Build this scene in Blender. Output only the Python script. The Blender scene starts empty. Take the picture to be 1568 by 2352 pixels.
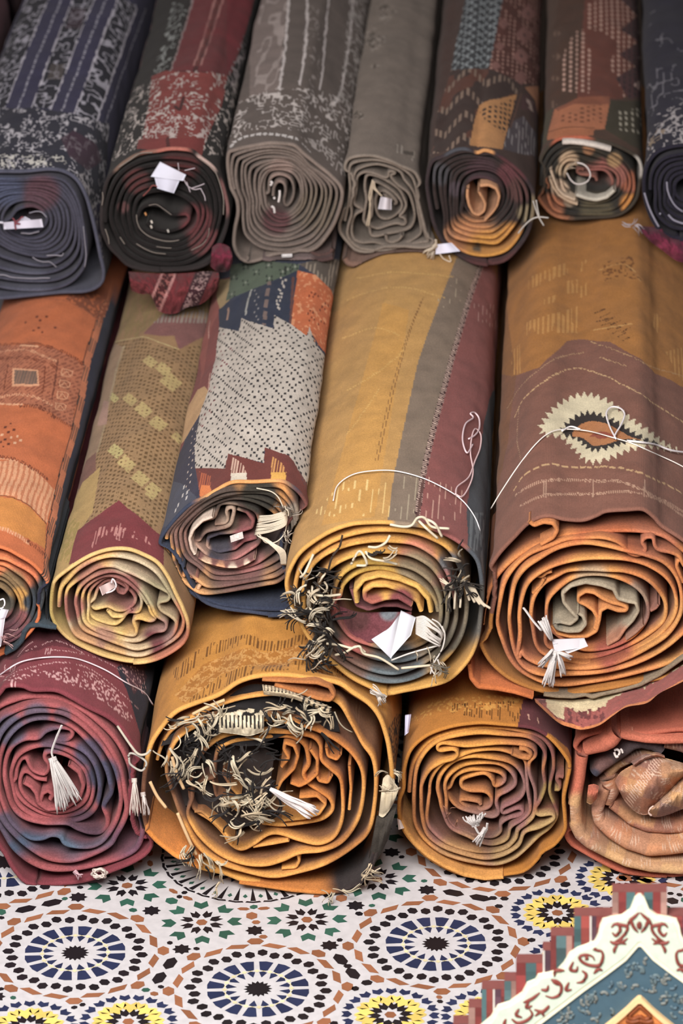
import bpy, math, random
import numpy as np

# ------------------------------------------------------------------ camera, light, exposure
F_PX, PITCH, YAW = 9400.0, math.radians(26.0), math.atan(580.0 / 9400.0 * math.cos(math.radians(26.0)))
CAM = np.array([0.39396, -5.36923, 3.26657])
sc = bpy.context.scene
RNG = np.random.RandomState(7)
random.seed(7)

FWD = np.array([-math.sin(YAW) * math.cos(PITCH), math.cos(YAW) * math.cos(PITCH), -math.sin(PITCH)])
RIGHT = np.array([math.cos(YAW), math.sin(YAW), 0.0])
UP = np.cross(RIGHT, FWD)

cd = bpy.data.cameras.new('camera')
cam = bpy.data.objects.new('camera', cd)
sc.collection.objects.link(cam)
cd.sensor_fit = 'VERTICAL'
cd.sensor_height = 36.0
cd.lens = F_PX / 2352.0 * 36.0
cd.clip_end = 60
cam.location = CAM
cam.rotation_euler = (math.pi / 2 - PITCH, 0, YAW)
cd.dof.use_dof = True
cd.dof.focus_distance = 6.22
cd.dof.aperture_fstop = 4.4
sc.camera = cam

sc.view_settings.view_transform = 'Standard'
sc.view_settings.look = 'None'
sc.view_settings.exposure = 0.0
sc.view_settings.gamma = 1.0

w = bpy.data.worlds.new('world')
sc.world = w
w.use_nodes = True
w.node_tree.nodes['Background'].inputs[0].default_value = (0.86, 0.88, 1.0, 1)
w.node_tree.nodes['Background'].inputs[1].default_value = 0.16


def area_light(name, loc, target, size, sizey, power, color):
    ld = bpy.data.lights.new(name, 'AREA')
    ld.shape = 'RECTANGLE'
    ld.size = size
    ld.size_y = sizey
    ld.energy = power
    ld.color = color
    o = bpy.data.objects.new(name, ld)
    sc.collection.objects.link(o)
    o.location = loc
    d = np.array(target) - np.array(loc)
    d = d / np.linalg.norm(d)
    from mathutils import Vector
    o.rotation_euler = Vector(d).to_track_quat('-Z', 'Y').to_euler()
    return o


# daylight from the open shop front behind and above the viewer
area_light('shop_front_daylight', (-0.35, -2.35, 2.65), (0.1, 0.2, 0.3), 2.0, 1.2, 222, (1.0, 0.965, 0.93))


# ------------------------------------------------------------------ helpers
def lin(c):
    c = np.asarray(c, float) / 255.0
    return np.where(c <= 0.04045, c / 12.92, ((c + 0.055) / 1.055) ** 2.4)


def rays(p):
    p = np.asarray(p, float).reshape(-1, 2)
    return FWD[None] + RIGHT[None] * ((p[:, :1] - 784) / F_PX) + UP[None] * ((1176 - p[:, 1:2]) / F_PX)


def plane(p, Y):
    r = rays(p)
    t = (np.asarray(Y) - CAM[1]) / r[:, 1]
    return CAM[None] + r * t[:, None]


def floor_pt(p):
    r = rays(p)
    t = -CAM[2] / r[:, 2]
    return (CAM[None] + r * t[:, None])[:, :2]


def project(v):
    d = v - CAM
    f = d @ FWD
    return np.stack([784 + F_PX * (d @ RIGHT) / f, 1176 - F_PX * (d @ UP) / f], -1)


def hashn(i, j, seed):
    n = (i.astype(np.int64) * 374761393 + j.astype(np.int64) * 668265263 + seed * 1274126177) & 0xffffffff
    n = ((n ^ (n >> 13)) * 1274126177) & 0xffffffff
    return ((n ^ (n >> 16)) & 0xffff) / 65535.0


def vnoise(x, y, seed=0):
    x = np.asarray(x, float); y = np.asarray(y, float)
    i = np.floor(x); j = np.floor(y)
    fx = x - i; fy = y - j
    fx = fx * fx * (3 - 2 * fx); fy = fy * fy * (3 - 2 * fy)
    a = hashn(i, j, seed); b = hashn(i + 1, j, seed); c = hashn(i, j + 1, seed); d = hashn(i + 1, j + 1, seed)
    return (a * (1 - fx) + b * fx) * (1 - fy) + (c * (1 - fx) + d * fx) * fy


def fbm(x, y, seed=0):
    return (vnoise(x, y, seed) * 0.55 + vnoise(x * 2.1, y * 2.1, seed + 1) * 0.3 + vnoise(x * 4.3, y * 4.3, seed + 2) * 0.15)


def parse(s, off=(0, 0, 1)):
    a = np.array([[float(q) for q in t.split(',')] for t in s.split()])
    return np.stack([off[0] + a[:, 0] / off[2], off[1] + a[:, 1] / off[2]], -1)


def catmull(p, closed, n=8):
    p = np.asarray(p, float)
    if closed:
        q = np.concatenate([p[-1:], p, p[:2]])
    else:
        q = np.concatenate([2 * p[:1] - p[1:2], p, 2 * p[-1:] - p[-2:-1]])
    out = []
    t = np.linspace(0, 1, n, endpoint=False)[:, None]
    for k in range(1, len(q) - 2):
        p0, p1, p2, p3 = q[k - 1], q[k], q[k + 1], q[k + 2]
        out.append(0.5 * ((2 * p1) + (-p0 + p2) * t + (2 * p0 - 5 * p1 + 4 * p2 - p3) * t * t + (-p0 + 3 * p1 - 3 * p2 + p3) * t ** 3))
    out = np.concatenate(out)
    if not closed:
        out = np.concatenate([out, p[-1:]])
    return out


def arclen(p, closed=False):
    q = np.concatenate([p, p[:1]]) if closed else p
    return np.concatenate([[0], np.cumsum(np.linalg.norm(np.diff(q, axis=0), axis=1))]), q


def resample(p, step=None, n=None, closed=False):
    L, q = arclen(p, closed)
    if n is None:
        n = max(3, int(L[-1] / step))
    u = np.linspace(0, L[-1], n, endpoint=not closed)
    return np.stack([np.interp(u, L, q[:, k]) for k in range(q.shape[1])], -1)


def normals2(p, closed):
    if closed:
        d = np.roll(p, -1, 0) - np.roll(p, 1, 0)
    else:
        d = np.gradient(p, axis=0)
    d = d / (np.linalg.norm(d, axis=1, keepdims=True) + 1e-12)
    return np.stack([d[:, 1], -d[:, 0]], -1)


def inpoly(S, T, poly):
    m = np.zeros(S.shape, bool)
    n = len(poly)
    for i in range(n):
        x1, y1 = poly[i]; x2, y2 = poly[(i + 1) % n]
        if y1 == y2:
            continue
        c = ((y1 > T) != (y2 > T)) & (S < (x2 - x1) * (T - y1) / (y2 - y1) + x1)
        m ^= c
    return m


def make_mesh(name, verts, faces4=None, faces=None, cols=None, uv=None, mat=None, parent=None, smooth=True):
    me = bpy.data.meshes.new(name)
    verts = np.asarray(verts, np.float32).reshape(-1, 3)
    if faces4 is not None:
        f = np.asarray(faces4, np.int32).reshape(-1, 4)
        me.vertices.add(len(verts)); me.vertices.foreach_set('co', verts.ravel())
        me.loops.add(f.size); me.loops.foreach_set('vertex_index', f.ravel())
        me.polygons.add(len(f))
        me.polygons.foreach_set('loop_start', np.arange(0, f.size, 4, dtype=np.int32))
        me.polygons.foreach_set('loop_total', np.full(len(f), 4, np.int32))
        me.update(calc_edges=True)
        me.validate()
    else:
        me.from_pydata([tuple(map(float, v)) for v in verts], [], faces)
        me.update()
    if cols is not None:
        c = np.ones((len(verts), 4), np.float32)
        c[:, :3] = np.asarray(cols, np.float32).reshape(-1, 3)
        at = me.color_attributes.new('Col', 'FLOAT_COLOR', 'POINT')
        at.data.foreach_set('color', c.ravel())
    if uv is not None:
        ul = me.uv_layers.new(name='UVMap')
        li = np.empty(len(me.loops), np.int32); me.loops.foreach_get('vertex_index', li)
        ul.data.foreach_set('uv', np.asarray(uv, np.float32).reshape(-1, 2)[li].ravel())
    if smooth:
        me.polygons.foreach_set('use_smooth', np.ones(len(me.polygons), bool))
    o = bpy.data.objects.new(name, me)
    sc.collection.objects.link(o)
    if mat:
        me.materials.append(mat)
    if parent is not None:
        o.parent = parent
        o.matrix_parent_inverse = parent.matrix_basis.inverted()
    return o


def grid_faces(n, m, closed_u=False, base=0):
    i = np.arange(n if closed_u else n - 1)[:, None]
    j = np.arange(m - 1)[None]
    i2 = (i + 1) % n
    return (np.stack([i * m + j, i2 * m + j, i2 * m + j + 1, i * m + j + 1], -1).reshape(-1, 4) + base)


def thing(name, label, cat, loc, group=None):
    o = bpy.data.objects.new(name, None)
    sc.collection.objects.link(o)
    o.empty_display_size = 0.05
    o.location = loc
    o['label'] = label
    o['category'] = cat
    if group:
        o['group'] = group
    from mathutils import Matrix
    o.matrix_basis = Matrix.Translation(loc)
    return o


# ------------------------------------------------------------------ materials (all node based)
def mat_wool(name, rib=0.0, rough=0.92, bump=0.35, mottle=0.22, fuzz=0.05, fibre=260.0):
    m = bpy.data.materials.new(name)
    m.use_nodes = True
    nt = m.node_tree; N = nt.nodes; L = nt.links
    b = N['Principled BSDF']
    b.inputs['Roughness'].default_value = rough
    b.inputs['Specular IOR Level'].default_value = 0.12
    b.inputs['Sheen Weight'].default_value = fuzz
    b.inputs['Sheen Roughness'].default_value = 0.45
    at = N.new('ShaderNodeAttribute'); at.attribute_name = 'Col'
    b.inputs['Sheen Tint'].default_value = (1, 0.96, 0.92, 1)
    tc = N.new('ShaderNodeTexCoord')
    n1 = N.new('ShaderNodeTexNoise'); n1.inputs['Scale'].default_value = fibre; n1.inputs['Detail'].default_value = 5; n1.inputs['Roughness'].default_value = 0.75
    n2 = N.new('ShaderNodeTexNoise'); n2.inputs['Scale'].default_value = 28; n2.inputs['Detail'].default_value = 3
    L.new(tc.outputs['Object'], n1.inputs['Vector']); L.new(tc.outputs['Object'], n2.inputs['Vector'])
    mr = N.new('ShaderNodeMapRange')
    mr.inputs['From Min'].default_value = 0.3; mr.inputs['From Max'].default_value = 0.7
    mr.inputs['To Min'].default_value = 1 - mottle * 1.2; mr.inputs['To Max'].default_value = 1 + mottle
    L.new(n1.outputs['Fac'], mr.inputs['Value'])
    mr2 = N.new('ShaderNodeMapRange')
    mr2.inputs['From Min'].default_value = 0.3; mr2.inputs['From Max'].default_value = 0.7
    mr2.inputs['To Min'].default_value = 0.88; mr2.inputs['To Max'].default_value = 1.1
    L.new(n2.outputs['Fac'], mr2.inputs['Value'])
    mu = N.new('ShaderNodeMath'); mu.operation = 'MULTIPLY'
    L.new(mr.outputs[0], mu.inputs[0]); L.new(mr2.outputs[0], mu.inputs[1])
    vm = N.new('ShaderNodeVectorMath'); vm.operation = 'SCALE'
    L.new(at.outputs['Color'], vm.inputs[0]); L.new(mu.outputs[0], vm.inputs['Scale'])
    hs = N.new('ShaderNodeHueSaturation'); hs.inputs['Saturation'].default_value = 0.97
    L.new(vm.outputs[0], hs.inputs['Color']); L.new(hs.outputs[0], b.inputs['Base Color'])
    bp = N.new('ShaderNodeBump'); bp.inputs['Strength'].default_value = bump; bp.inputs['Distance'].default_value = 0.0025
    h = n1.outputs['Fac']
    if rib > 0:
        uv = N.new('ShaderNodeUVMap'); uv.uv_map = 'UVMap'
        wv = N.new('ShaderNodeTexWave'); wv.bands_direction = 'X'; wv.inputs['Scale'].default_value = rib
        wv.inputs['Distortion'].default_value = 1.2; wv.inputs['Detail'].default_value = 2; wv.inputs['Detail Scale'].default_value = 1.5
        L.new(uv.outputs[0], wv.inputs['Vector'])
        ad = N.new('ShaderNodeMath'); ad.operation = 'MULTIPLY_ADD'; ad.inputs[1].default_value = 0.32
        L.new(wv.outputs['Fac'], ad.inputs[0]); L.new(n1.outputs['Fac'], ad.inputs[2])
        h = ad.outputs[0]
        mr3 = N.new('ShaderNodeMapRange'); mr3.inputs['To Min'].default_value = 0.9; mr3.inputs['To Max'].default_value = 1.06
        L.new(wv.outputs['Fac'], mr3.inputs['Value'])
        mu2 = N.new('ShaderNodeMath'); mu2.operation = 'MULTIPLY'
        L.new(mu.outputs[0], mu2.inputs[0]); L.new(mr3.outputs[0], mu2.inputs[1])
        L.new(mu2.outputs[0], vm.inputs['Scale'])
    L.new(h, bp.inputs['Height'])
    L.new(bp.outputs[0], b.inputs['Normal'])
    return m


def mat_plain(name, rough=0.6, spec=0.3, mottle=0.06, scale=60.0, bump=0.05):
    m = bpy.data.materials.new(name)
    m.use_nodes = True
    nt = m.node_tree; N = nt.nodes; L = nt.links
    b = N['Principled BSDF']
    b.inputs['Roughness'].default_value = rough
    b.inputs['Specular IOR Level'].default_value = spec
    at = N.new('ShaderNodeAttribute'); at.attribute_name = 'Col'
    tc = N.new('ShaderNodeTexCoord')
    n1 = N.new('ShaderNodeTexNoise'); n1.inputs['Scale'].default_value = scale; n1.inputs['Detail'].default_value = 4
    L.new(tc.outputs['Object'], n1.inputs['Vector'])
    mr = N.new('ShaderNodeMapRange')
    mr.inputs['From Min'].default_value = 0.3; mr.inputs['From Max'].default_value = 0.7
    mr.inputs['To Min'].default_value = 1 - mottle; mr.inputs['To Max'].default_value = 1 + mottle
    L.new(n1.outputs['Fac'], mr.inputs['Value'])
    vm = N.new('ShaderNodeVectorMath'); vm.operation = 'SCALE'
    L.new(at.outputs['Color'], vm.inputs[0]); L.new(mr.outputs[0], vm.inputs['Scale'])
    L.new(vm.outputs[0], b.inputs['Base Color'])
    bp = N.new('ShaderNodeBump'); bp.inputs['Strength'].default_value = bump; bp.inputs['Distance'].default_value = 0.001
    L.new(n1.outputs['Fac'], bp.inputs['Height']); L.new(bp.outputs[0], b.inputs['Normal'])
    return m


M_WEAVE = mat_wool('woven_wool', rib=140.0, bump=0.4, mottle=0.2, fibre=420)
M_WOOL = mat_wool('felted_wool', rib=0.0, bump=0.55, mottle=0.26, fuzz=0.06, fibre=330)
M_YARN = mat_wool('cotton_yarn', rib=0.0, bump=0.3, mottle=0.12, fuzz=0.05, fibre=600)
M_PAPER = mat_plain('tag_paper', rough=0.75, spec=0.2, mottle=0.03)
M_TILE = mat_plain('glazed_tile', rough=0.34, spec=0.35, mottle=0.07, scale=70, bump=0.12)
M_WALL = mat_plain('plaster', rough=0.9, spec=0.1, mottle=0.1, scale=9, bump=0.2)
M_PAINT = mat_plain('painted_wood', rough=0.5, spec=0.3, mottle=0.06, scale=90, bump=0.1)

CREAM = (214, 200, 176)
WHITE = (206, 199, 196)
BLACK = (36, 33, 33)


# ------------------------------------------------------------------ tubes, tassels, tags
def tube_arrays(paths, rad, colors, k=6):
    V, Fc, C = [], [], []
    base = 0
    for pi, p in enumerate(paths):
        p = np.asarray(p, float)
        n = len(p)
        r = np.broadcast_to(np.asarray(rad[pi] if isinstance(rad, (list, tuple)) else rad, float), (n,))
        t = np.gradient(p, axis=0); t /= np.linalg.norm(t, axis=1, keepdims=True) + 1e-12
        ref = np.where(np.abs(t[:, 2:3]) < 0.9, np.array([[0, 0, 1.0]]), np.array([[1.0, 0, 0]]))
        a = np.cross(t, ref); a /= np.linalg.norm(a, axis=1, keepdims=True) + 1e-12
        b = np.cross(t, a)
        ang = np.arange(k) * 2 * math.pi / k
        ring = p[:, None] + (a[:, None] * np.cos(ang)[None, :, None] + b[:, None] * np.sin(ang)[None, :, None]) * r[:, None, None]
        V.append(ring.reshape(-1, 3))
        i = np.arange(n - 1)[:, None]; j = np.arange(k)[None]
        f = np.stack([i * k + j, i * k + (j + 1) % k, (i + 1) * k + (j + 1) % k, (i + 1) * k + j], -1).reshape(-1, 4)
        Fc.append(f + base)
        if k == 6:
            e = (n - 1) * k
            Fc.append(np.array([[0, 3, 2, 1], [0, 5, 4, 3], [e, e + 1, e + 2, e + 3], [e, e + 3, e + 4, e + 5]]) + base)
        base += n * k
        col = colors[pi] if isinstance(colors, list) else colors
        col = np.asarray(col, float)
        if col.ndim == 1:
            col = np.repeat(lin(col)[None], n, 0)
        C.append(np.repeat(col, k, 0))
    V = np.concatenate(V)
    V[:, 2] = np.maximum(V[:, 2], 0.002)
    return V, np.concatenate(Fc), np.concatenate(C)


def tubes(name, paths, rad, colors, parent, mat=None, k=6):
    v, f, c = tube_arrays(paths, rad, colors, k)
    return make_mesh(name, v, faces4=f, cols=c, mat=mat or M_YARN, parent=parent)


PX = 1.0 / 1520.0     # metres covered by one pixel at the stack


def tassel(parent, Y, head, end, width, n=16, color=WHITE, rad=1.45, tail=None, sag=0.0, name='tassel', seed=1, knot=True, curl=6.0):
    """yarn tassel: strands bound at the knot, fanning towards the end"""
    rg = np.random.RandomState(seed)
    head = np.array(head, float); end = np.array(end, float)
    d = end - head; L = np.linalg.norm(d); d /= L
    q = np.array([-d[1], d[0]])
    paths = []
    t = np.linspace(0, 1, 12)
    for i in range(n):
        f = (i + 0.5) / n * 2 - 1 + rg.uniform(-0.1, 0.1)
        ln = L * rg.uniform(0.84, 1.06)
        wv = rg.uniform(-1, 1) * curl
        off = f * width * (0.18 + 0.82 * t ** 0.8)
        px = head[None] + d[None] * (ln * t)[:, None] + q[None] * (off + wv * np.sin(t * rg.uniform(2, 6) + rg.uniform(0, 6)) * t)[:, None]
        px[:, 1] += sag * t * t
        bulge = -0.012 * np.sin(t * math.pi) * (1 - abs(f)) - rg.uniform(0.001, 0.008)
        paths.append(plane(px, Y + bulge))
    if tail is not None:
        tl = catmull(np.array(tail, float), False, 6)
        paths.append(plane(tl, Y - 0.008))
        paths.append(plane(tl + np.array([2.0, 0.5]), Y - 0.006))
    cols = []
    for i in range(len(paths)):
        cols.append(tuple(np.clip(np.array(color) * rg.uniform(0.93, 1.05), 0, 250)))
    o = tubes(name, paths, rad * PX, cols, parent)
    if knot:
        kn = []
        for z in range(4):
            a = np.linspace(0, 2 * math.pi, 12)
            kp = head[None] + d[None] * (z * 2.4 - 1) + q[None] * (np.cos(a) * (width * 0.2 + 3.0))[:, None]
            kn.append(plane(kp, Y - 0.004 - np.sin(a) * 0.004))
        tubes('knot', kn, rad * 1.1 * PX, tuple(np.array(color) * 0.97), o)
    return o


def tag(parent, Y, corners, bend=0.012, color=(232, 231, 240), name='price_tag', tilt=0.0, crease=0.0, tint=None):
    """thin folded paper tag; corners are pixels tl, tr, br, bl"""
    c = np.array(corners, float)
    n = 15
    u, v = np.meshgrid(np.linspace(0, 1, n), np.linspace(0, 1, n), indexing='ij')
    p = (c[0] * (1 - u)[..., None] + c[1] * u[..., None]) * (1 - v)[..., None] + (c[3] * (1 - u)[..., None] + c[2] * u[..., None]) * v[..., None]
    yy = Y - bend * np.sin(u * math.pi) + tilt * v - crease * np.abs(v - 0.5)
    top = plane(p.reshape(-1, 2), yy.ravel())
    bot = plane(p.reshape(-1, 2), yy.ravel() + 0.0009)
    V = np.concatenate([top, bot])
    f = grid_faces(n, n)
    g = f[:, ::-1] + n * n
    rim = []
    edge = [(i, 0) for i in range(n)] + [(n - 1, j) for j in range(1, n)] + [(i, n - 1) for i in range(n - 2, -1, -1)] + [(0, j) for j in range(n - 2, 0, -1)]
    idx = [a * n + b for a, b in edge]
    for a, b in zip(idx, idx[1:] + idx[:1]):
        rim.append((a, b, b + n * n, a + n * n))
    F4 = np.concatenate([f, g, np.array(rim)])
    return make_mesh(name, V, faces4=F4, cols=np.repeat(lin(color)[None], len(V), 0), mat=M_PAPER, parent=parent)


def yarn_px(parent, Y, pts, rad, color, name='yarn', dy=None, n=8):
    p = catmull(np.array(pts, float), False, n)
    yy = np.full(len(p), Y) if dy is None else Y + np.interp(np.linspace(0, 1, len(p)), np.linspace(0, 1, len(dy)), dy)
    return tubes(name, [plane(p, yy)], rad * PX, color, parent)


def fringe(parent, Y, regions, n, colors, lo=22, hi=60, rad=2.0, seed=3, name='fringe', wild=1.0, dirs=None, ydep=0.03):
    """tangled loose warp ends"""
    rg = np.random.RandomState(seed)
    paths, rads, cols = [], [], []
    k = 0
    while k < n:
        reg = np.array(regions[rg.randint(len(regions))], float)
        for _ in range(60):
            a = reg.min(0) + rg.rand(2) * (reg.max(0) - reg.min(0))
            if inpoly(a[:1], a[1:], reg)[0]:
                break
        th = rg.uniform(0, 2 * math.pi) if dirs is None else math.radians(dirs[rg.randint(len(dirs))] + rg.uniform(-24, 24))
        cv = rg.uniform(-1.3, 1.3) * wild
        f1, f2 = rg.uniform(2, 6), rg.uniform(0, 6)
        y0, y1 = rg.uniform(0, ydep), rg.uniform(0.5, 1.5)
        c = colors[rg.randint(len(colors))]
        L0 = rg.uniform(lo, hi) * 1.3
        t = np.linspace(0, 1, 14)
        for q in range(rg.randint(1, 5)):
            L = L0 * rg.uniform(0.75, 1.1)
            ang = th + rg.uniform(-0.16, 0.16) + (cv + rg.uniform(-0.3, 0.3)) * t + 0.4 * wild * np.sin(t * f1 + f2)
            st = np.stack([np.cos(ang), np.sin(ang)], -1) * (L / 14)
            px = a + rg.uniform(-3.2, 3.2, 2) + np.cumsum(st, 0)
            yy = Y - y0 - rg.uniform(-0.003, 0.003) - 0.008 * np.sin(t * math.pi * y1)
            paths.append(plane(px, yy))
            rads.append(rad * 0.72 * rg.uniform(0.8, 1.2) * PX * (1 - 0.35 * t))
            cols.append(tuple(np.array(c) * rg.uniform(0.82, 1.06)))
            k += 1
    o = tubes(name, paths, rads, cols, parent)
    o['kind'] = 'stuff'
    return o


# ------------------------------------------------------------------ rolled rugs
class Paint:
    """colours of the woven face, in metres round the roll (S) and along it (T)"""
    def __init__(s, roll, S, T, base):
        s.r, s.S, s.T = roll, S, T
        s.c = np.empty(S.shape + (3,)); s.c[:] = lin(base)

    def uv(s, pts, sub=6):
        p = np.array(pts, float).reshape(-1, 2)
        return s.r.hit(p)

    def poly(s, pts, col, fn=None, soft=None, smooth=False, a=1.0):
        p = np.array(pts, float)
        p = catmull(p, True, 5) if smooth else resample(p, n=max(24, 8 * len(p)), closed=True) if False else np.concatenate([p[i] + (p[(i + 1) % len(p)] - p[i]) * np.linspace(0, 1, 6, endpoint=False)[:, None] for i in range(len(p))])
        q = s.uv(p)
        m = inpoly(s.S, s.T, q)
        if fn is not None:
            m = m & fn(s.S, s.T)
        s.c[m] = s.c[m] * (1 - a) + lin(col) * a
        return m

    def line(s, pts, wd, col, dash=None, duty=0.5, jit=0.0, seed=0, a=1.0, smooth=True):
        p = np.array(pts, float)
        if smooth and len(p) > 2:
            p = catmull(p, False, 6)
        p = resample(p, n=max(8, len(p) * 2))
        q = s.uv(p)
        wd = wd * PX
        d = np.full(s.S.shape, 9.0); al = np.zeros(s.S.shape)
        acc = 0.0
        lo = q.min(0) - 0.03; hi = q.max(0) + 0.03
        box = (s.S > lo[0]) & (s.S < hi[0]) & (s.T > lo[1]) & (s.T < hi[1])
        if not box.any():
            return
        Sx, Tx = s.S[box], s.T[box]
        if jit:
            Sx = Sx + (vnoise(Sx * 160, Tx * 60, seed) - 0.5) * jit
            Tx = Tx + (vnoise(Sx * 90, Tx * 60, seed + 9) - 0.5) * jit
        dd = np.full(Sx.shape, 9.0); aa = np.zeros(Sx.shape)
        for i in range(len(q) - 1):
            e = q[i + 1] - q[i]; l2 = (e ** 2).sum() + 1e-12
            u = np.clip(((Sx - q[i, 0]) * e[0] + (Tx - q[i, 1]) * e[1]) / l2, 0, 1)
            # along the roll a pixel covers more cloth than across it
            di = np.hypot(Sx - q[i, 0] - u * e[0], (Tx - q[i, 1] - u * e[1]) * 0.5)
            b = di < dd
            dd[b] = di[b]; aa[b] = acc + (u * math.sqrt(l2))[b]
            acc += math.sqrt(l2)
        m = dd < wd * 0.5
        if dash:
            m &= ((aa / (dash * PX)) % 1.0) < duty
        cc = s.c[box]
        cc[m] = cc[m] * (1 - a) + lin(col) * a
        s.c[box] = cc

    def dots(s, pts, col, r=3.0, tl=2.0):
        q = s.uv(np.array(pts, float))
        for a, b in q:
            m = (np.abs(s.S - a) < r * PX) & (np.abs(s.T - b) < r * PX * tl)
            s.c[m] = lin(col)

    def apply(s, mask, col, a=1.0):
        s.c[mask] = s.c[mask] * (1 - a) + lin(col) * a


REG = []


def push_out(xz, gap=0.002, before=99.0):
    """cloth that would enter a roll built before it is pressed back to that roll's surface"""
    xz = np.array(xz, float)
    for P, Y0 in REG:
        if Y0 > before:
            continue
        lo, hi = P.min(0), P.max(0)
        m = (xz[:, 0] > lo[0]) & (xz[:, 0] < hi[0]) & (xz[:, 1] > lo[1]) & (xz[:, 1] < hi[1])
        k = np.where(m)[0]
        if not len(k):
            continue
        k = k[inpoly(xz[k, 0], xz[k, 1], P)]
        if not len(k):
            continue
        a = P; e = np.roll(P, -1, 0) - P
        l2 = (e ** 2).sum(1) + 1e-12
        for i0 in range(0, len(k), 2000):
            kk = k[i0:i0 + 2000]
            q = xz[kk]
            u = np.clip(((q[:, None] - a[None]) * e[None]).sum(-1) / l2[None], 0, 1)
            c = a[None] + u[..., None] * e[None]
            d = ((q[:, None] - c) ** 2).sum(-1)
            j = d.argmin(1)
            b = c[np.arange(len(kk)), j]
            v = b - q
            xz[kk] = b + v / (np.linalg.norm(v, axis=1, keepdims=True) + 1e-9) * gap
    return xz


def press_in(xz, nn, before=99.0, gap=0.004):
    """how far each point of an outline must sink along its own normal to clear the rolls built before"""
    d = np.zeros(len(xz))
    polys = [P for P, Y0 in REG if Y0 <= before]
    if not polys:
        return d
    live = np.ones(len(xz), bool)
    for k in range(60):
        q = xz - nn * d[:, None]
        ins = np.zeros(len(xz), bool)
        for P in polys:
            ins |= inpoly(q[:, 0], q[:, 1], P)
        ins &= live
        if not ins.any():
            break
        d[ins] += 0.003
    d[d > 0.17] = 0.0
    return np.where(d > 0, d + gap, 0.0)


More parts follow.
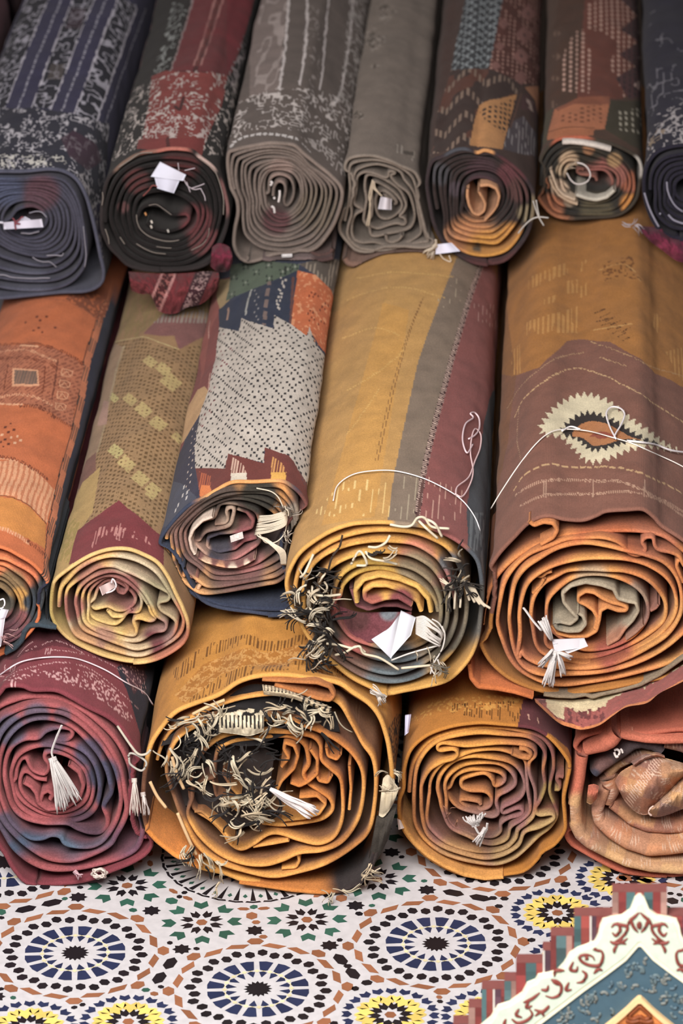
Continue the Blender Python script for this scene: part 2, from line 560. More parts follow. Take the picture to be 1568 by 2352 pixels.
class Roll:
    def __init__(s, label, off, Yf, outline, L=1.85, h=5.0, dx=0.0, dz=0.0, base=(150, 90, 60), vis=0.4, ds=2.3, dt=None,
                 paint=None, rim=None, ripple=0.006, seed=1, group='rolled rugs stacked in the shop', name='rolled_rug', disp=0.004, inner_depth=0.22):
        s.off, s.Yf, s.dx, s.dz, s.seed = off, Yf, dx, dz, seed

        def ownless(q, before=99.0):
            own = REG.pop(s.regi)
            try:
                return push_out(q, 0.002, before)
            finally:
                REG.insert(s.regi, own)
        s.ownless = ownless
        s.regi = len(REG)
        px = catmull(parse(outline, off), True, 10)
        s.pxout = px
        P = plane(px, Yf)[:, [0, 2]]
        k = np.argmin(P[:, 1]); P = np.roll(P, -k, 0)
        # walk so that the outward normal is (dz,-dx): clockwise orientation check
        area = 0.5 * np.sum(P[:, 0] * np.roll(P[:, 1], -1) - np.roll(P[:, 0], -1) * P[:, 1])
        if area < 0:
            P = np.roll(P[::-1], 1, 0)
        s.P = P
        Ls, Q = arclen(P, True)
        s.Ls, s.Q = Ls, Q
        cx, cz = P[:, 0].mean(), P[:, 1].min()
        s.root = thing(name, label, 'rug', (float(cx), float(Yf + L / 2), float(cz)), group)
        # sample positions round the outline: fine where the cloth can be seen
        nrm = normals2(P, True)
        d_f = ds * PX
        us = [0.0]
        while us[-1] < Ls[-1] - d_f:
            nz = np.interp(us[-1], Ls[:-1], nrm[:, 1])
            us.append(us[-1] + (d_f if nz > -0.45 else 0.009))
        u = np.array(us)
        X = np.interp(u, Ls, Q[:, 0]); Z = np.interp(u, Ls, Q[:, 1])
        nn = normals2(np.stack([X, Z], -1), True)
        for _ in range(2):
            nn = (nn + np.roll(nn, 1, 0) + np.roll(nn, -1, 0)); nn /= np.linalg.norm(nn, axis=1, keepdims=True)
        hh = h * PX
        dt = dt or ds * 1.9 * PX
        Tv = np.concatenate([np.arange(hh * 1.9, vis, dt), np.linspace(vis, L, 9)])
        S, T = np.meshgrid(u, Tv, indexing='ij')
        off0 = np.stack([X + nn[:, 0] * hh * 1.3, Z + nn[:, 1] * hh * 1.3], -1)
        dd = press_in(off0, nn, 99.0, 0.006)
        wide = dd.copy()
        for q in range(1, 8):
            wide = np.maximum(wide, np.maximum(np.roll(dd, q), np.roll(dd, -q)))
        for _ in range(40):
            wide = (np.roll(wide, 1) + 2 * wide + np.roll(wide, -1)) / 4
        dd = wide
        df = press_in(off0, nn, Yf + 0.02, 0.006)
        for _ in range(8):
            df = np.maximum(df, (np.roll(df, 1) + 2 * df + np.roll(df, -1)) / 4)
        X = X - nn[:, 0] * df; Z = Z - nn[:, 1] * df
        dd = np.maximum(dd - df, 0.0)
        xz2 = np.stack([X, Z], -1) - nn * dd[:, None]
        fade = np.clip(T / 0.08, 0, 1)
        dsp = disp * fade * ((fbm(S * 9, T * 5, seed) - 0.5) * 2.2 + (fbm(S * 26, T * 13, seed + 5) - 0.5) * 0.7)
        rip = ripple * (vnoise(u * 14, u * 0 + seed, seed) - 0.5) * 2
        # inner wall + rounded front edge
        ang = np.linspace(-math.pi / 2, math.pi / 2, 7)
        pro = [(-hh, inner_depth), (-hh, inner_depth * 0.5), (-hh, 0.06), (-hh, 0.045), (-hh, 0.03), (-hh, 0.02)] + [(math.sin(a) * hh, hh * 1.3 * (1 - math.cos(a))) for a in ang]
        rows = []
        for o_, y_ in pro:
            g_ = min(max((y_ - 0.01) / 0.05, 0.0), 1.0)
            g_ = g_ * g_ * (3 - 2 * g_)
            sx, sz = X - nn[:, 0] * dd * g_, Z - nn[:, 1] * dd * g_
            rows.append(np.stack([sx + nn[:, 0] * o_, Yf + y_ + rip, sz + nn[:, 1] * o_], -1))
        V0 = np.stack(rows, 1)
        pf = np.clip((T - 0.01) / 0.05, 0, 1)
        pf = pf * pf * (3 - 2 * pf)
        Xp = X[:, None] * (1 - pf) + xz2[:, :1] * pf; Zp = Z[:, None] * (1 - pf) + xz2[:, 1:] * pf
        V1 = np.stack([Xp + nn[:, :1] * (hh + dsp) + dx * T, Yf + T + rip[:, None] * np.clip(1 - T / 0.1, 0, 1), Zp + nn[:, 1:] * (hh + dsp) + dz * T], -1)
        s.reg = np.stack([Xp[:, -1], Zp[:, -1]], -1) + nn * (hh + 0.7 * disp)
        V = np.concatenate([V0, V1], 1)
        V[..., 2] = np.maximum(V[..., 2], 0.0012)
        pt = Paint(s, S, T, base)
        s.pt = pt
        if paint:
            paint(pt)
        C0 = np.repeat(pt.c[:, :1], V0.shape[1], 1)
        if rim is not None:
            if isinstance(rim, tuple):
                rim = s.colfn(*rim)
            C0 = rim(V0.reshape(-1, 3)).reshape(V0.shape)
        C = np.concatenate([C0, pt.c], 1)
        uv = np.zeros(V.shape[:2] + (2,))
        uv[..., 0] = u[:, None]
        uv[:, len(pro):, 1] = T
        make_mesh('outer_layer', V, faces4=grid_faces(V.shape[0], V.shape[1], True), cols=C, uv=uv, mat=M_WEAVE, parent=s.root)
        s.front = np.stack([X, Z], -1); s.nn = nn; s.dd = dd
        REG.append((s.reg, Yf))

    def sink(s, q, d):
        """layers just under the outer one sink with it where a roll above presses on it"""
        j = ((q[:, None, :] - s.front[None, ::6, :]) ** 2).sum(-1).argmin(1) * 6
        near = np.sqrt(((q - s.front[j]) ** 2).sum(-1))
        g = np.clip((d - 0.01) / 0.05, 0, 1) * np.exp(-near / 0.03)
        return q - s.nn[j] * (s.dd[j] * g)[:, None]

    def hit(s, p):
        r = rays(p)
        a = s.Q[:-1]; e = s.Q[1:] - s.Q[:-1]
        out = np.zeros((len(r), 2))
        pp = np.asarray(p, float).reshape(-1, 2)
        pxo = project(np.stack([s.P[:, 0], np.full(len(s.P), s.Yf), s.P[:, 1]], -1))
        face = inpoly(pp[:, 0], pp[:, 1], pxo)
        ox = CAM[0] - s.dx * (CAM[1] - s.Yf); oz = CAM[2] - s.dz * (CAM[1] - s.Yf)
        for i, d in enumerate(r):
            if face[i]:
                k = np.argmin(((pxo - pp[i]) ** 2).sum(1))
                out[i] = s.Ls[k], -0.06
                continue
            vx = d[0] - s.dx * d[1]; vz = d[2] - s.dz * d[1]
            den = vx * e[:, 1] - vz * e[:, 0]
            den = np.where(np.abs(den) < 1e-12, 1e-12, den)
            wx = a[:, 0] - ox; wz = a[:, 1] - oz
            t = (wx * e[:, 1] - wz * e[:, 0]) / den
            q = (wx * vz - wz * vx) / den
            Y = CAM[1] + d[1] * t
            ok = (q >= 0) & (q <= 1) & (Y > s.Yf - 0.12)
            if ok.any():
                k = np.where(ok)[0][np.argmin(t[ok])]
                out[i] = s.Ls[k] + q[k] * (s.Ls[k + 1] - s.Ls[k]), Y[k] - s.Yf
            else:   # just past the silhouette: nearest point of the outline
                tt = ((a[:, 0] - ox) * vx + (a[:, 1] - oz) * vz) / (vx * vx + vz * vz)
                dist = np.hypot(ox + vx * tt - a[:, 0], oz + vz * tt - a[:, 1])
                k = np.argmin(dist)
                out[i] = s.Ls[k], CAM[1] + d[1] * tt[k] - s.Yf
        return out

    def on_surface(s, p, lift=0.004):
        q = s.hit(np.asarray(p, float))
        X = np.interp(q[:, 0], s.Ls, s.Q[:, 0]) + s.dx * q[:, 1]; Z = np.interp(q[:, 0], s.Ls, s.Q[:, 1]) + s.dz * q[:, 1]
        v = np.stack([X, s.Yf + q[:, 1], Z], -1)
        d = CAM - v
        return v + d / np.linalg.norm(d, axis=1, keepdims=True) * lift

    def string(s, pts, rad=1.6, color=WHITE, lift=0.020, name='tie_string', n=8):
        p = catmull(np.array(pts, float), False, n)
        return tubes(name, [s.on_surface(p, lift)], rad * PX, color, s.root)

    def colfn(s, base, blobs, jitter=0.06):
        b = [(parse('%f,%f' % (x, y), s.off)[0], rr / s.off[2], lin(c)) for x, y, rr, c in blobs]
        base = lin(base)

        def f(v):
            px = project(v)
            c = np.repeat(base[None], len(v), 0)
            for o, rr, cc in b:
                d = np.hypot(px[:, 0] - o[0], px[:, 1] - o[1]) / rr
                wgt = np.clip((1.3 - d) / 0.6, 0, 1)[:, None]
                wgt = wgt * wgt * (3 - 2 * wgt)
                c = c * (1 - wgt) + cc[None] * wgt
            return c * (1 + jitter * (vnoise(px[:, 0] / 9, px[:, 1] / 9, s.seed)[:, None] - 0.5) * 2)
        return f

    def spiral(s, turns, core=None, wob=1.5):
        """turns: list of traced closed turns (strings) or ('n', k): k turns blended between neighbours"""
        loops = []
        todo = 0
        for t in turns:
            if isinstance(t, int):
                todo = t
                continue
            lp = resample(catmull(parse(t, s.off), True, 8), n=400, closed=True)
            if todo:
                a = loops[-1]
                for k in range(1, todo + 1):
                    f = k / (todo + 1)
                    m = a * (1 - f) + lp * f
                    th = np.linspace(0, 2 * math.pi, 400, endpoint=False)
                    am = wob * (np.sin(3 * th + k * 2.1 + s.seed) + np.sin(5 * th + k * 1.3) * 0.7)
                    m = m + normals2(m, True) * am[:, None]
                    loops.append(m)
                todo = 0
            loops.append(lp)
        path = []
        for i, lp in enumerate(loops):
            q = np.concatenate([lp, lp[:1]])[:-6]
            if i + 1 < len(loops):
                nx = loops[i + 1][0]
                wgt = np.clip((np.linspace(0, 1, len(q)) - 0.9) / 0.1, 0, 1)[:, None]
                wgt = wgt * wgt * (3 - 2 * wgt)
                q = q + wgt * (nx - lp[0])
            path.append(q)
        path = np.concatenate(path)
        if core is not None:
            cp = catmull(parse(core, s.off), False, 8)
            path = np.concatenate([path, cp])
        return path

    def ribbon(s, path, h, col, yoff=0.0, depth=0.2, name='rolled_layers', smooth=2, mat=None, edge=0.004, side=None, parent=None):
        """a strip of cloth standing on its edge: traced centre line, rounded front edge, running back into the roll"""
        p = resample(path, step=2.6)
        for _ in range(smooth):
            p[1:-1] = (p[:-2] + 2 * p[1:-1] + p[2:]) / 4
        n = len(p)
        uu = np.linspace(0, 1, n)
        yo = np.interp(uu, np.linspace(0, 1, len(yoff)), yoff) if isinstance(yoff, (list, tuple)) else np.full(n, float(yoff))
        cum = np.arange(n) * 2.6
        yo = yo + edge * (vnoise(cum / 55, cum * 0 + s.seed, s.seed) - 0.5) * 2
        Y = s.Yf + yo
        hm = (h if np.isscalar(h) else np.interp(uu, np.linspace(0, 1, len(h)), h)) * PX
        hm = hm * (0.85 + 0.3 * vnoise(cum / 70, cum * 0 + 3, s.seed + 2))
        P = plane(p, Y)
        xz = P[:, [0, 2]]
        nn = normals2(xz, False)
        ang = np.linspace(-math.pi / 2, math.pi / 2, 7)
        rows = []
        for d in (depth, depth * 0.5, depth * 0.22, depth * 0.08):
            rows.append((-1.0, d, 0))
        for a in ang:
            rows.append((math.sin(a), None, 1 - math.cos(a)))
        for d in (depth * 0.08, depth * 0.22, depth * 0.5, depth):
            rows.append((1.0, d, 0))
        V = []
        for o_, d, cy in rows:
            y = Y + (hm * 1.3 * cy if d is None else d + hm * 1.3)
            q = np.stack([xz[:, 0] + nn[:, 0] * o_ * hm, xz[:, 1] + nn[:, 1] * o_ * hm], -1)
            q = s.ownless(q, float(y.mean()) + 0.01)
            if d is not None and d > 0.02:
                q = s.sink(q, d)
            V.append(np.stack([q[:, 0], y, q[:, 1]], -1))
        V = np.stack(V, 1)
        V[..., 2] = np.maximum(V[..., 2], 0.0016)
        # close both ends of the strip
        m = len(rows)
        f = [grid_faces(n, m)]
        for e in (0, n - 1):
            q = []
            for j in range(m // 2):
                q.append((e * m + j, e * m + j + 1, e * m + m - 2 - j, e * m + m - 1 - j))
            f.append(np.array(q) if e else np.array(q)[:, ::-1])
        F4 = np.concatenate(f)
        F4 = F4[[len(set(r)) == 4 for r in F4]]
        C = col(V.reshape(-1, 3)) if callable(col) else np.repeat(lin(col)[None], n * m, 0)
        if side is not None:  # layer faces darkened: crevice shade put into colour; mustard rug's reverse is really darker
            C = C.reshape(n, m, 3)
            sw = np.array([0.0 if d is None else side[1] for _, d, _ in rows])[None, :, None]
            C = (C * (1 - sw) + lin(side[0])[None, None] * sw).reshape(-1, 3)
        return make_mesh(name, V, faces4=F4, cols=C, mat=mat or M_WOOL, parent=parent or s.root)

    def sheet(s, top, bottom, Ytop, Ybot, col, name='loose_flap', n=60, m=26, bulge=0.02, thick=0.005, fold=0.006, mat=None):
        """a draped flap of cloth between two traced edges"""
        a = resample(catmull(parse(top, s.off), False, 8), n=n); b = resample(catmull(parse(bottom, s.off), False, 8), n=n)
        t = np.linspace(0, 1, m)
        p = a[:, None] * (1 - t)[None, :, None] + b[:, None] * t[None, :, None]
        yy = Ytop * (1 - t)[None] + Ybot * t[None] - bulge * np.sin(t * math.pi)[None]
        yy = yy + fold * (fbm(np.arange(n)[:, None] / 6.0 + 0 * t[None], t[None] * 3 + 0 * np.arange(n)[:, None], s.seed) - 0.5) * 2
        A = plane(p.reshape(-1, 2), yy.ravel()); B = plane(p.reshape(-1, 2), yy.ravel() + thick)
        V = np.concatenate([A, B])
        V[:, 2] = np.maximum(V[:, 2], 0.002)
        f = grid_faces(n, m)
        edge = [(i, 0) for i in range(n)] + [(n - 1, j) for j in range(1, m)] + [(i, m - 1) for i in range(n - 2, -1, -1)] + [(0, j) for j in range(m - 2, 0, -1)]
        idx = [i * m + j for i, j in edge]
        rim = [(x, y, y + n * m, x + n * m) for x, y in zip(idx, idx[1:] + idx[:1])]
        F4 = np.concatenate([f, f[:, ::-1] + n * m, np.array(rim)])
        C = col(V) if callable(col) else np.repeat(lin(col)[None], len(V), 0)
        return make_mesh(name, V, faces4=F4, cols=C, mat=mat or M_WOOL, parent=s.root)

# ------------------------------------------------------------------ the setting: tiled floor, back wall
def build_floor():
    V, Fc, C = [], [], []

    def poly(pts, col, z=0.0006):
        b = len(V)
        cj = lin(col) * RNG.uniform(0.85, 1.15)
        for x, y in pts:
            V.append((x, y, z)); C.append(cj)
        Fc.append(tuple(range(b, b + len(pts))))

    white = (203, 199, 201)
    # white ground, in grout-free sheets so that the shade can vary
    b = len(V)
    for x, y in ((-2.6, -2.2), (3.2, -2.2), (3.2, 3.4), (-2.6, 3.4)):
        V.append((x, y, 0.0)); C.append(lin(white))
    Fc.append((b, b + 1, b + 2, b + 3))

    RB = 0.381
    blk, brn, grn, nav, yel, pale = (34, 30, 34), (150, 98, 70), (52, 92, 78), (42, 50, 80), (232, 204, 112), (226, 214, 172)
    taken = []

    def free(x, y, r):
        return all((x - a) ** 2 + (y - c) ** 2 > (r + q) ** 2 for a, c, q in taken)

    def rotp(cx, cy, ang, pts):
        ca, sa = math.cos(ang), math.sin(ang)
        return [(cx + (x * ca - y * sa) * RB, cy + (x * sa + y * ca) * RB) for x, y in pts]

    def hexa(cx, cy, ang, a, b_, col, k=6):
        poly(rotp(cx, cy, ang, [(a, 0), (a * 0.5, b_), (-a * 0.5, b_), (-a, 0), (-a * 0.5, -b_), (a * 0.5, -b_)]), col)

    def starp(cx, cy, ro, ri, k, col, ph=0.0):
        poly([(cx + RB * (ro if i % 2 == 0 else ri) * math.cos(ph + i * math.pi / k), cy + RB * (ro if i % 2 == 0 else ri) * math.sin(ph + i * math.pi / k)) for i in range(2 * k)], col)

    def medallion(cx, cy, ph):
        starp(cx, cy, 0.056, 0.041, 16, blk, ph)
        for k in range(16):
            a = ph + (k + 0.5) * math.pi / 8
            w1 = math.radians(7.6)
            poly(rotp(cx, cy, a, [(0.083, 0), (0.120 * math.cos(w1), 0.120 * math.sin(w1)), (0.127, 0), (0.120 * math.cos(w1), -0.120 * math.sin(w1))]), nav)
            w2 = math.radians(8.2); w3 = math.radians(6.4)
            poly(rotp(cx, cy, a, [(0.137 * math.cos(w3), -0.137 * math.sin(w3)), (0.196 * math.cos(w2), -0.196 * math.sin(w2)), (0.199, 0), (0.196 * math.cos(w2), 0.196 * math.sin(w2)), (0.137 * math.cos(w3), 0.137 * math.sin(w3)), (0.130, 0)]), nav)
            a2 = ph + k * math.pi / 8
            poly(rotp(cx, cy, a2, [(0.118, 0), (0.129, 0.012), (0.140, 0), (0.129, -0.012)]), pale)
            poly(rotp(cx, cy, a, [(0.129, -0.012), (0.134, 0), (0.129, 0.012), (0.124, 0)]), pale)
            for q, rr in ((-0.25, 0.246), (0.25, 0.262)):
                a5 = ph + (k + 0.5 + q) * math.pi / 8
                hexa(cx + RB * rr * math.cos(a5), cy + RB * rr * math.sin(a5), a5, 0.0245, 0.0185, blk)
        R = 0.345
        vs = [(R * math.cos(ph + k * math.pi / 4), R * math.sin(ph + k * math.pi / 4)) for k in range(8)]
        for k in range(8):
            (x1, y1), (x2, y2) = vs[k], vs[(k + 1) % 8]
            hexa(cx + RB * x1, cy + RB * y1, ph + k * math.pi / 4 + math.pi / 2, 0.034, 0.022, brn)
            ea = math.atan2(y2 - y1, x2 - x1)
            for f, tw in ((0.3, 0.2), (0.7, -0.2)):
                mx, my = (x1 + (x2 - x1) * f) * 0.975, (y1 + (y2 - y1) * f) * 0.975
                poly(rotp(cx + RB * mx, cy + RB * my, ea - tw, [(-0.050, -0.006), (-0.020, 0.018), (0.050, 0.006), (0.020, -0.018)]), brn)
        taken.append((cx, cy, 0.356 * RB))

    def rosette(cx, cy, ph, kind):
        n = 8 if kind == 'g' else 10
        hexa(cx, cy, ph, 0.024, 0.02, brn)
        for k in range(n):
            a = ph + k * 2 * math.pi / n
            poly(rotp(cx, cy, a, [(0.035, 0), (0.052, 0.018), (0.088, 0.012), (0.072, 0), (0.088, -0.012), (0.052, -0.018)]), blk)
            a = ph + (k + 0.5) * 2 * math.pi / n
            c2 = grn if kind == 'g' else yel
            if kind == 'g':
                poly(rotp(cx, cy, a, [(0.100, 0), (0.122, 0.03), (0.160, 0.024), (0.142, 0), (0.160, -0.024), (0.122, -0.03)]), c2)
            else:
                poly(rotp(cx, cy, a, [(0.062, 0), (0.088, 0.027), (0.138, 0.022), (0.118, 0), (0.138, -0.022), (0.088, -0.027)]), c2)
                a3 = ph + k * 2 * math.pi / n
                poly(rotp(cx, cy, a3, [(0.092, 0), (0.112, 0.02), (0.140, 0.016), (0.128, 0), (0.140, -0.016), (0.112, -0.02)]), c2)
                for q in (0.25, 0.75):
                    a4 = ph + (k + q) * 2 * math.pi / n
                    poly(rotp(cx, cy, a4, [(0.146, 0), (0.162, 0.022), (0.188, 0.017), (0.178, 0), (0.188, -0.017), (0.162, -0.022)]), nav)
        taken.append((cx, cy, (0.172 if kind == 'g' else 0.195) * RB))

    def motif(ox, oy, lim=None):
        ph0 = math.radians(5.9)

        def ok(x, y):
            return lim is None or lim(x, y)

        def P(r, a):
            a = math.radians(a) + ph0
            return ox + RB * r * math.cos(a), oy + RB * r * math.sin(a)
        for k in range(8):
            x, y = P(1.0, 45 * k)
            if ok(x, y):
                medallion(x, y, ph0 + k * math.pi / 4)
        # the great star
        if ok(ox, oy):
            starp(ox, oy, 0.09, 0.06, 16, blk, ph0)
            for k in range(32):
                a = ph0 + k * math.pi / 16
                poly(rotp(ox, oy, a, [(0.13, 0), (0.19, 0.012), (0.22, 0), (0.19, -0.012)]), nav)
                poly(rotp(ox, oy, a, [(0.25, 0.0), (0.352, 0.011), (0.352, -0.011)]), blk)
                poly(rotp(ox, oy, a, [(0.352, 0.026), (0.362, 0.032), (0.368, 0), (0.362, -0.032), (0.352, -0.026), (0.358, 0)]), blk)
                a += math.pi / 32
                poly(rotp(ox, oy, a, [(0.30, 0), (0.318, 0.010), (0.33, 0), (0.318, -0.010)]), grn)
            taken.append((ox, oy, 0.372 * RB))
        for k in range(8):
            x, y = P(0.545, 22.5 + 45 * k)
            if ok(x, y):
                rosette(x, y, ph0 + math.radians(22.5 + 45 * k), 'g')
            x, y = P(1.305, 22.5 + 45 * k)
            if ok(x, y):
                rosette(x, y, ph0 + math.radians(22.5 + 45 * k), 'y')
            for s_ in (-1, 1):
                x, y = P(1.51, 45 * k + s_ * 9.5)
                if ok(x, y) and free(x, y, 0.1 * RB):
                    rosette(x, y, ph0 + math.radians(45 * k), 'y')
        for k in range(32):
            x, y = P(0.412, 5.625 + 11.25 * k)
            if ok(x, y) and free(x, y, 0.012 * RB):
                hexa(x, y, ph0 + math.radians(5.625 + 11.25 * k + 90), 0.026, 0.011, brn); taken.append((x, y, 0.018 * RB))
        for k in range(8):
            x, y = P(0.757, 22.5 + 45 * k)
            if ok(x, y) and free(x, y, 0.02 * RB):
                starp(x, y, 0.038, 0.027, 8, blk, ph0); taken.append((x, y, 0.034 * RB))
            cx, cy = P(1.0, 45 * k)
            for q in range(8):
                a = ph0 + k * math.pi / 4 + q * math.pi / 4
                x, y = cx + RB * 0.425 * math.cos(a), cy + RB * 0.425 * math.sin(a)
                if ok(x, y) and free(x, y, 0.036 * RB):
                    starp(x, y, 0.038, 0.027, 8, blk, ph0); taken.append((x, y, 0.034 * RB))
                a += math.pi / 8
                for e in (-0.056, 0.056):
                    x = cx + RB * (0.378 * math.cos(a) - e * math.sin(a)); y = cy + RB * (0.378 * math.sin(a) + e * math.cos(a))
                    if ok(x, y) and free(x, y, 0.016 * RB):
                        hexa(x, y, a + math.pi / 2, 0.046, 0.022, blk); taken.append((x, y, 0.032 * RB))
    cx, cy = -0.0500, 0.0931
    motif(cx, cy)
    S = 2.75 * RB
    ph0 = math.radians(5.9)
    for i in range(-2, 4):
        for j in range(-2, 1):
            if i == 0 and j == 0:
                continue
            ox = cx + S * (i * math.cos(ph0) - j * math.sin(ph0)); oy = cy + S * (i * math.sin(ph0) + j * math.cos(ph0))
            motif(ox, oy, lambda x, y: free(x, y, 0.16 * RB) and -2.4 < x < 3.0 and y < 1.2)
    # the small black, green and brown pieces between the figures
    rg = np.random.RandomState(4)
    for rad, n in ((0.030, 14000), (0.025, 14000), (0.019, 20000), (0.015, 20000)):
        for _ in range(n):
            x, y = rg.uniform(-1.2, 1.5), rg.uniform(-1.1, 0.75)
            if free(x, y, rad * RB):
                c = [blk, blk, blk, blk, grn, brn][rg.randint(6)]
                hexa(x, y, rg.uniform(0, math.pi), rad * 0.95, rad * 0.72, c)
                taken.append((x, y, (rad - 0.001) * RB))
    o = make_mesh('floor', np.array(V), faces=Fc, cols=np.array(C), mat=M_TILE, smooth=False)
    o['kind'] = 'structure'


build_floor()
wall = make_mesh('wall_back', [(-2.6, 3.2, 0), (3.2, 3.2, 0), (3.2, 3.2, 2.6), (-2.6, 3.2, 2.6), (-2.6, 3.3, 0), (3.2, 3.3, 0), (3.2, 3.3, 2.6), (-2.6, 3.3, 2.6)],
                 faces=[(0, 1, 2, 3), (7, 6, 5, 4), (0, 4, 5, 1), (1, 5, 6, 2), (2, 6, 7, 3), (3, 7, 4, 0)],
                 cols=np.repeat(lin((120, 105, 92))[None], 8, 0), mat=M_WALL, smooth=False)
wall['kind'] = 'structure'

# ------------------------------------------------------------------ middle row
def rug_orange_panels():
    O = (0, 1160, 3.4087)

    def paint(p):
        # the side towards the next roll is the navy reverse
        edge = [(262, 668), (236, 735), (205, 830), (190, 930), (165, 1030), (148, 1090), (128, 1180), (118, 1240), (112, 1330)]
        p.poly([(300, 640)] + [(x + 0, y) for x, y in edge] + [(112, 1400), (330, 1400), (420, 640)], (44, 46, 62))
        q = p.uv([(x - 12, y) for x, y in edge])
        # selvedge of small orange blocks
        p.poly([(x - 14, y) for x, y in edge] + [(x, y) for x, y in edge[::-1]], (196, 118, 82))
        p.poly([(x - 14, y) for x, y in edge] + [(x, y) for x, y in edge[::-1]], (84, 70, 62), fn=lambda S, T: ((S * 420) % 1.0 < 0.4) & (((T * 9) % 1.0) < 0.5))
        p.line([(x - 15, y) for x, y in edge], 2.6, (66, 46, 40))
        dk, lt, br = (126, 62, 38), (228, 164, 124), (166, 92, 62)
        # top dark patterned corner
        p.poly([(150, 690), (200, 720), (232, 745), (262, 668), (180, 665)], (140, 76, 50), fn=lambda S, T: vnoise(S * 300, T * 120, 3) > 0.35)
        p.line([(0, 700), (70, 690), (140, 692), (190, 712), (228, 742)], 4, br, dash=5, duty=0.6)
        # medallion band
        band = [(-40, 800), (60, 792), (120, 802), (170, 826), (192, 845), (160, 985), (120, 955), (60, 932), (-40, 930)]
        p.poly(band, (186, 112, 80))
        p.poly(band, (142, 78, 56), fn=lambda S, T: (((S * 130 + T * 60) % 1.0) < 0.45) & (vnoise(S * 260, T * 120, 8) > 0.4))
        rib = lambda S, T: ((S * 150) % 1.0 < 0.5)
        p.line([(0, 795), (60, 791), (120, 802), (170, 826), (190, 842)], 10, dk, dash=6, duty=0.5)
        p.line([(0, 826), (60, 824), (110, 838), (128, 850)], 9, dk, dash=6, duty=0.45)
        p.line([(48, 795), (86, 799)], 6, lt)
        p.line([(0, 812), (30, 806), (70, 808), (130, 835)], 7, lt, dash=7, duty=0.4)
        p.poly([(30, 849), (88, 853), (90, 890), (28, 890)], lt)
        p.poly([(35, 853), (84, 857), (86, 885), (33, 885)], (118, 96, 84))
        p.poly([(35, 853), (84, 857), (86, 885), (33, 885)], (150, 112, 92), fn=lambda S, T: ((S * 200) % 1.0 < 0.45))
        p.line([(20, 838), (10, 900)], 3, dk)
        p.line([(104, 845), (100, 890), (96, 905)], 3, dk)
        p.line([(132, 830), (125, 880), (118, 920)], 4, (120, 64, 46))
        for k in range(4):
            y = 850 + k * 26
            x = 152 - k * 5
            p.line([(x - 10, y), (x + 14, y + 3), (x + 10, y + 18), (x - 14, y + 15), (x - 10, y)], 2.5, lt, smooth=False)
            p.line([(x - 10, y + 14), (x, y + 4), (x + 8, y + 16)], 2.5, lt, smooth=False)
        p.line([(0, 915), (40, 908), (80, 915), (120, 935)], 8, lt, dash=6, duty=0.45)
        p.line([(50, 935), (90, 940), (125, 965)], 12, dk, dash=6, duty=0.45)
        p.line([(0, 930), (50, 932)], 6, lt, dash=20, duty=0.8)
        p.line([(120, 960), (160, 985)], 7, dk, dash=5, duty=0.5)
        # loose diamonds
        p.dots([(60, 744), (85, 730), (93, 738), (107, 730), (89, 755), (77, 762), (97, 765), (126, 754)], (110, 52, 34), r=3, tl=2)
        p.dots([(13, 984), (25, 976), (32, 990), (20, 996), (12, 1014), (3, 1020), (20, 1024), (8, 1030)], (104, 50, 34), r=3, tl=2)
        p.dots([(5, 1002), (40, 1004), (47, 1014), (34, 1020), (26, 1008)], (232, 178, 140), r=3, tl=2)
        # pale rib band
        pb = [(-40, 1068), (30, 1064), (75, 1082), (110, 1118), (122, 1128), (103, 1205), (70, 1170), (30, 1148), (-40, 1140)]
        p.poly(pb, (222, 160, 120))
        p.poly(pb, (196, 122, 84), fn=lambda S, T: (((S + 0.0012 * np.sin(T * 60)) * 118) % 1.0 < 0.42))
        p.line([(0, 1054), (40, 1064), (80, 1086), (104, 1104)], 9, dk, dash=6, duty=0.5)
        p.line([(-20, 1056), (40, 1066)], 5, lt, dash=9, duty=0.6)
        p.poly([(-40, 1145), (30, 1152), (70, 1174), (102, 1208), (100, 1262), (60, 1238), (20, 1222), (-40, 1216)], (206, 134, 66))
        p.line([(-20, 1142), (30, 1151), (70, 1172), (102, 1206)], 2.4, (126, 72, 40))
        p.line([(-20, 1218), (10, 1220), (40, 1232), (62, 1248)], 9, lt, dash=6, duty=0.65)
        p.line([(64, 1246), (100, 1275)], 9, dk, dash=5, duty=0.45)
    r = Roll('orange rolled rug with a square medallion band and navy reverse, middle row, left edge', O, 0.10,
             '-700,800 -660,520 -480,380 -250,320 -60,318 60,342 160,395 250,450 330,530 380,610 398,700 390,800 350,890 270,970 180,1060 100,1130 0,1180 -200,1250 -450,1210 -620,1060',
             base=(198, 108, 64), vis=1.02, paint=paint, seed=13, h=4.5)
    col = r.colfn((62, 66, 70), [(0, 430, 160, (204, 120, 76)), (200, 530, 110, (206, 116, 76)), (90, 620, 120, (128, 104, 74)), (150, 740, 90, (196, 146, 78)), (40, 800, 110, (90, 84, 74)), (140, 900, 90, (124, 76, 76)), (60, 1000, 130, (112, 74, 80)), (240, 760, 60, (60, 66, 74)),
                                (60, 1160, 60, (190, 130, 90))])
    t = ['-560,800 -480,560 -250,430 0,420 130,470 262,550 318,650 326,760 290,870 200,980 80,1070 -150,1120 -420,1040',
         '-450,800 -380,620 -200,510 0,510 110,590 190,680 220,780 190,890 110,980 0,1040 -200,1050 -380,960',
         '-370,800 -300,650 -150,570 0,580 90,640 150,740 160,850 90,940 -30,990 -200,980 -320,900']
    p = r.spiral([t[0], 1, t[1], 1, t[2]], core='-330,800 -250,690 -120,630 0,640 80,720 90,820 30,890 -80,900 -160,840 -120,760')
    r.ribbon(p, 4.6, col, yoff=[0.0, 0.004, 0.01, 0.016])
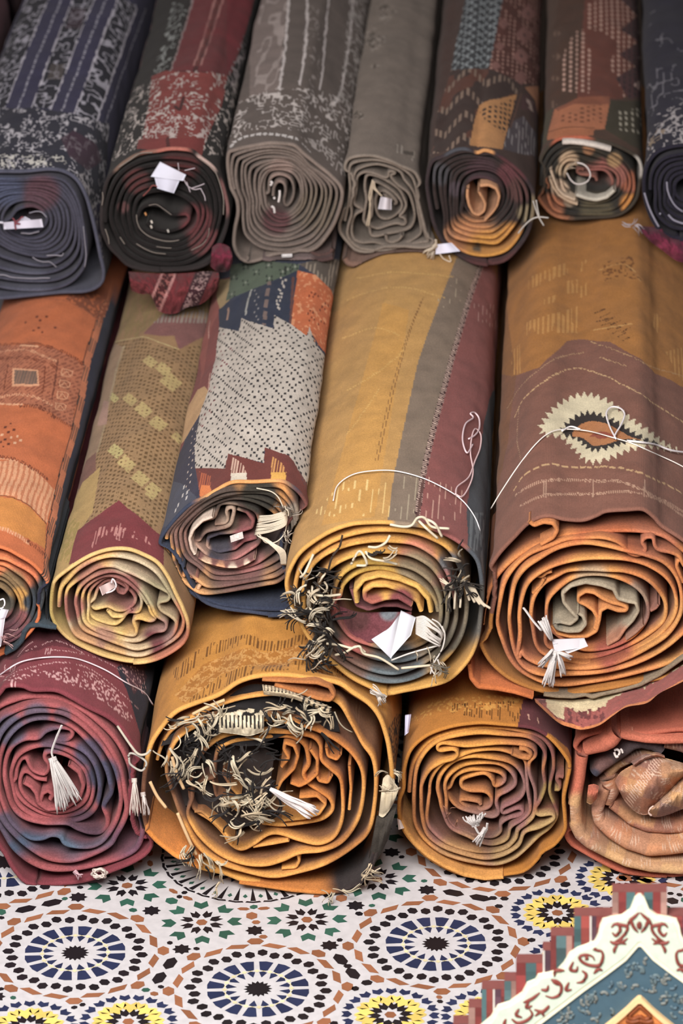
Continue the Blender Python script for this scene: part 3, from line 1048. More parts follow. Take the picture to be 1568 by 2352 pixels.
    r.ribbon(parse('440,968 380,962 300,948 225,954 190,1000 170,1070 115,1130 40,1170', O), 5.5, r.colfn((56, 66, 74), []), yoff=-0.004, depth=0.3, name='loose_edge')
    r.ribbon(parse('330,620 380,700 395,790 420,900 440,960', O), 5, r.colfn((52, 58, 68), []), yoff=0.01, depth=0.3, name='loose_edge')
    tag(r.root, r.Yf - 0.02, [(2, 1398), (20, 1400), (8, 1430), (-14, 1436)], bend=0.004, tilt=0.004)
    tag(r.root, r.Yf - 0.022, [(-14, 1425), (12, 1418), (2, 1484), (-14, 1500)], bend=0.006)
    yarn_px(r.root, r.Yf - 0.02, [(0, 1378), (8, 1376), (11, 1386), (6, 1396), (-4, 1398)], 2.0, (226, 220, 224), name='tag_string')
    fringe(r.root, r.Yf - 0.006, [[(-5, 1450), (30, 1446), (30, 1480), (-5, 1484)]], 12, [(176, 130, 130), (190, 150, 146)], lo=14, hi=30, rad=1.5, seed=41, dirs=[20, 10, 40])


def rug_olive():
    O = (0, 1160, 3.4087)

    def paint(p):
        br, lt, yl = (106, 80, 50), (194, 168, 124), (188, 164, 110)
        body = [(262, 790), (320, 776), (410, 806), (480, 790), (480, 960), (420, 1080), (400, 1180), (345, 1222), (275, 1152), (190, 1210), (190, 1100), (225, 960)]
        p.poly(body, (160, 127, 90))
        p.poly(body, br, fn=lambda S, T: (((S * 132) % 1.0) < 0.5) & (((T * 66 + 0.5 * np.floor(S * 132)) % 1.0) < 0.45) & (vnoise(S * 200, T * 90, 5) > 0.25))
        # lighter stepped diamonds
        for (x, y, w) in ((345, 832, 18), (375, 850, 20), (392, 880, 26), (300, 920, 18), (330, 945, 22), (362, 978, 22), (268, 1040, 20), (292, 1068, 22), (322, 1102, 22), (350, 1128, 20), (262, 915, 14), (405, 1010, 16), (345, 1140, 14)):
            p.poly([(x - w, y - 2), (x - 3, y - w * 0.9), (x + w, y + 2), (x + 3, y + w * 0.9)], yl if x > 280 else (196, 180, 120), fn=lambda S, T: ~((((S * 132) % 1.0) < 0.25) & (((T * 80) % 1.0) < 0.3)))
        # pale left border with dashes, rose blocks
        p.poly([(262, 790), (285, 800), (250, 930), (222, 1050), (200, 1100), (170, 1100), (215, 930)], (160, 130, 104))
        p.line([(286, 800), (262, 880), (245, 960), (225, 1040)], 8, (186, 166, 132), dash=9, duty=0.5)
        p.poly([(200, 1060), (222, 1040), (222, 1100), (190, 1130), (176, 1120)], (132, 92, 80))
        p.poly([(240, 920), (252, 925), (246, 975), (226, 980)], (176, 138, 122))
        # top greyed patch
        p.poly([(330, 770), (370, 730), (470, 735), (480, 770), (410, 805), (400, 775)], (136, 92, 88))
        p.poly([(345, 745), (400, 705), (470, 700), (480, 745)], (160, 144, 134), fn=lambda S, T: ((S * 150) % 1.0 < 0.55))
        p.poly([(290, 690), (480, 690), (480, 720), (380, 720), (320, 775), (275, 780)], (150, 124, 82), fn=lambda S, T: vnoise(S * 300, T * 60, 6) > 0.4)
        p.line([(262, 790), (320, 776), (360, 784), (410, 804)], 2.4, (196, 176, 124))
        # yellow left flank at the front
        p.poly([(190, 1110), (232, 1075), (215, 1180), (180, 1230), (175, 1330), (120, 1330), (140, 1220)], (186, 154, 98))
        p.poly([(150, 1190), (185, 1195), (165, 1300), (140, 1290)], (168, 144, 84), fn=lambda S, T: vnoise(S * 250, T * 90, 9) > 0.4)
        # maroon peak
        p.poly([(274, 1152), (352, 1224), (372, 1238), (372, 1300), (300, 1275), (240, 1268), (160, 1300), (180, 1222)], (122, 54, 58))
        p.poly([(200, 1250), (215, 1218), (245, 1212), (290, 1218), (335, 1238), (345, 1256), (300, 1240), (240, 1232), (215, 1262)], (188, 128, 122), fn=lambda S, T: ((S * 150) % 1.0 < 0.5) & (vnoise(S * 150, T * 40, 4) > 0.45))
        p.line([(270, 1212), (268, 1244)], 2.6, (192, 134, 128)); p.line([(277, 1208), (274, 1246)], 2.6, (192, 134, 128)); p.line([(284, 1220), (282, 1240)], 2.6, (192, 134, 128))
    r = Roll('olive and maroon diamond lattice rolled rug, middle row, second roll from the left', O, 0.12,
             '400,800 412,640 440,580 500,530 600,462 720,396 860,356 1000,356 1120,396 1230,455 1310,560 1375,690 1430,800 1470,920 1460,1030 1400,1110 1250,1200 1100,1240 950,1230 750,1170 560,1070 460,975 412,890',
             base=(158, 124, 88), vis=1.02, paint=paint, seed=17, h=4.5,
             rim=((206, 172, 112), [(1350, 1100, 200, (176, 112, 88)), (430, 800, 150, (188, 162, 96))]))
    Y_, G_, R_ = (212, 176, 116), (182, 164, 134), (150, 98, 90)
    blobs = [(430, 800, 130, (186, 156, 92)), (1350, 900, 160, (186, 124, 92)), (1000, 1230, 330, (196, 150, 112)), (560, 600, 200, (212, 172, 104)), (860, 400, 240, (216, 172, 110)), (1050, 500, 190, (192, 174, 144)),
             (560, 800, 110, (160, 104, 92)), (720, 560, 130, (166, 116, 96)), (860, 600, 110, (140, 92, 84)), (980, 650, 120, (148, 96, 90)), (950, 800, 130, (150, 98, 92)), (1240, 700, 130, (162, 150, 118)),
             (1300, 860, 100, (170, 150, 118)), (750, 900, 110, (196, 172, 118)), (830, 970, 190, (206, 176, 112)), (1150, 890, 100, (206, 168, 100)), (1050, 1000, 90, (206, 166, 100)), (1250, 1000, 120, (150, 116, 108)),
             (800, 1060, 120, (164, 124, 104)), (1180, 1090, 110, (112, 64, 66)), (1050, 1140, 130, (194, 170, 136)), (900, 1150, 90, (196, 156, 108)), (640, 1050, 120, (196, 150, 108))]
    col = r.colfn(G_, blobs)
    t = ['460,800 472,670 530,590 620,502 750,432 880,404 1020,424 1140,474 1230,542 1300,640 1370,760 1420,850 1436,920 1410,1010 1330,1080 1200,1152 1080,1186 930,1156 760,1100 600,1030 510,940 470,870',
         '515,790 522,680 572,620 660,560 770,494 880,484 960,512 1050,550 1150,600 1220,640 1290,676 1328,706 1310,752 1240,772 1262,830 1340,880 1380,930 1350,1020 1270,1080 1160,1116 1060,1134 950,1100 800,1044 640,974 552,892',
         '590,780 604,690 652,622 740,562 860,526 960,544 1040,600 1120,684 1180,780 1222,870 1296,924 1286,986 1200,1004 1086,1066 960,1062 800,1012 680,944 612,872',
         '640,780 652,690 702,622 800,566 900,564 1000,612 1090,692 1150,772 1216,876 1180,914 1090,892 1044,912 1066,980 1050,1026 980,1018 880,990 780,962 690,922 652,862',
         '690,760 704,680 762,612 850,564 960,592 1058,660 1106,750 1086,838 1022,842 990,852 956,900 900,938 800,918 712,870']
    p = r.spiral(t, core='738,740 770,650 840,596 940,616 1036,690 1056,760 1000,818 920,832 850,800 800,806 744,818 714,790')
    r.ribbon(p, [4.6, 4.4, 4.2, 4.0, 3.9], col, side=((122, 80, 68), 0.35), yoff=[0.002, 0.0, 0.004, 0.012, 0.024], depth=0.2)
    r.ribbon(parse('910,640 925,688 970,700 1002,650 970,600 910,580', O), 4, col, yoff=0.02, depth=0.12)
    r.ribbon(parse('840,830 880,880 960,880 1030,820', O), 4, col, yoff=0.02, depth=0.12)
    r.ribbon(parse('1160,780 1180,850 1220,890', O), 4, col, yoff=0.01, depth=0.12)
    g = lambda s: [tuple(q) for q in parse(s, O)]
    # crumpled cellophane twist with its string in the eye of the roll
    tag(r.root, r.Yf + 0.008, g('775,640 880,590 905,640 800,710'), bend=0.012, color=(206, 182, 178), name='cellophane_twist')
    yarn_px(r.root, r.Yf - 0.004, g('830,690 880,672 908,640 900,600 880,580 872,610'), 2.2, (216, 204, 206), name='tag_string')


def rug_white_diamond():
    O = (340, 1060, 3.92)
    Q = (420, 580, 3.7333)
    q = lambda s: [tuple(a) for a in parse(s, Q)]

    def paint(p):
        # left flank: rose border, tan wedge, navy
        p.poly(q('-60,1900 40,1560 160,1390 250,1170 330,640 300,240 180,500 100,1000 -60,1400'), (132, 70, 66))
        p.poly(q('200,1160 240,1210 160,1390 20,1620 -60,1700 -40,1480 80,1300 140,1190'), (196, 156, 112))
        p.poly(q('150,560 330,240 480,220 400,420 330,500 240,700 160,1150'), (150, 82, 74))
        p.poly(q('330,240 420,240 410,420 330,500 300,380'), (176, 150, 108))
        p.poly(q('160,1390 150,1700 110,1870 150,2080 0,2300 -100,2300 -60,1800 40,1600'), (58, 56, 72))
        for k in range(12):
            y = 1520 + k * 62
            x = 96 - k * 7
            p.dots(q('%d,%d %d,%d' % (x, y, x + 24, y + 24)), (200, 180, 168), r=2.2, tl=2.2)
        p.poly(q('-200,1950 0,1990 150,2120 100,2240 -250,2400 -350,2200'), (76, 78, 92))
        p.dots(q('20,2020 50,2060 10,2090 40,2110 -30,2170 -50,2210'), (206, 200, 196), r=3, tl=3)
        for y0 in (600, 1050):
            p.line(q('245,%d 240,%d 232,%d' % (y0, y0 + 60, y0 + 140)), 4, (198, 152, 138))
        # green head with dotted flowers
        p.poly(q('420,120 700,80 1000,110 990,160 760,250 560,340 380,430 420,260'), (92, 104, 88))
        for c in ('545,135', '740,120', '640,180', '855,170', '450,225', '740,225', '545,270', '900,150', '430,370', '960,130'):
            x, y = [float(v) for v in c.split(',')]
            p.dots(q('%f,%f %f,%f %f,%f %f,%f' % (x - 22, y - 14, x + 20, y - 14, x - 18, y + 20, x + 22, y + 16)), (46, 52, 48), r=2.2, tl=3)
            p.dots(q('%f,%f' % (x, y)), (156, 160, 146), r=2.2, tl=3)
        # navy field with pale stripes
        p.poly(q('320,500 560,340 760,250 985,160 960,420 920,630 780,560 770,660 510,580 480,680 320,650'), (48, 54, 72))
        p.line(q('590,330 560,440 545,540'), 6, (172, 170, 164)); p.line(q('740,260 715,450 700,620'), 10, (126, 106, 100), dash=4, duty=0.7)
        p.line(q('400,490 385,580'), 6, (160, 128, 112)); p.line(q('945,220 925,600'), 7, (104, 66, 62))
        for k in range(9):
            p.dots(q('%d,%d %d,%d' % (840 - k * 6 + (k % 3) * 18, 220 + k * 34, 880 - k * 8 - (k % 2) * 20, 240 + k * 30)), (196, 186, 176), r=2.2, tl=3)
            p.dots(q('%d,%d' % (620 + (k % 3) * 16, 330 + k * 32)), (150, 146, 146), r=2, tl=3)
        # orange corner
        p.poly(q('985,160 1130,200 1260,330 1340,520 1340,940 1260,930 1180,830 1100,690 1030,720 925,640 950,420'), (200, 106, 62))
        p.poly(q('985,160 1130,200 1260,330 1340,520 1340,940 1200,850 1000,650 925,620 950,420'), (226, 150, 104), fn=lambda S, T: (vnoise(S * 260, T * 110, 7) > 0.74))
        for c in ('1100,350', '1190,470', '1090,500', '1180,590', '1130,360', '1215,440', '1100,560'):
            x, y = [float(v) for v in c.split(',')]
            p.dots(q('%f,%f %f,%f %f,%f' % (x, y, x + 26, y + 20, x - 18, y + 26)), (122, 54, 34), r=2.2, tl=3)
        # grey hatched right flank
        p.poly(q('1000,110 1200,60 1460,90 1480,300 1420,500 1340,520 1260,330 1130,200'), (98, 88, 80))
        p.poly(q('1000,110 1200,60 1460,90 1480,300 1420,500 1340,520 1260,330 1130,200'), (160, 146, 130), fn=lambda S, T: ((S * 150 + 0.4 * vnoise(S * 40, T * 20, 3)) % 1.0 < 0.4) & (vnoise(S * 180, T * 30, 9) > 0.45))
        # white dotted field
        field = q('320,650 480,680 510,570 640,620 775,660 785,545 930,620 1060,720 1085,640 1130,780 1210,900 1270,920 1310,1160 1270,1500 1230,1800 1190,2000 1160,2240 1080,2240 1040,2000 990,1940 940,1830 700,1690 695,1820 400,1750 370,1870 115,1860 110,1680 160,1380 240,1170')
        p.poly(field, (198, 186, 174))
        k = np.array(p.uv(q('640,1200'))[0]); a0, b0 = k

        def dots(S, T):
            # rows of small dark pick marks forming diamonds, with one mark in the middle of each
            x = (S - a0) / 0.0047; y = (T - b0) / 0.0112
            i = np.floor(x); j = np.floor(y)
            fx = x - i; fy = y - j
            m = (np.abs(fx - 0.5) < 0.34) & (np.abs(fy - 0.5) < 0.36)
            u = (i + j) % 6; v = (i - j) % 6
            on = (u == 0) | (v == 0) | ((u == 3) & (v == 3))
            return m & on & (hashn(i, j, 5) > 0.04)
        p.poly(field, (50, 46, 48), fn=dots)
        p.poly(q('320,650 480,680 390,1000 250,1400 110,1700 240,1170'), (122, 62, 66), fn=lambda S, T: dots(S, T) & (vnoise(S * 120, T * 60, 8) > 0.6))
        # maroon band with flames
        p.poly(q('115,1860 370,1870 400,1745 695,1825 705,1690 900,1760 960,1860 1000,1960 1060,2100 1100,2300 150,2300 150,2080'), (112, 56, 50))
        p.poly(q('960,1860 1060,2100 1100,2500 1350,2500 1300,2200 1160,2240 1040,2000'), (112, 66, 62))
        p.poly(q('150,2090 240,2060 250,1930 150,1890 140,1980'), (176, 92, 60), fn=lambda S, T: ((S * 230) % 1.0 < 0.6))
        p.poly(q('150,2090 160,2000 240,2010 260,2080 180,2130'), (216, 122, 66))
        p.poly(q('415,1920 430,1770 520,1840 545,1920'), (206, 170, 150), fn=lambda S, T: ((S * 230) % 1.0 < 0.55))
        p.poly(q('415,1990 415,1915 545,1910 545,1990'), (218, 204, 184))
        p.poly(q('755,1910 765,1760 850,1830 880,1910'), (206, 146, 84), fn=lambda S, T: ((S * 230) % 1.0 < 0.55))
        p.poly(q('755,1990 755,1910 875,1908 875,1990'), (222, 166, 80))
    r = Roll('rolled kilim with a white dotted diamond field and cream tassel, middle row', O, 0.16,
             '110,790 118,690 190,580 300,455 400,372 500,332 620,268 760,204 950,200 1180,192 1290,240 1390,340 1450,500 1470,700 1450,900 1410,1100 1360,1250 1280,1370 1100,1392 900,1374 650,1340 430,1270 270,1150 160,1010 122,880',
             base=(58, 62, 80), vis=1.0, paint=paint, seed=21, h=4.5, ds=2.0,
             rim=((58, 64, 82), [(850, 190, 400, (206, 146, 88)), (1400, 480, 220, (112, 70, 64))]))
    Or, Br, Nv = (212, 152, 92), (98, 76, 70), (52, 58, 76)
    blobs = [(200, 780, 110, (208, 150, 88)), (330, 1080, 150, (208, 150, 90)), (700, 1190, 430, (206, 154, 104)), (950, 215, 330, (212, 148, 84)), (600, 300, 110, (206, 130, 84)), (1320, 500, 130, (130, 118, 106)), (1280, 800, 130, (120, 108, 98)),
             (800, 1110, 260, (116, 96, 80)), (800, 930, 260, (110, 80, 76)), (400, 920, 120, (122, 94, 88)), (300, 700, 100, (136, 102, 92)), (900, 400, 130, (118, 80, 78)), (650, 340, 200, (78, 66, 60)), (1000, 310, 190, (58, 54, 48)),
             (640, 600, 150, (136, 110, 96)), (740, 480, 100, (164, 140, 122)), (900, 540, 90, (126, 76, 74)), (620, 760, 140, (72, 68, 78)), (860, 700, 110, (132, 78, 80)), (900, 870, 140, (160, 106, 102)), (480, 780, 80, (166, 134, 118))]
    col = r.colfn(Br, blobs)
    nv = r.colfn(Nv, [(135, 800, 60, (206, 150, 90))])
    r.ribbon(parse('128,720 135,850 180,980 290,1110 440,1225 650,1296 900,1330 1150,1340 1330,1330', O), 5.5, nv, yoff=0.006, depth=0.3, name='loose_edge')
    r.ribbon(parse('160,850 240,1020 370,1150 520,1230 800,1292 1050,1310 1330,1300', O), 5, nv, yoff=0.02, depth=0.3, name='loose_edge')
    t = ['165,700 205,600 300,500 400,400 520,330 690,254 950,234 1170,230 1264,300 1330,420 1336,600 1320,800 1296,950 1180,1078 1050,1112 850,1150 600,1190 480,1190 400,1150 300,1060 238,960 192,850',
         '245,660 300,545 420,435 560,350 740,300 950,282 1100,306 1230,400 1296,550 1296,760 1250,900 1170,960 1090,1000 960,1040 800,1064 600,1060 510,1000 440,940 340,876 272,790',
         '330,650 400,528 500,436 620,376 760,338 920,354 1080,424 1180,524 1204,650 1156,780 1050,872 950,930 800,968 640,958 520,900 430,842 360,760',
         '392,680 432,584 520,530 590,510 622,440 650,390 740,380 840,400 960,450 1000,530 1012,620 1000,730 900,812 780,880 640,888 540,850 470,790 422,740']
    p = r.spiral([t[0], 1, t[1], 1, t[2], t[3]], core='458,720 520,642 640,612 732,580 764,500 770,436 740,420 704,450 716,520 690,560 600,570')
    r.ribbon(p, [4.6, 4.3, 4.1, 4.0], col, side=((66, 46, 44), 0.45), yoff=[-0.002, 0.0, 0.01, 0.02], depth=0.22)
    r.ribbon(parse('800,430 890,460 946,540 930,600 800,640 640,652 540,690 530,780 640,820 780,790 860,720 980,690', O), 4.5, col, yoff=0.03, depth=0.14)
    r.ribbon(parse('580,505 490,536 405,620 372,700 390,790 420,840', O), 3.6, (206, 184, 168), yoff=-0.002, depth=0.08)
    r.ribbon(parse('450,870 520,910 600,934 700,956 800,956 880,926 960,880', O), 2.6, r.colfn((126, 84, 80), [(520, 910, 50, (216, 180, 150)), (650, 945, 40, (206, 150, 116)), (760, 960, 40, (220, 196, 176)), (890, 915, 30, (214, 186, 166)), (980, 860, 30, (200, 160, 140))]), yoff=0.0, depth=0.08)
    r.sheet('735,670 850,630', '745,730 860,690', r.Yf + 0.018, r.Yf + 0.012, (206, 196, 190), name='cream_patch', n=10, m=8, bulge=0.002, fold=0.001)
    r.ribbon(parse('320,1040 345,985 352,1030 400,1050 436,1040 440,1090', O), 4, r.colfn((140, 92, 80), [(345, 1010, 40, (212, 150, 96))]), yoff=0.004, depth=0.1)
    r.ribbon(parse('450,1150 470,1110 490,1100', O), 4.5, (214, 168, 130), yoff=0.004, depth=0.08)
    g = lambda s: [tuple(a) for a in parse(s, O)]
    # cream tassel laid across the coil
    rg = np.random.RandomState(8)
    paths = []
    for i in range(17):
        f = i / 16.0
        y0 = 490 + 170 * f
        s = [(1240 + rg.uniform(-12, 12), 450 + rg.uniform(-14, 14)), (1220 + 20 * f, 455 + 110 * f), (1110, 480 + 150 * f + rg.uniform(-6, 6)), (1000 - 40 * f, y0 + rg.uniform(-6, 6))]
        px = catmull(parse(' '.join('%f,%f' % a for a in s), O), False, 7)
        paths.append(plane(px, r.Yf - 0.008 - 0.02 * np.sin(np.linspace(0, math.pi, len(px)))))
    for i in range(6):
        s = [(980 + 16 * i, 665 + 5 * i), (1090 + 8 * i, 740), (1180 + 10 * i, 830 - 4 * i), (1200 + 8 * i, 930)]
        px = catmull(parse(' '.join('%f,%f' % a for a in s), O), False, 7)
        paths.append(plane(px, r.Yf - 0.012 - 0.01 * np.sin(np.linspace(0, math.pi, len(px)))))
    for s in ('1230,400 1240,430 1255,440', '1250,420 1262,460 1262,490', '1230,640 1240,710 1262,690 1256,620', '1000,650 1060,730 1160,720 1230,640 1250,520', '975,240 1100,268 1170,320 1220,420'):
        px = catmull(parse(s, O), False, 7)
        paths.append(plane(px, np.full(len(px), r.Yf - 0.014)))
    tubes('tassel', paths, 1.5 * PX, (210, 198, 178), r.root)
    fringe(r.root, r.Yf + 0.0, [g('1110,330 1240,330 1300,480 1300,820 1240,820 1220,560')], 26, [(150, 138, 126), (96, 90, 86), (170, 158, 146)], lo=10, hi=24, rad=1.6, seed=22)


def rug_yellow_striped():
    O = (640, 1140, 3.0154)

    def paint(p):
        lt = (222, 178, 104)
        p.poly([(790, 600), (900, 600), (870, 800), (830, 1000), (800, 1190), (640, 1400), (640, 1000)], (186, 142, 84), a=0.7)
        p.poly([(880, 700), (940, 720), (900, 950), (860, 1190), (740, 1210), (800, 1000)], (206, 150, 72), a=0.6)
        # taupe stripe
        p.poly([(1046, 596), (1112, 596), (1064, 730), (1000, 960), (978, 1090), (958, 1200), (890, 1200), (905, 1090), (960, 830)], (132, 114, 98))
        # rose field
        p.poly([(1112, 596), (1200, 640), (1190, 760), (1140, 900), (1110, 1060), (1100, 1150), (1075, 1260), (958, 1200), (978, 1090), (1000, 960), (1064, 730)], (140, 82, 78))
        # blue grey flank
        p.poly([(1150, 850), (1118, 920), (1100, 1020), (1078, 1100), (1068, 1180), (1074, 1300), (1090, 1400), (1080, 1500), (1200, 1500), (1200, 1300), (1200, 1000), (1200, 800)], (76, 80, 86))
        # overcast seam
        seam = [(1102, 612), (1088, 650), (1060, 740), (1030, 850), (1004, 950), (985, 1030), (972, 1090), (958, 1180)]
        p.line(seam, 13, (70, 44, 44))
        p.line([(x - 2, y) for x, y in seam], 8, (206, 176, 160), dash=10, duty=0.5)
        p.line([(x + 3, y + 5) for x, y in seam], 5, (196, 160, 148), dash=10, duty=0.35)
        p.line([(972, 1100), (958, 1190)], 6, (96, 66, 60))
        # faint pale arcs of pick marks
        for a in ([(800, 690), (850, 672), (930, 668), (1020, 690)], [(800, 900), (850, 870), (900, 830), (930, 800)], [(790, 780), (860, 755), (920, 775)], [(800, 1000), (830, 960), (870, 900)], [(820, 640), (900, 628), (1040, 640)]):
            p.line(a, 5, lt, dash=7, duty=0.45, jit=0.004, a=0.8)
        p.line([(972, 690), (930, 800), (900, 920), (868, 1060)], 1.8, (140, 98, 54)); p.line([(966, 700), (924, 805), (894, 920), (862, 1060)], 1.4, (146, 104, 58))
        pk = lambda S, T: ((S * 110) % 1.0 < 0.28) & (vnoise(S * 110, T * 50, 6) > 0.5)
        p.poly([(720, 1180), (790, 1110), (900, 1100), (892, 1190), (760, 1190)], (232, 196, 128), fn=pk)
        p.poly([(905, 1100), (960, 1100), (955, 1195), (895, 1195)], (176, 160, 136), fn=pk)
        p.poly([(980, 1100), (1060, 1130), (1060, 1200), (965, 1190)], (212, 166, 148), fn=pk)
        p.poly([(1000, 700), (1050, 640), (1060, 690), (1030, 720)], (186, 168, 142), fn=pk)
        p.poly([(1080, 700), (1140, 700), (1140, 760), (1090, 740)], (190, 146, 136), fn=pk)
        p.poly([(1074, 1180), (1110, 1180), (1110, 1320), (1074, 1300)], (112, 118, 122), fn=lambda S, T: vnoise(S * 300, T * 30, 4) > 0.55)
    r = Roll('yellow, taupe and rose striped rolled rug with blank white tag, middle row', O, 0.04,
             '55,640 62,560 92,480 150,392 250,312 370,242 500,198 620,186 760,182 900,190 1040,214 1180,276 1290,350 1370,440 1400,560 1408,700 1396,850 1372,1000 1302,1140 1170,1270 1000,1322 860,1362 740,1388 640,1340 500,1270 370,1160 240,1030 140,880 85,770',
             base=(192, 146, 84), vis=1.08, paint=paint, seed=25, h=5,
             rim=((206, 154, 80), [(1400, 720, 300, (92, 88, 82)), (1330, 480, 150, (84, 88, 94)), (1180, 290, 140, (142, 84, 80)), (880, 190, 90, (136, 118, 100))]))
    Y_ = (206, 152, 76)
    blobs = [(1300, 900, 250, (116, 104, 86)), (1180, 1060, 200, (110, 102, 88)), (1230, 1200, 120, (204, 156, 82)), (900, 1340, 240, (204, 156, 82)), (600, 1260, 190, (160, 106, 92)), (800, 1220, 240, (104, 112, 116)), (500, 1120, 150, (128, 100, 88)),
             (1180, 470, 90, (96, 94, 96)), (1150, 620, 110, (160, 104, 98)), (960, 410, 130, (192, 122, 96)), (950, 520, 150, (142, 124, 98)), (1090, 720, 110, (136, 122, 96)), (420, 800, 130, (170, 92, 84)), (520, 980, 130, (170, 96, 88)), (620, 560, 190, (196, 158, 78)), (1040, 720, 60, (150, 126, 86)),
             (280, 950, 170, (64, 58, 54)), (300, 640, 110, (120, 90, 60)), (1300, 480, 90, (60, 56, 54)), (160, 900, 110, (204, 150, 90))]
    col = r.colfn(Y_, blobs)
    t = ['112,640 152,500 252,392 400,304 550,258 700,240 900,250 1050,296 1180,374 1270,540 1300,700 1290,880 1240,1020 1140,1140 1000,1236 850,1286 700,1286 560,1240 420,1150 300,1050 190,920 122,780',
         '172,640 222,500 330,404 480,344 640,316 780,316 930,334 1060,402 1130,472 1192,600 1226,780 1218,900 1160,1030 1060,1120 950,1186 800,1232 650,1212 520,1156 400,1070 290,960 212,800',
         '378,700 402,600 470,520 580,472 720,470 850,484 960,524 1060,604 1110,700 1122,790 1108,900 1030,1000 900,1056 750,1060 620,1030 500,980 420,880 384,790']
    p = r.spiral([t[0], t[1], 1, t[2]], core='424,700 452,612 550,534 680,504 800,522 930,572 1022,642 1082,730 1100,800')
    r.ribbon(p, [4.8, 4.6, 4.4], col, side=((140, 92, 52), 0.4), yoff=[0.004, 0.0, 0.004, 0.01], depth=0.22)
    yel = r.colfn((216, 164, 84), [(640, 740, 90, (160, 92, 78)), (850, 720, 90, (128, 70, 70))])
    r.ribbon(parse('540,740 528,660 590,584 700,556 830,580 960,632 1036,720 1052,806', O), 5, r.colfn((212, 166, 86), []), yoff=0.0, depth=0.18)
    r.ribbon(parse('985,800 960,732 860,664 750,624 650,624 592,664 596,716 644,742 740,712 830,706 920,760', O), 5, yel, yoff=-0.002, depth=0.16)
    r.ribbon(parse('500,640 540,760 620,790 720,760 820,760 920,790', O), 4.4, r.colfn((124, 76, 78), []), yoff=0.02, depth=0.14)
    r.ribbon(parse('400,840 480,980 620,1010 760,960 900,900', O), 6, r.colfn((150, 82, 82), []), yoff=0.04, depth=0.14)
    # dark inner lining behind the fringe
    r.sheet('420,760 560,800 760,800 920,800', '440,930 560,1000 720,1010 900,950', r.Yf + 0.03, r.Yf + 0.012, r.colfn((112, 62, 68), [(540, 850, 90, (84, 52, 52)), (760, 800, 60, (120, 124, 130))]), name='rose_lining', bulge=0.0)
    g = lambda s: [tuple(a) for a in parse(s, O)]
    cr, bk = [(206, 192, 168), (186, 170, 146)], [BLACK, (48, 44, 42), (56, 50, 46)]
    fringe(r.root, r.Yf - 0.002, [g('130,560 330,480 380,560 380,900 300,980 200,900 130,760')], 170, bk + bk + cr, lo=24, hi=54, rad=2.7, seed=51)
    fringe(r.root, r.Yf - 0.03, [g('220,960 380,930 420,1020 380,1140 240,1140'), g('150,1080 350,1060 360,1140 180,1180')], 70, bk + cr, lo=20, hi=46, rad=2.7, seed=52)
    fringe(r.root, r.Yf - 0.008, [g('1230,350 1330,380 1340,600 1260,760 1180,700 1200,520')], 64, bk + bk + cr, lo=16, hi=40, rad=2.6, seed=53)
    fringe(r.root, r.Yf - 0.010, [g('700,340 760,340 850,440 700,470 520,470 540,400')], 14, cr + bk, lo=18, hi=40, rad=2.6, seed=54, dirs=[20, 30, 160])
    fringe(r.root, r.Yf - 0.010, [g('900,1000 1130,960 1120,1180 1050,1260 980,1200')], 22, cr + [(120, 112, 98)], lo=18, hi=42, rad=2.2, seed=55, dirs=[70, 50, 100])
    for s in ('330,1020 420,1030 500,1050 560,1040 590,1090 700,1120 830,1200', '390,1100 460,1080 540,1040 600,1080', '620,350 680,352 740,320 770,270', '500,470 560,380 610,470 540,480', '600,380 640,430 740,450 820,470',
              '770,195 860,210 920,200 960,150 1010,150 1060,210 1180,224', '960,160 1020,220 1100,290', '1000,150 1080,190 1130,280', '200,660 240,680 330,690 430,680', '205,690 220,780 280,890', '150,560 180,530 240,400',
              '850,1190 950,1180 1050,1170', '240,1020 300,970 350,930', '330,1200 300,1180 260,1200'):
        yarn_px(r.root, r.Yf - 0.016, g(s), 3.0, (212, 198, 172), name='warp_end', dy=[0, -0.008, 0])
    for k in range(5):
        s = '%d,%d %d,%d %d,%d' % (1280 + k * 16, 570 + k * 12, 1300 + k * 26, 650 + k * 20, 1320 + k * 36, 720 + k * 14)
        yarn_px(r.root, r.Yf - 0.02, g(s), 3.0, (206, 190, 166), name='warp_end')
    for k in range(3):
        yarn_px(r.root, r.Yf - 0.016, g('%d,%d %d,%d %d,%d' % (1200 + 30 * k, 610, 1180 + 40 * k, 700, 1175 + 40 * k, 790 - 10 * k)), 2.8, (200, 186, 164), name='warp_end')
    yarn_px(r.root, r.Yf - 0.01, g('440,270 420,350 370,420 340,520'), 2.6, (60, 48, 40), name='warp_end')
    tag(r.root, r.Yf - 0.035, g('845,790 948,838 915,960 770,1125'), bend=0.006, color=(216, 216, 224), tilt=0.0)
    tag(r.root, r.Yf - 0.030, g('845,800 770,910 640,990 780,1128'), bend=0.006, color=(216, 216, 224))
    # looped tag thread and its yarn bundle
    bun = []
    rg = np.random.RandomState(3)
    for i in range(15):
        f = i / 14.0
        s = [(950, 840 + 110 * f), (1010, 835 + 150 * f), (1080 + rg.uniform(-20, 40), 900 + 130 * f), (1140 - 30 * f, 960 + 80 * f)]
        px = catmull(parse(' '.join('%f,%f' % a for a in s), O), False, 7)
        bun.append(plane(px, r.Yf - 0.03 - 0.012 * np.sin(np.linspace(0, math.pi, len(px)))))
    for s in ('1130,900 1150,960 1130,1060 1070,1160 1050,1230', '780,1135 900,1090 1040,1050 1120,1030', '1060,850 1110,880 1150,950', '1050,1180 1080,1230 1120,1200 1100,1130'):
        px = catmull(parse(s, O), False, 7)
        bun.append(plane(px, np.full(len(px), r.Yf - 0.032)))
    tubes('tag_string', bun, 1.9 * PX, (208, 200, 192), r.root)
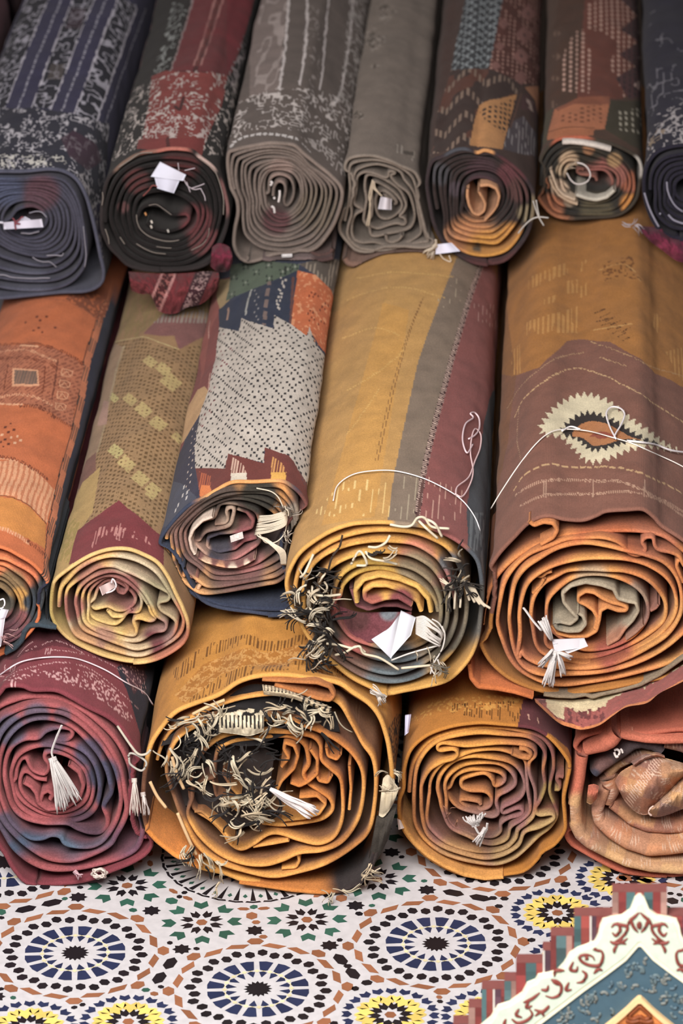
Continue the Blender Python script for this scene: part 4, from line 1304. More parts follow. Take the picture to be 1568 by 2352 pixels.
    tassel(r.root, r.Yf - 0.02, (884, 1602), (850, 1580), 9, n=8, color=(206, 196, 186), seed=44)
    tassel(r.root, r.Yf - 0.02, (868, 1596), (880, 1618), 12, n=8, color=(206, 196, 186), seed=45)
    # tie string over the top with the knotted bow
    r.string([(765, 1150), (775, 1115), (810, 1090), (860, 1081), (910, 1082), (965, 1096), (1010, 1116), (1050, 1140), (1076, 1166), (1096, 1200), (1106, 1240)], 1.4, (232, 226, 226))
    r.string([(1046, 1136), (1050, 1118), (1076, 1096), (1090, 1060), (1102, 1030), (1104, 1000), (1092, 985), (1084, 1000), (1080, 1040), (1086, 1080), (1080, 1110), (1062, 1140), (1044, 1134)], 2.0, (224, 190, 190), lift=0.024, name='string_bow')
    r.string([(1086, 1020), (1072, 1040), (1062, 1010), (1068, 975), (1086, 960), (1080, 950), (1090, 948), (1100, 962), (1100, 985), (1090, 1000), (1076, 1008)], 2.2, (222, 196, 200), lift=0.024, name='string_bow')


def rug_brown_tan():
    O = (1080, 1140, 3.213)

    def paint(p):
        br, lt = (128, 86, 72), (196, 158, 116)
        ban = [(1100, 850), (1180, 868), (1240, 850), (1300, 790), (1340, 785), (1400, 790), (1470, 830), (1500, 862), (1540, 880), (1620, 930), (1700, 1500), (1100, 1500), (1100, 1200)]
        p.poly(ban, br)
        p.poly([(1100, 1250), (1160, 1080), (1190, 860), (1150, 600), (1100, 600)], (124, 82, 48), a=0.6)
        # paler weave accents in the mustard field
        def pale(S, T):
            return ((S * 130) % 1.0 < 0.55) & (vnoise(S * 130, T * 30, 5) > 0.3)
        for poly in ([(1218, 640), (1300, 606), (1304, 632), (1216, 668)], [(1215, 745), (1325, 708), (1326, 770), (1250, 772), (1215, 776)], [(1180, 810), (1200, 795), (1200, 860), (1180, 865)], [(1335, 606), (1350, 600), (1350, 680), (1330, 690)],
                     [(1500, 720), (1515, 730), (1508, 770), (1495, 750)], [(1300, 650), (1335, 645), (1335, 675), (1298, 680)], [(1520, 815), (1568, 800), (1590, 900), (1540, 860)], [(1250, 690), (1280, 680), (1270, 700), (1250, 705)]):
            p.poly(poly, (192, 138, 74), fn=pale)
        p.poly([(1380, 610), (1450, 590), (1470, 650), (1420, 640), (1390, 650)], (120, 74, 34), fn=lambda S, T: vnoise(S * 300, T * 130, 3) > 0.62)
        p.line([(1378, 625), (1420, 612), (1448, 618), (1468, 650)], 4, (196, 146, 84), dash=5, duty=0.5)
        for dx in range(6):
            p.line([(1368 + dx * 12, 722 + dx * 9), (1388 + dx * 12, 712 + dx * 9)], 5, (96, 58, 26), dash=4, duty=0.6)
            p.line([(1372 + dx * 12, 742 + dx * 9), (1396 + dx * 10, 734 + dx * 9)], 5, (96, 58, 26), dash=4, duty=0.6)
        p.line([(1366, 762), (1400, 755), (1450, 748)], 4, (196, 146, 84))
        # pale dashed contour lines
        def arc(off, y):
            return [(1160, y + 110 + off), (1200, y + 70 + off), (1260, y + 20 + off), (1320, y + off), (1400, y + 8 + off), (1480, y + 45 + off), (1568, y + 95 + off), (1640, y + 130 + off)]
        p.line([(1185, 960), (1205, 920), (1250, 880), (1310, 852), (1370, 860), (1430, 885), (1500, 930), (1580, 985)], 4, lt, dash=14, duty=0.75, jit=0.003)
        p.line([(1170, 940), (1200, 890), (1260, 840), (1300, 822), (1340, 815)], 4, (178, 140, 104), dash=6, duty=0.5)
        p.line([(1360, 790), (1440, 820), (1500, 850), (1568, 870)], 4, (190, 150, 106), dash=6, duty=0.5)
        p.line([(1380, 825), (1440, 845)], 5, (190, 150, 110), dash=5, duty=0.5)
        p.line([(1195, 940), (1190, 1000), (1200, 1060)], 4, (170, 132, 104), dash=7, duty=0.5)
        p.line([(1185, 1130), (1210, 1095), (1260, 1072), (1310, 1082), (1390, 1080), (1460, 1090), (1510, 1110), (1568, 1140)], 5, lt, dash=22, duty=0.7, jit=0.003)
        p.line([(1190, 1140), (1230, 1115), (1270, 1108), (1380, 1112), (1440, 1118), (1510, 1150), (1568, 1180)], 8, (186, 146, 122), dash=5, duty=0.5)
        p.line([(1200, 1165), (1240, 1145), (1280, 1140), (1380, 1140), (1440, 1136), (1500, 1150), (1568, 1190)], 7, (186, 146, 122), dash=5, duty=0.5)
        for x in (1250, 1254, 1365, 1478):
            p.line([(x, 1108), (x - 1, 1146)], 3, (180, 142, 120))
        # the toothed eye motif
        eye = np.array([(1243, 1000), (1256, 960), (1290, 925), (1340, 908), (1390, 920), (1430, 950), (1480, 990), (1520, 1020), (1560, 1038), (1500, 1030), (1450, 1040), (1400, 1062), (1350, 1068), (1320, 1040), (1290, 1010)], float)
        def teeth(poly, amp, n):
            q = resample(catmull(poly, True, 8), n=n * 2, closed=True)
            nn = normals2(q, True)
            s_ = np.where(np.arange(n * 2) % 2 == 0, amp, -amp)[:, None]
            return q + nn * s_
        c = eye.mean(0)
        def shrink(f, g=1.0):
            return np.stack([c[0] + (eye[:, 0] - c[0]) * f, c[1] + (eye[:, 1] - c[1]) * f * g], -1)
        p.poly(teeth(eye, 7, 46), (218, 204, 172))
        p.poly(teeth(shrink(0.70, 0.80) + np.array([0, 4]), 6, 34), (50, 42, 40))
        p.poly(catmull(shrink(0.50, 0.75) + np.array([-2, 6]), True, 4), (176, 116, 72))
        p.poly(catmull(shrink(0.22, 0.5) + np.array([0, 8]), True, 4), (146, 72, 52))
    r = Roll('large tan and brown rolled rug with a toothed cream eye motif, middle row, right', O, 0.075,
             '45,950 70,780 120,590 200,450 320,312 430,200 560,152 700,178 830,184 930,152 1000,122 1150,112 1270,110 1350,165 1420,240 1568,330 1720,450 1850,650 1880,900 1820,1100 1700,1240 1568,1310 1400,1350 1150,1390 900,1430 700,1466 500,1440 300,1350 160,1230 80,1090',
             base=(168, 112, 54), vis=1.22, paint=paint, seed=29, h=5, ds=2.4)
    Or, Rd = (194, 122, 70), (176, 100, 66)
    blobs = [(1350, 250, 220, (176, 106, 76)), (1000, 330, 230, (180, 100, 62)), (400, 700, 250, (204, 134, 76)), (600, 1000, 180, (164, 102, 70)), (300, 1250, 190, (180, 112, 76)), (950, 480, 190, (206, 138, 78)), (900, 550, 190, (212, 148, 80)), (1450, 850, 130, (206, 146, 84)),
             (1250, 720, 100, (156, 130, 110)), (1310, 870, 90, (146, 108, 96)), (900, 620, 130, (180, 150, 118)), (1050, 1150, 140, (160, 86, 70)), (1400, 1150, 180, (196, 138, 78)), (700, 1450, 300, (206, 136, 80)), (1250, 1370, 200, (200, 132, 78)), (130, 600, 130, (190, 118, 72))]
    col = r.colfn(Or, blobs)
    gry = r.colfn((164, 150, 128), [(1100, 1060, 110, (170, 118, 92)), (620, 960, 60, (140, 132, 116))])
    t = ['92,950 112,800 162,650 262,520 400,410 560,342 720,288 900,272 1100,258 1300,268 1430,302 1530,372 1640,480 1730,650 1760,850 1700,1030 1600,1150 1450,1240 1250,1300 1080,1340 900,1372 700,1398 540,1378 380,1300 230,1190 140,1080',
         '200,950 216,800 252,640 332,520 440,430 580,374 710,324 850,312 980,312 1100,350 1170,420 1230,440 1280,420 1290,386 1266,346 1292,312 1346,312 1360,370 1392,402 1480,420 1540,452 1570,510 1640,620 1660,800 1620,950 1520,1060 1400,1150 1250,1226 1080,1280 900,1310 700,1320 560,1326 440,1296 320,1220 232,1100',
         '286,930 300,780 332,640 402,540 500,470 650,386 830,350 1000,372 1150,408 1300,442 1440,502 1530,622 1560,780 1540,900 1450,1030 1300,1130 1150,1206 1000,1256 850,1276 700,1272 550,1256 430,1210 364,1150 350,1190 324,1196 308,1150',
         '362,930 376,780 432,640 560,544 700,492 850,466 1000,462 1150,472 1300,512 1430,592 1500,692 1520,820 1480,930 1380,1040 1220,1140 1050,1214 900,1246 750,1226 600,1190 480,1140 402,1060',
         '446,900 466,760 540,652 640,592 720,554 850,546 1000,552 1150,562 1290,612 1390,702 1440,802 1426,920 1330,1010 1200,1090 1050,1156 900,1194 760,1190 640,1146 530,1090 466,1010',
         '560,900 572,780 640,692 750,612 880,582 1030,592 1170,642 1270,722 1310,822 1298,920 1222,1020 1120,1086 1000,1128 850,1140 740,1100 640,1030 580,970']
    p = r.spiral(t)
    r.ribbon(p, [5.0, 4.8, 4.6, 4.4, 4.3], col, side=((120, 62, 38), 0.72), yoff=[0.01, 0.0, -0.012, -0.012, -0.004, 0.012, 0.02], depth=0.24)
    r.ribbon(parse('620,942 660,932 736,950 790,906 740,850 690,790 680,722 740,668 850,640 970,660 1058,692 1090,760 1160,782 1220,792 1240,850 1200,920 1140,980 1090,1056 1010,1100', O), 4.6, gry, yoff=0.016, depth=0.18)
    r.ribbon(parse('618,944 640,984 720,1004 806,1000 850,950 832,890 794,866', O), 4.6, gry, yoff=0.014, depth=0.16)
    r.ribbon(parse('588,960 640,1020 740,1042 860,1040 930,1000 950,920 960,850 1010,822 1090,850 1146,850 1158,828 1120,808 1040,790 970,756 916,718 850,708 796,742 796,784 850,806 906,846 936,900 920,980', O), 4.4, r.colfn((202, 134, 78), []), yoff=0.022, depth=0.16)
    r.ribbon(parse('432,192 470,222 540,196 612,206 642,256 610,312 520,362', O), 5, col, yoff=-0.006, depth=0.03, name='folded_edge')
    r.ribbon(parse('1568,640 1520,520 1530,480 1560,470', O), 4.4, col, yoff=-0.002, depth=0.03, name='folded_edge')
    r.ribbon(parse('480,590 530,600 560,570 600,560', O), 4, col, yoff=0.006, depth=0.1, name='folded_edge')
    r.ribbon(parse('460,720 520,660 545,610', O), 4, col, yoff=0.006, depth=0.1, name='folded_edge')
    r.ribbon(parse('1330,850 1370,830 1390,800', O), 3.6, r.colfn((150, 100, 84), []), yoff=0.014, depth=0.1, name='folded_edge')
    r.ribbon(parse('1150,1060 1220,1010 1280,950', O), 3.6, r.colfn((150, 110, 92), []), yoff=0.012, depth=0.1, name='folded_edge')
    # outer end of the rug: the orange corner at lower left, olive edge and piled cream and rose flap
    r.ribbon(parse('-10,1240 8,1350 60,1412 200,1426 330,1452 460,1492', O), [5, 7, 7, 6, 5], r.colfn((190, 106, 56), []), yoff=-0.015, depth=0.3, name='loose_corner')
    r.ribbon(parse('540,1470 640,1482 760,1486 850,1470 900,1490 960,1470 1100,1440 1250,1398 1400,1320 1568,1200 1750,1080', O), 5, r.colfn((134, 118, 98), []), yoff=-0.005, depth=0.24, name='loose_edge')

    def pile(v):
        px = project(v)
        x = (px[:, 0] - 1080) * 3.213; y = (px[:, 1] - 1140) * 3.213
        c = np.repeat(lin((158, 88, 82))[None], len(v), 0)
        n = vnoise(px[:, 0] / 5, px[:, 1] / 9, 3)
        edge_y = np.interp(x, [480, 640, 830, 950, 1150, 1300, 1568, 1800], [1510, 1660, 1722, 1690, 1556, 1526, 1366, 1230])
        up = edge_y - y
        cr = (up > 105 + 40 * n) | ((x < 690) & (x > 560) & (up > 30))
        c[cr] = lin((216, 198, 160))
        org = up < 16
        c[org] = lin((206, 128, 78))
        dk = (n > 0.62) & ~cr & ~org & (x < 1000)
        c[dk] = lin((112, 60, 60))
        return c
    r.sheet('470,1490 640,1500 900,1490 1100,1440 1300,1390 1568,1240 1760,1120', '480,1520 640,1664 740,1706 830,1722 950,1690 1050,1620 1150,1556 1300,1526 1400,1450 1568,1366 1780,1240', r.Yf + 0.012, r.Yf - 0.075, pile, name='piled_flap', n=150, m=40, bulge=0.004, thick=0.008, fold=0.006)
    g = lambda s: [tuple(a) for a in parse(s, O)]
    tag(r.root, r.Yf - 0.03, g('600,1055 840,1045 868,1108 620,1150'), bend=0.008, color=(212, 207, 212), tilt=0.0)
    tag(r.root, r.Yf - 0.032, g('610,1090 840,1050 868,1105 720,1160'), bend=0.004, color=(216, 212, 216))
    tassel(r.root, r.Yf - 0.03, g('630,1150')[0], g('570,1400')[0], 14, n=17, seed=61, rad=2.0, curl=6)
    tassel(r.root, r.Yf - 0.03, g('640,1150')[0], g('690,1320')[0], 8, n=7, seed=62, rad=2.0, curl=5, knot=False)
    tassel(r.root, r.Yf - 0.028, g('610,1130')[0], g('510,1260')[0], 9, n=7, seed=63, rad=2.0, curl=4, knot=False)
    tassel(r.root, r.Yf - 0.03, g('600,1060')[0], g('530,900')[0], 12, n=16, seed=64, rad=2.0, curl=2, tail=g('520,990 460,920 410,850 388,822'), knot=False)
    tassel(r.root, r.Yf - 0.03, g('640,1150')[0], g('750,1190')[0], 6, n=6, seed=65, rad=1.9, knot=False)
    r.string([(1126, 1170), (1150, 1130), (1190, 1070), (1230, 1020), (1262, 994), (1296, 986), (1350, 990), (1410, 1006), (1450, 1018), (1500, 1040), (1568, 1072), (1640, 1120)], 1.6, (232, 222, 214))
    r.string([(1290, 990), (1310, 980), (1332, 986)], 2.4, (232, 226, 224), name='string_bow', lift=0.024)
    r.string([(1414, 1008), (1400, 980), (1392, 950), (1404, 935), (1424, 938), (1434, 952), (1426, 975), (1414, 995), (1410, 1006)], 2.3, (226, 216, 216), name='string_bow', lift=0.026)
    r.string([(1440, 1012), (1500, 1020), (1540, 1034), (1580, 1040)], 2.6, (226, 216, 216), name='string_bow', lift=0.026)


rug_yellow_striped()
rug_brown_tan()
rug_olive()
rug_white_diamond()
rug_orange_panels()

# ------------------------------------------------------------------ bottom row
def rug_maroon():
    O = (0, 1460, 3.92)

    def paint(p):
        p.poly([(300, 1640), (285, 1590), (262, 1540), (330, 1490), (420, 1520), (420, 1800), (340, 1760)], (44, 42, 56))
        p.poly([(250, 1480), (300, 1490), (330, 1560), (300, 1600)], (104, 52, 60), a=0.5)
        p.poly([(-60, 1470), (60, 1450), (200, 1455), (300, 1490), (330, 1540), (250, 1512), (120, 1490), (0, 1520)], (96, 44, 52))
        lt = (206, 160, 160)
        for k, y in enumerate((0, 1)):
            p.line([(-40, 1572), (40, 1545), (120, 1530), (190, 1538), (250, 1575), (310, 1632)], 2.2, lt, dash=7, duty=0.6)
        p.line([(120, 1500), (200, 1512), (270, 1545), (310, 1580)], 1.8, lt, dash=6, duty=0.5)
        m = lambda S, T: (vnoise(S * 420, T * 230, 5) > 0.63)
        p.poly([(100, 1548), (150, 1540), (210, 1552), (260, 1590), (300, 1650), (290, 1665), (240, 1620), (180, 1582), (110, 1560)], lt, fn=m)
        p.poly([(0, 1562), (60, 1545), (100, 1540), (98, 1556), (30, 1572)], lt, fn=lambda S, T: vnoise(S * 420, T * 230, 6) > 0.72)
        p.poly([(262, 1530), (320, 1540), (330, 1600), (300, 1590)], lt, fn=lambda S, T: vnoise(S * 420, T * 230, 7) > 0.75)
        for x in (106, 112, 118, 20, 27, 34, 14):
            y = 1497 if x > 60 else 1528
            p.line([(x, y), (x - 2, y + 12)], 2.2, lt)
        p.line([(60, 1500), (90, 1488), (120, 1478)], 3, lt, dash=5, duty=0.5)
        p.line([(130, 1478), (160, 1490), (186, 1506)], 3, lt, dash=5, duty=0.5)
        p.line([(40, 1505), (58, 1490), (75, 1478)], 2.5, lt, dash=5, duty=0.5)
    r = Roll('maroon and navy rolled rug with a white yarn tassel, bottom row, left edge', O, -0.014,
             '-190,1300 -190,1000 -130,700 0,520 60,460 200,455 300,488 500,492 650,560 800,650 960,745 1080,850 1180,1000 1250,1150 1290,1350 1300,1500 1345,1640 1420,1740 1445,1880 1350,1960 1200,2030 1000,2110 800,2190 500,2240 270,2250 130,2120 50,1980 -20,1880 -120,1700 -190,1500',
             base=(124, 58, 66), vis=0.34, paint=paint, seed=3,
             h=6)
    M, Nv, Bl, Rs = (150, 76, 80), (66, 66, 84), (78, 92, 110), (158, 84, 86)
    blobs = [(1400, 700, 300, (50, 46, 60)), (1290, 1250, 150, (60, 55, 68)), (1330, 1650, 100, (48, 46, 60)), (1150, 1950, 260, (112, 76, 92)), (650, 2080, 380, (84, 98, 116)), (250, 1980, 260, (76, 86, 106)),
             (60, 1720, 140, (88, 76, 92)), (400, 2250, 330, (150, 80, 82)), (900, 2210, 300, (152, 80, 86)), (1400, 1880, 120, (146, 66, 76)),
             (90, 850, 150, (92, 84, 102)), (330, 720, 120, (100, 84, 98)), (560, 720, 80, (110, 80, 90)), (930, 1250, 150, (76, 74, 94)), (800, 1050, 130, (92, 82, 102)), (960, 1450, 110, (72, 66, 84)),
             (760, 1720, 170, (88, 64, 76)), (480, 930, 130, (104, 80, 94))]
    col = r.colfn(Rs, blobs)
    t = ['-150,1300 -140,1000 -60,700 150,585 350,556 560,586 760,690 900,800 1020,920 1110,1060 1170,1220 1190,1400 1230,1550 1275,1700 1275,1810 1220,1930 1080,2010 880,2070 650,2112 450,2112 280,2050 130,1930 40,1790 -60,1620 -130,1450',
         '-110,1300 -100,1050 -30,800 130,690 300,636 480,640 640,690 780,790 920,930 1020,1080 1090,1250 1120,1430 1140,1560 1110,1680 1040,1810 990,1890 850,1970 650,2035 450,2020 280,1930 130,1800 0,1640 -80,1470',
         '-70,1300 -60,1100 0,900 130,762 280,696 440,688 580,716 720,800 850,920 960,1060 1040,1220 1080,1400 1080,1540 1040,1680 970,1800 900,1875 800,1912 660,1905 580,1880 540,1820 460,1806 380,1836 280,1835 190,1780 100,1690 20,1560 -50,1430',
         '-20,1300 -10,1120 50,960 150,840 280,768 420,754 560,784 680,850 790,960 890,1080 960,1220 990,1340 1000,1420 960,1490 930,1550 962,1640 960,1720 900,1780 800,1782 690,1745 600,1700 400,1696 220,1650 110,1560 25,1440',
         '40,1300 50,1130 110,1005 220,940 340,930 410,870 520,836 630,850 648,905 590,950 490,955 620,985 760,1055 850,1170 892,1320 890,1450 850,1570 770,1640 640,1680 480,1680 320,1640 190,1560 90,1450',
         '100,1300 120,1160 180,1072 280,1018 400,996 520,1014 640,1062 760,1152 826,1280 838,1400 806,1520 730,1596 600,1632 440,1624 300,1566 180,1470']
    p = r.spiral(t, core='140,1290 150,1200 190,1120 236,1112 258,1160 300,1224 400,1254 440,1180 400,1110 420,1060 520,1060 660,1120 770,1240 796,1380 756,1500 650,1574 520,1596 390,1570 270,1500 190,1400 180,1300 210,1236 260,1240 330,1290 420,1306')
    r.ribbon(p, [6.2, 6.0, 5.2, 4.8], col, side=((104, 52, 58), 0.35), yoff=[0.012, 0.0, -0.004, -0.006, 0.004, 0.012, 0.02, 0.02])
    r.ribbon(parse('210,1330 280,1370 325,1430 345,1520 430,1575 590,1560 710,1480 750,1360 710,1240 620,1170', O), 5, col, yoff=0.012)
    r.ribbon(parse('360,1500 380,1430 430,1404 476,1440 450,1482', O), 5, col, yoff=0.012)
    r.string([(-30, 1570), (0, 1550), (40, 1524), (80, 1513), (130, 1509), (180, 1514), (240, 1538), (290, 1568), (330, 1590), (352, 1620)], 1.9, (222, 205, 212))
    tassel(r.root, r.Yf - 0.012, (120, 1742), (160, 1850), 30, n=30, tail=[(121, 1742), (118, 1725), (128, 1695), (141, 1665)], seed=2, curl=7)
    tassel(r.root, r.Yf - 0.012, (122, 1746), (140, 1862), 12, n=8, seed=12, curl=3, knot=False)
    # the tie at the right, knotted between the two rolls, and its pompom end
    yarn_px(r.root, r.Yf - 0.005, [(270, 1668), (300, 1712), (318, 1732), (335, 1732), (346, 1722)], 3.0, (186, 176, 160), dy=[0.0, -0.03, -0.035, -0.035, -0.035])
    yarn_px(r.root, r.Yf - 0.035, [(296, 1740), (300, 1756), (325, 1770), (336, 1752), (318, 1736), (300, 1730), (294, 1738)], 2.6, (176, 170, 160))
    tassel(r.root, r.Yf - 0.02, (308, 1790), (312, 1872), 12, n=11, color=(222, 206, 196), seed=9)
    tassel(r.root, r.Yf - 0.02, (328, 1822), (336, 1872), 9, n=6, color=(210, 196, 190), seed=19)
    rg = np.random.RandomState(5)
    loops = []
    for k in range(13):
        a = np.linspace(0, 2 * math.pi, 16); th = rg.uniform(0, 3.1)
        x = np.cos(a) * 20 * rg.uniform(0.7, 1); y = np.sin(a) * 15 * rg.uniform(0.3, 1)
        q = np.stack([228 + x * math.cos(th) - y * math.sin(th), 2006 + (x * math.sin(th) + y * math.cos(th)) * 0.75], -1)
        loops.append(plane(q, r.Yf - 0.02 - 0.012 * np.sin(a + k)))
    tubes('pompom', loops, 1.6 * PX, (222, 206, 196), r.root)
    tassel(r.root, r.Yf - 0.012, (172, 2002), (184, 2016), 6, n=6, color=(214, 176, 184), seed=29)


def rug_mustard_fringed():
    O = (320, 1420, 2.45)
    Ms = (194, 134, 58)

    def paint(p):
        dk, br = (112, 72, 30), (204, 150, 82)
        # darker ribs each side of the lozenge band
        rib = lambda f, sd: (lambda S, T: ((S * 190) % 1.0 < f) & (vnoise(S * 190, T * 40, sd) > 0.35))
        p.poly([(400, 1545), (470, 1490), (560, 1464), (680, 1458), (760, 1475), (860, 1530), (850, 1545), (760, 1500), (680, 1480), (560, 1486), (480, 1512), (410, 1570)], dk, fn=rib(0.42, 3))
        p.poly([(430, 1640), (500, 1585), (600, 1545), (700, 1540), (800, 1560), (800, 1535), (700, 1515), (600, 1520), (500, 1556), (425, 1610)], dk, fn=rib(0.42, 8))
        band = [(405, 1600), (470, 1530), (560, 1494), (660, 1478), (740, 1490), (820, 1535), (800, 1548), (700, 1518), (600, 1520), (510, 1550), (425, 1620)]
        p.poly(band, (172, 112, 44))
        p.poly(band, br, fn=lambda S, T: (((S * 26 + T * 30) % 1.0 < 0.42) | ((S * 26 - T * 30) % 1.0 < 0.42)) & (vnoise(S * 480, T * 300, 2) > 0.42))
        # dark selvedge and cream patch down the right flank
        p.poly([(880, 1690), (905, 1640), (960, 1640), (960, 1760), (880, 1760)], (46, 38, 36), fn=lambda S, T: vnoise(S * 500, T * 260, 4) > 0.45)
    r = Roll('large mustard rolled rug with tangled black and cream fringe, bottom row', O, -0.02,
             '30,880 60,728 110,640 200,542 320,480 450,428 560,358 680,325 830,322 1000,346 1120,376 1200,430 1290,492 1350,570 1390,680 1408,770 1420,900 1404,1050 1360,1200 1320,1360 1260,1480 1130,1540 1000,1548 800,1522 600,1492 480,1450 340,1410 200,1335 90,1240 40,1190 20,1050',
             base=Ms, vis=0.42, paint=paint, seed=5, h=5.5,
             rim=((216, 156, 78), [(1200, 1530, 210, (66, 56, 54)), (1340, 1330, 160, (66, 56, 54)), (40, 1000, 190, (120, 80, 60))]))
    col = r.colfn((218, 154, 78), [(180, 1050, 120, (150, 104, 66)), (1230, 1330, 170, (176, 116, 60)), (330, 900, 200, (132, 90, 66)), (1000, 800, 260, (196, 122, 58))])
    t = ['100,800 160,660 260,582 420,505 600,450 800,430 1000,440 1120,480 1190,590 1256,710 1312,790 1330,900 1322,1050 1290,1200 1200,1292 1050,1384 900,1432 750,1458 590,1428 450,1380 330,1290 240,1130 170,1000 120,900',
         '150,830 210,690 330,610 500,580 700,575 880,600 1010,640 1120,700 1208,780 1256,880 1256,1020 1222,1150 1140,1262 1030,1312 900,1326 800,1368 700,1394 580,1384 450,1330 340,1232 270,1120 210,1000 160,910',
         '290,900 330,800 400,715 500,660 650,646 800,646 900,656 980,676 1018,724 1024,800 1072,850 1128,905 1142,1000 1140,1130 1098,1232 1010,1274 900,1252 790,1216 720,1222 640,1276 570,1304 510,1270 470,1210 400,1140 312,1080 285,1000']
    p = r.spiral(t, core='420,900 436,760 520,700 640,680 760,668 860,674 930,720 950,800 948,836 922,880 950,934 1004,972 1070,1020 1086,1080 1034,1130 940,1152 800,1168 690,1156')
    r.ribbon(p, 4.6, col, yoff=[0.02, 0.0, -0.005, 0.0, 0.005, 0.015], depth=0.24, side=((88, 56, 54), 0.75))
    for q in ('770,980 800,920 870,850 892,780 870,722 820,706 812,740 840,790 800,840', '900,1012 1000,1004 1048,1050 1010,1106 920,1130 800,1142', '850,930 900,950 950,925 1000,880 1000,800 960,740',
              '310,1092 350,1090 430,1160 480,1210 520,1270', '640,1290 760,1270 840,1255', '800,1412 880,1406 900,1370 890,1330', '1180,830 1190,960 1180,1080', '410,900 430,1000 500,1050 560,1090',
              '470,880 520,960 565,1010', '990,870 1010,920 1060,930 1080,890', '1050,730 1060,780 1110,800 1130,770'):
        r.ribbon(parse(q, O), 4.0, col, yoff=0.004, depth=0.14, side=((150, 92, 46), 0.5))
    # fold along the top inside edge, under the outer layer
    r.ribbon(parse('690,350 840,360 1000,368 1070,392 1095,440 1070,468 1000,456 900,420 760,380', O), 4.5, r.colfn((178, 112, 62), []), yoff=-0.012, depth=0.045, name='folded_edge')
    r.ribbon(parse('40,1196 100,1262 200,1340 340,1408', O), 7, r.colfn((214, 132, 56), []), yoff=-0.02, depth=0.1, name='loose_edge')
    r.ribbon(parse('560,1492 700,1512 860,1536 1030,1550 1140,1540 1250,1490 1300,1390 1330,1280', O), 5, r.colfn((196, 122, 56), [(1250, 1450, 190, (54, 46, 46))]), yoff=-0.004, depth=0.1, name='loose_edge')
    # woven cream end band with black teeth
    def band(v):
        px = project(v)
        x = (px[:, 0] - 320) * 2.45; y = (px[:, 1] - 1420) * 2.45
        c = np.repeat(lin((214, 200, 172))[None], len(v), 0)
        teeth = (y < 612 + 14 * vnoise(x / 17, x * 0, 3)) & ((x / 23) % 1.0 < 0.42) & (y > 545)
        c[teeth] = lin(BLACK)
        c[(y < 548) & (vnoise(x / 30, y / 18, 4) > 0.42)] = lin(BLACK)
        return c
    r.sheet('440,520 520,500 600,505 700,520', '445,640 540,652 620,662 700,636', r.Yf + 0.005, r.Yf - 0.018, band, name='woven_end_band', m=40, n=70, mat=M_YARN)
    def band2(v):
        px = project(v)
        x = (px[:, 0] - 320) * 2.45; y = (px[:, 1] - 1420) * 2.45
        c = np.repeat(lin((210, 190, 158))[None], len(v), 0)
        c[((x / 20) % 1.0 < 0.3) & (y < 405 + 0.12 * (x - 690))] = lin(BLACK)
        c[((x / 34 + 0.3 * y / 34) % 1.0 < 0.45) & (x > 900)] = lin(BLACK)
        return c
    r.sheet('690,372 800,390 900,425 1080,500', '700,430 800,442 900,465 1070,545', r.Yf + 0.0, r.Yf - 0.012, band2, name='woven_end_band', m=24, n=80, mat=M_YARN)
    dkc = r.colfn((44, 41, 42), [])
    # black warp wrap lying behind the fringe
    r.sheet('150,640 260,560 420,505 560,400 680,372 900,440 1100,530', '120,720 220,700 400,700 620,720 760,680 900,630 1130,640', r.Yf + 0.03, r.Yf + 0.012, dkc, name='black_warp', bulge=0.0, mat=M_YARN)
    r.sheet('140,720 300,680 480,700 660,720 760,760', '240,1060 330,1050 440,1120 580,1180 720,1060', r.Yf + 0.05, r.Yf + 0.03, r.colfn((58, 50, 48), []), name='black_warp', bulge=0.0, mat=M_YARN)
    g = lambda s: [tuple(q) for q in parse(s, O)]
    cr = [(206, 192, 166), (206, 192, 166), (188, 172, 146), (200, 180, 150)]
    bk = [BLACK, (50, 46, 46)]
    R1 = [g('130,640 260,560 470,470 480,560 430,640 260,720 140,740'), g('700,500 900,450 1090,500 1130,640 1040,660 900,600 720,600'), g('150,760 280,720 400,740 400,900 280,960 200,940'),
          g('420,760 640,680 800,700 760,860 620,900 460,850'), g('430,900 600,880 700,1000 700,1160 560,1200 450,1090'), g('620,960 760,950 800,1100 700,1160 600,1140')]
    fringe(r.root, r.Yf + 0.004, R1, 330, cr + bk + bk, lo=26, hi=58, rad=2.9, seed=11)
    fringe(r.root, r.Yf + 0.0, [R1[0], R1[2], R1[4], R1[1]], 120, cr, lo=24, hi=50, rad=3.0, seed=13, dirs=[60, 100, 140, 40])
    fringe(r.root, r.Yf - 0.012, [g('330,1290 450,1330 560,1420 560,1500 430,1480 360,1390'), g('240,1260 340,1280 400,1400 330,1400')], 46, cr + [BLACK], lo=20, hi=44, rad=2.5, seed=14, dirs=[80, 60, 110])
    fringe(r.root, r.Yf - 0.012, [g('940,1470 1120,1490 1180,1530 1120,1560 1000,1530'), g('1230,1400 1310,1340 1300,1440 1250,1490')], 24, cr, lo=20, hi=46, rad=2.2, seed=15, dirs=[20, 10, 110])
    for q in ('60,920 100,1000 150,1066', '185,780 210,870 250,960', '300,540 380,500 480,460', '215,1096 250,1180 290,1270 320,1330'):
        yarn_px(r.root, r.Yf - 0.012, g(q), 4.0, (216, 178, 132), name='warp_end')
    # knotted ends down the right flank
    r.sheet('1370,900 1400,880 1440,930 1460,960', '1345,1110 1370,1120 1400,1090 1430,1040', r.Yf - 0.005, r.Yf - 0.012, r.colfn((206, 190, 162), []), name='cream_end', n=20, m=12, mat=M_YARN)
    r.sheet('1335,1110 1380,1110 1420,1060 1450,1050', '1290,1350 1320,1380 1350,1340 1400,1240', r.Yf - 0.006, r.Yf + 0.01, r.colfn((66, 60, 54), []), name='dark_end', n=24, m=20)
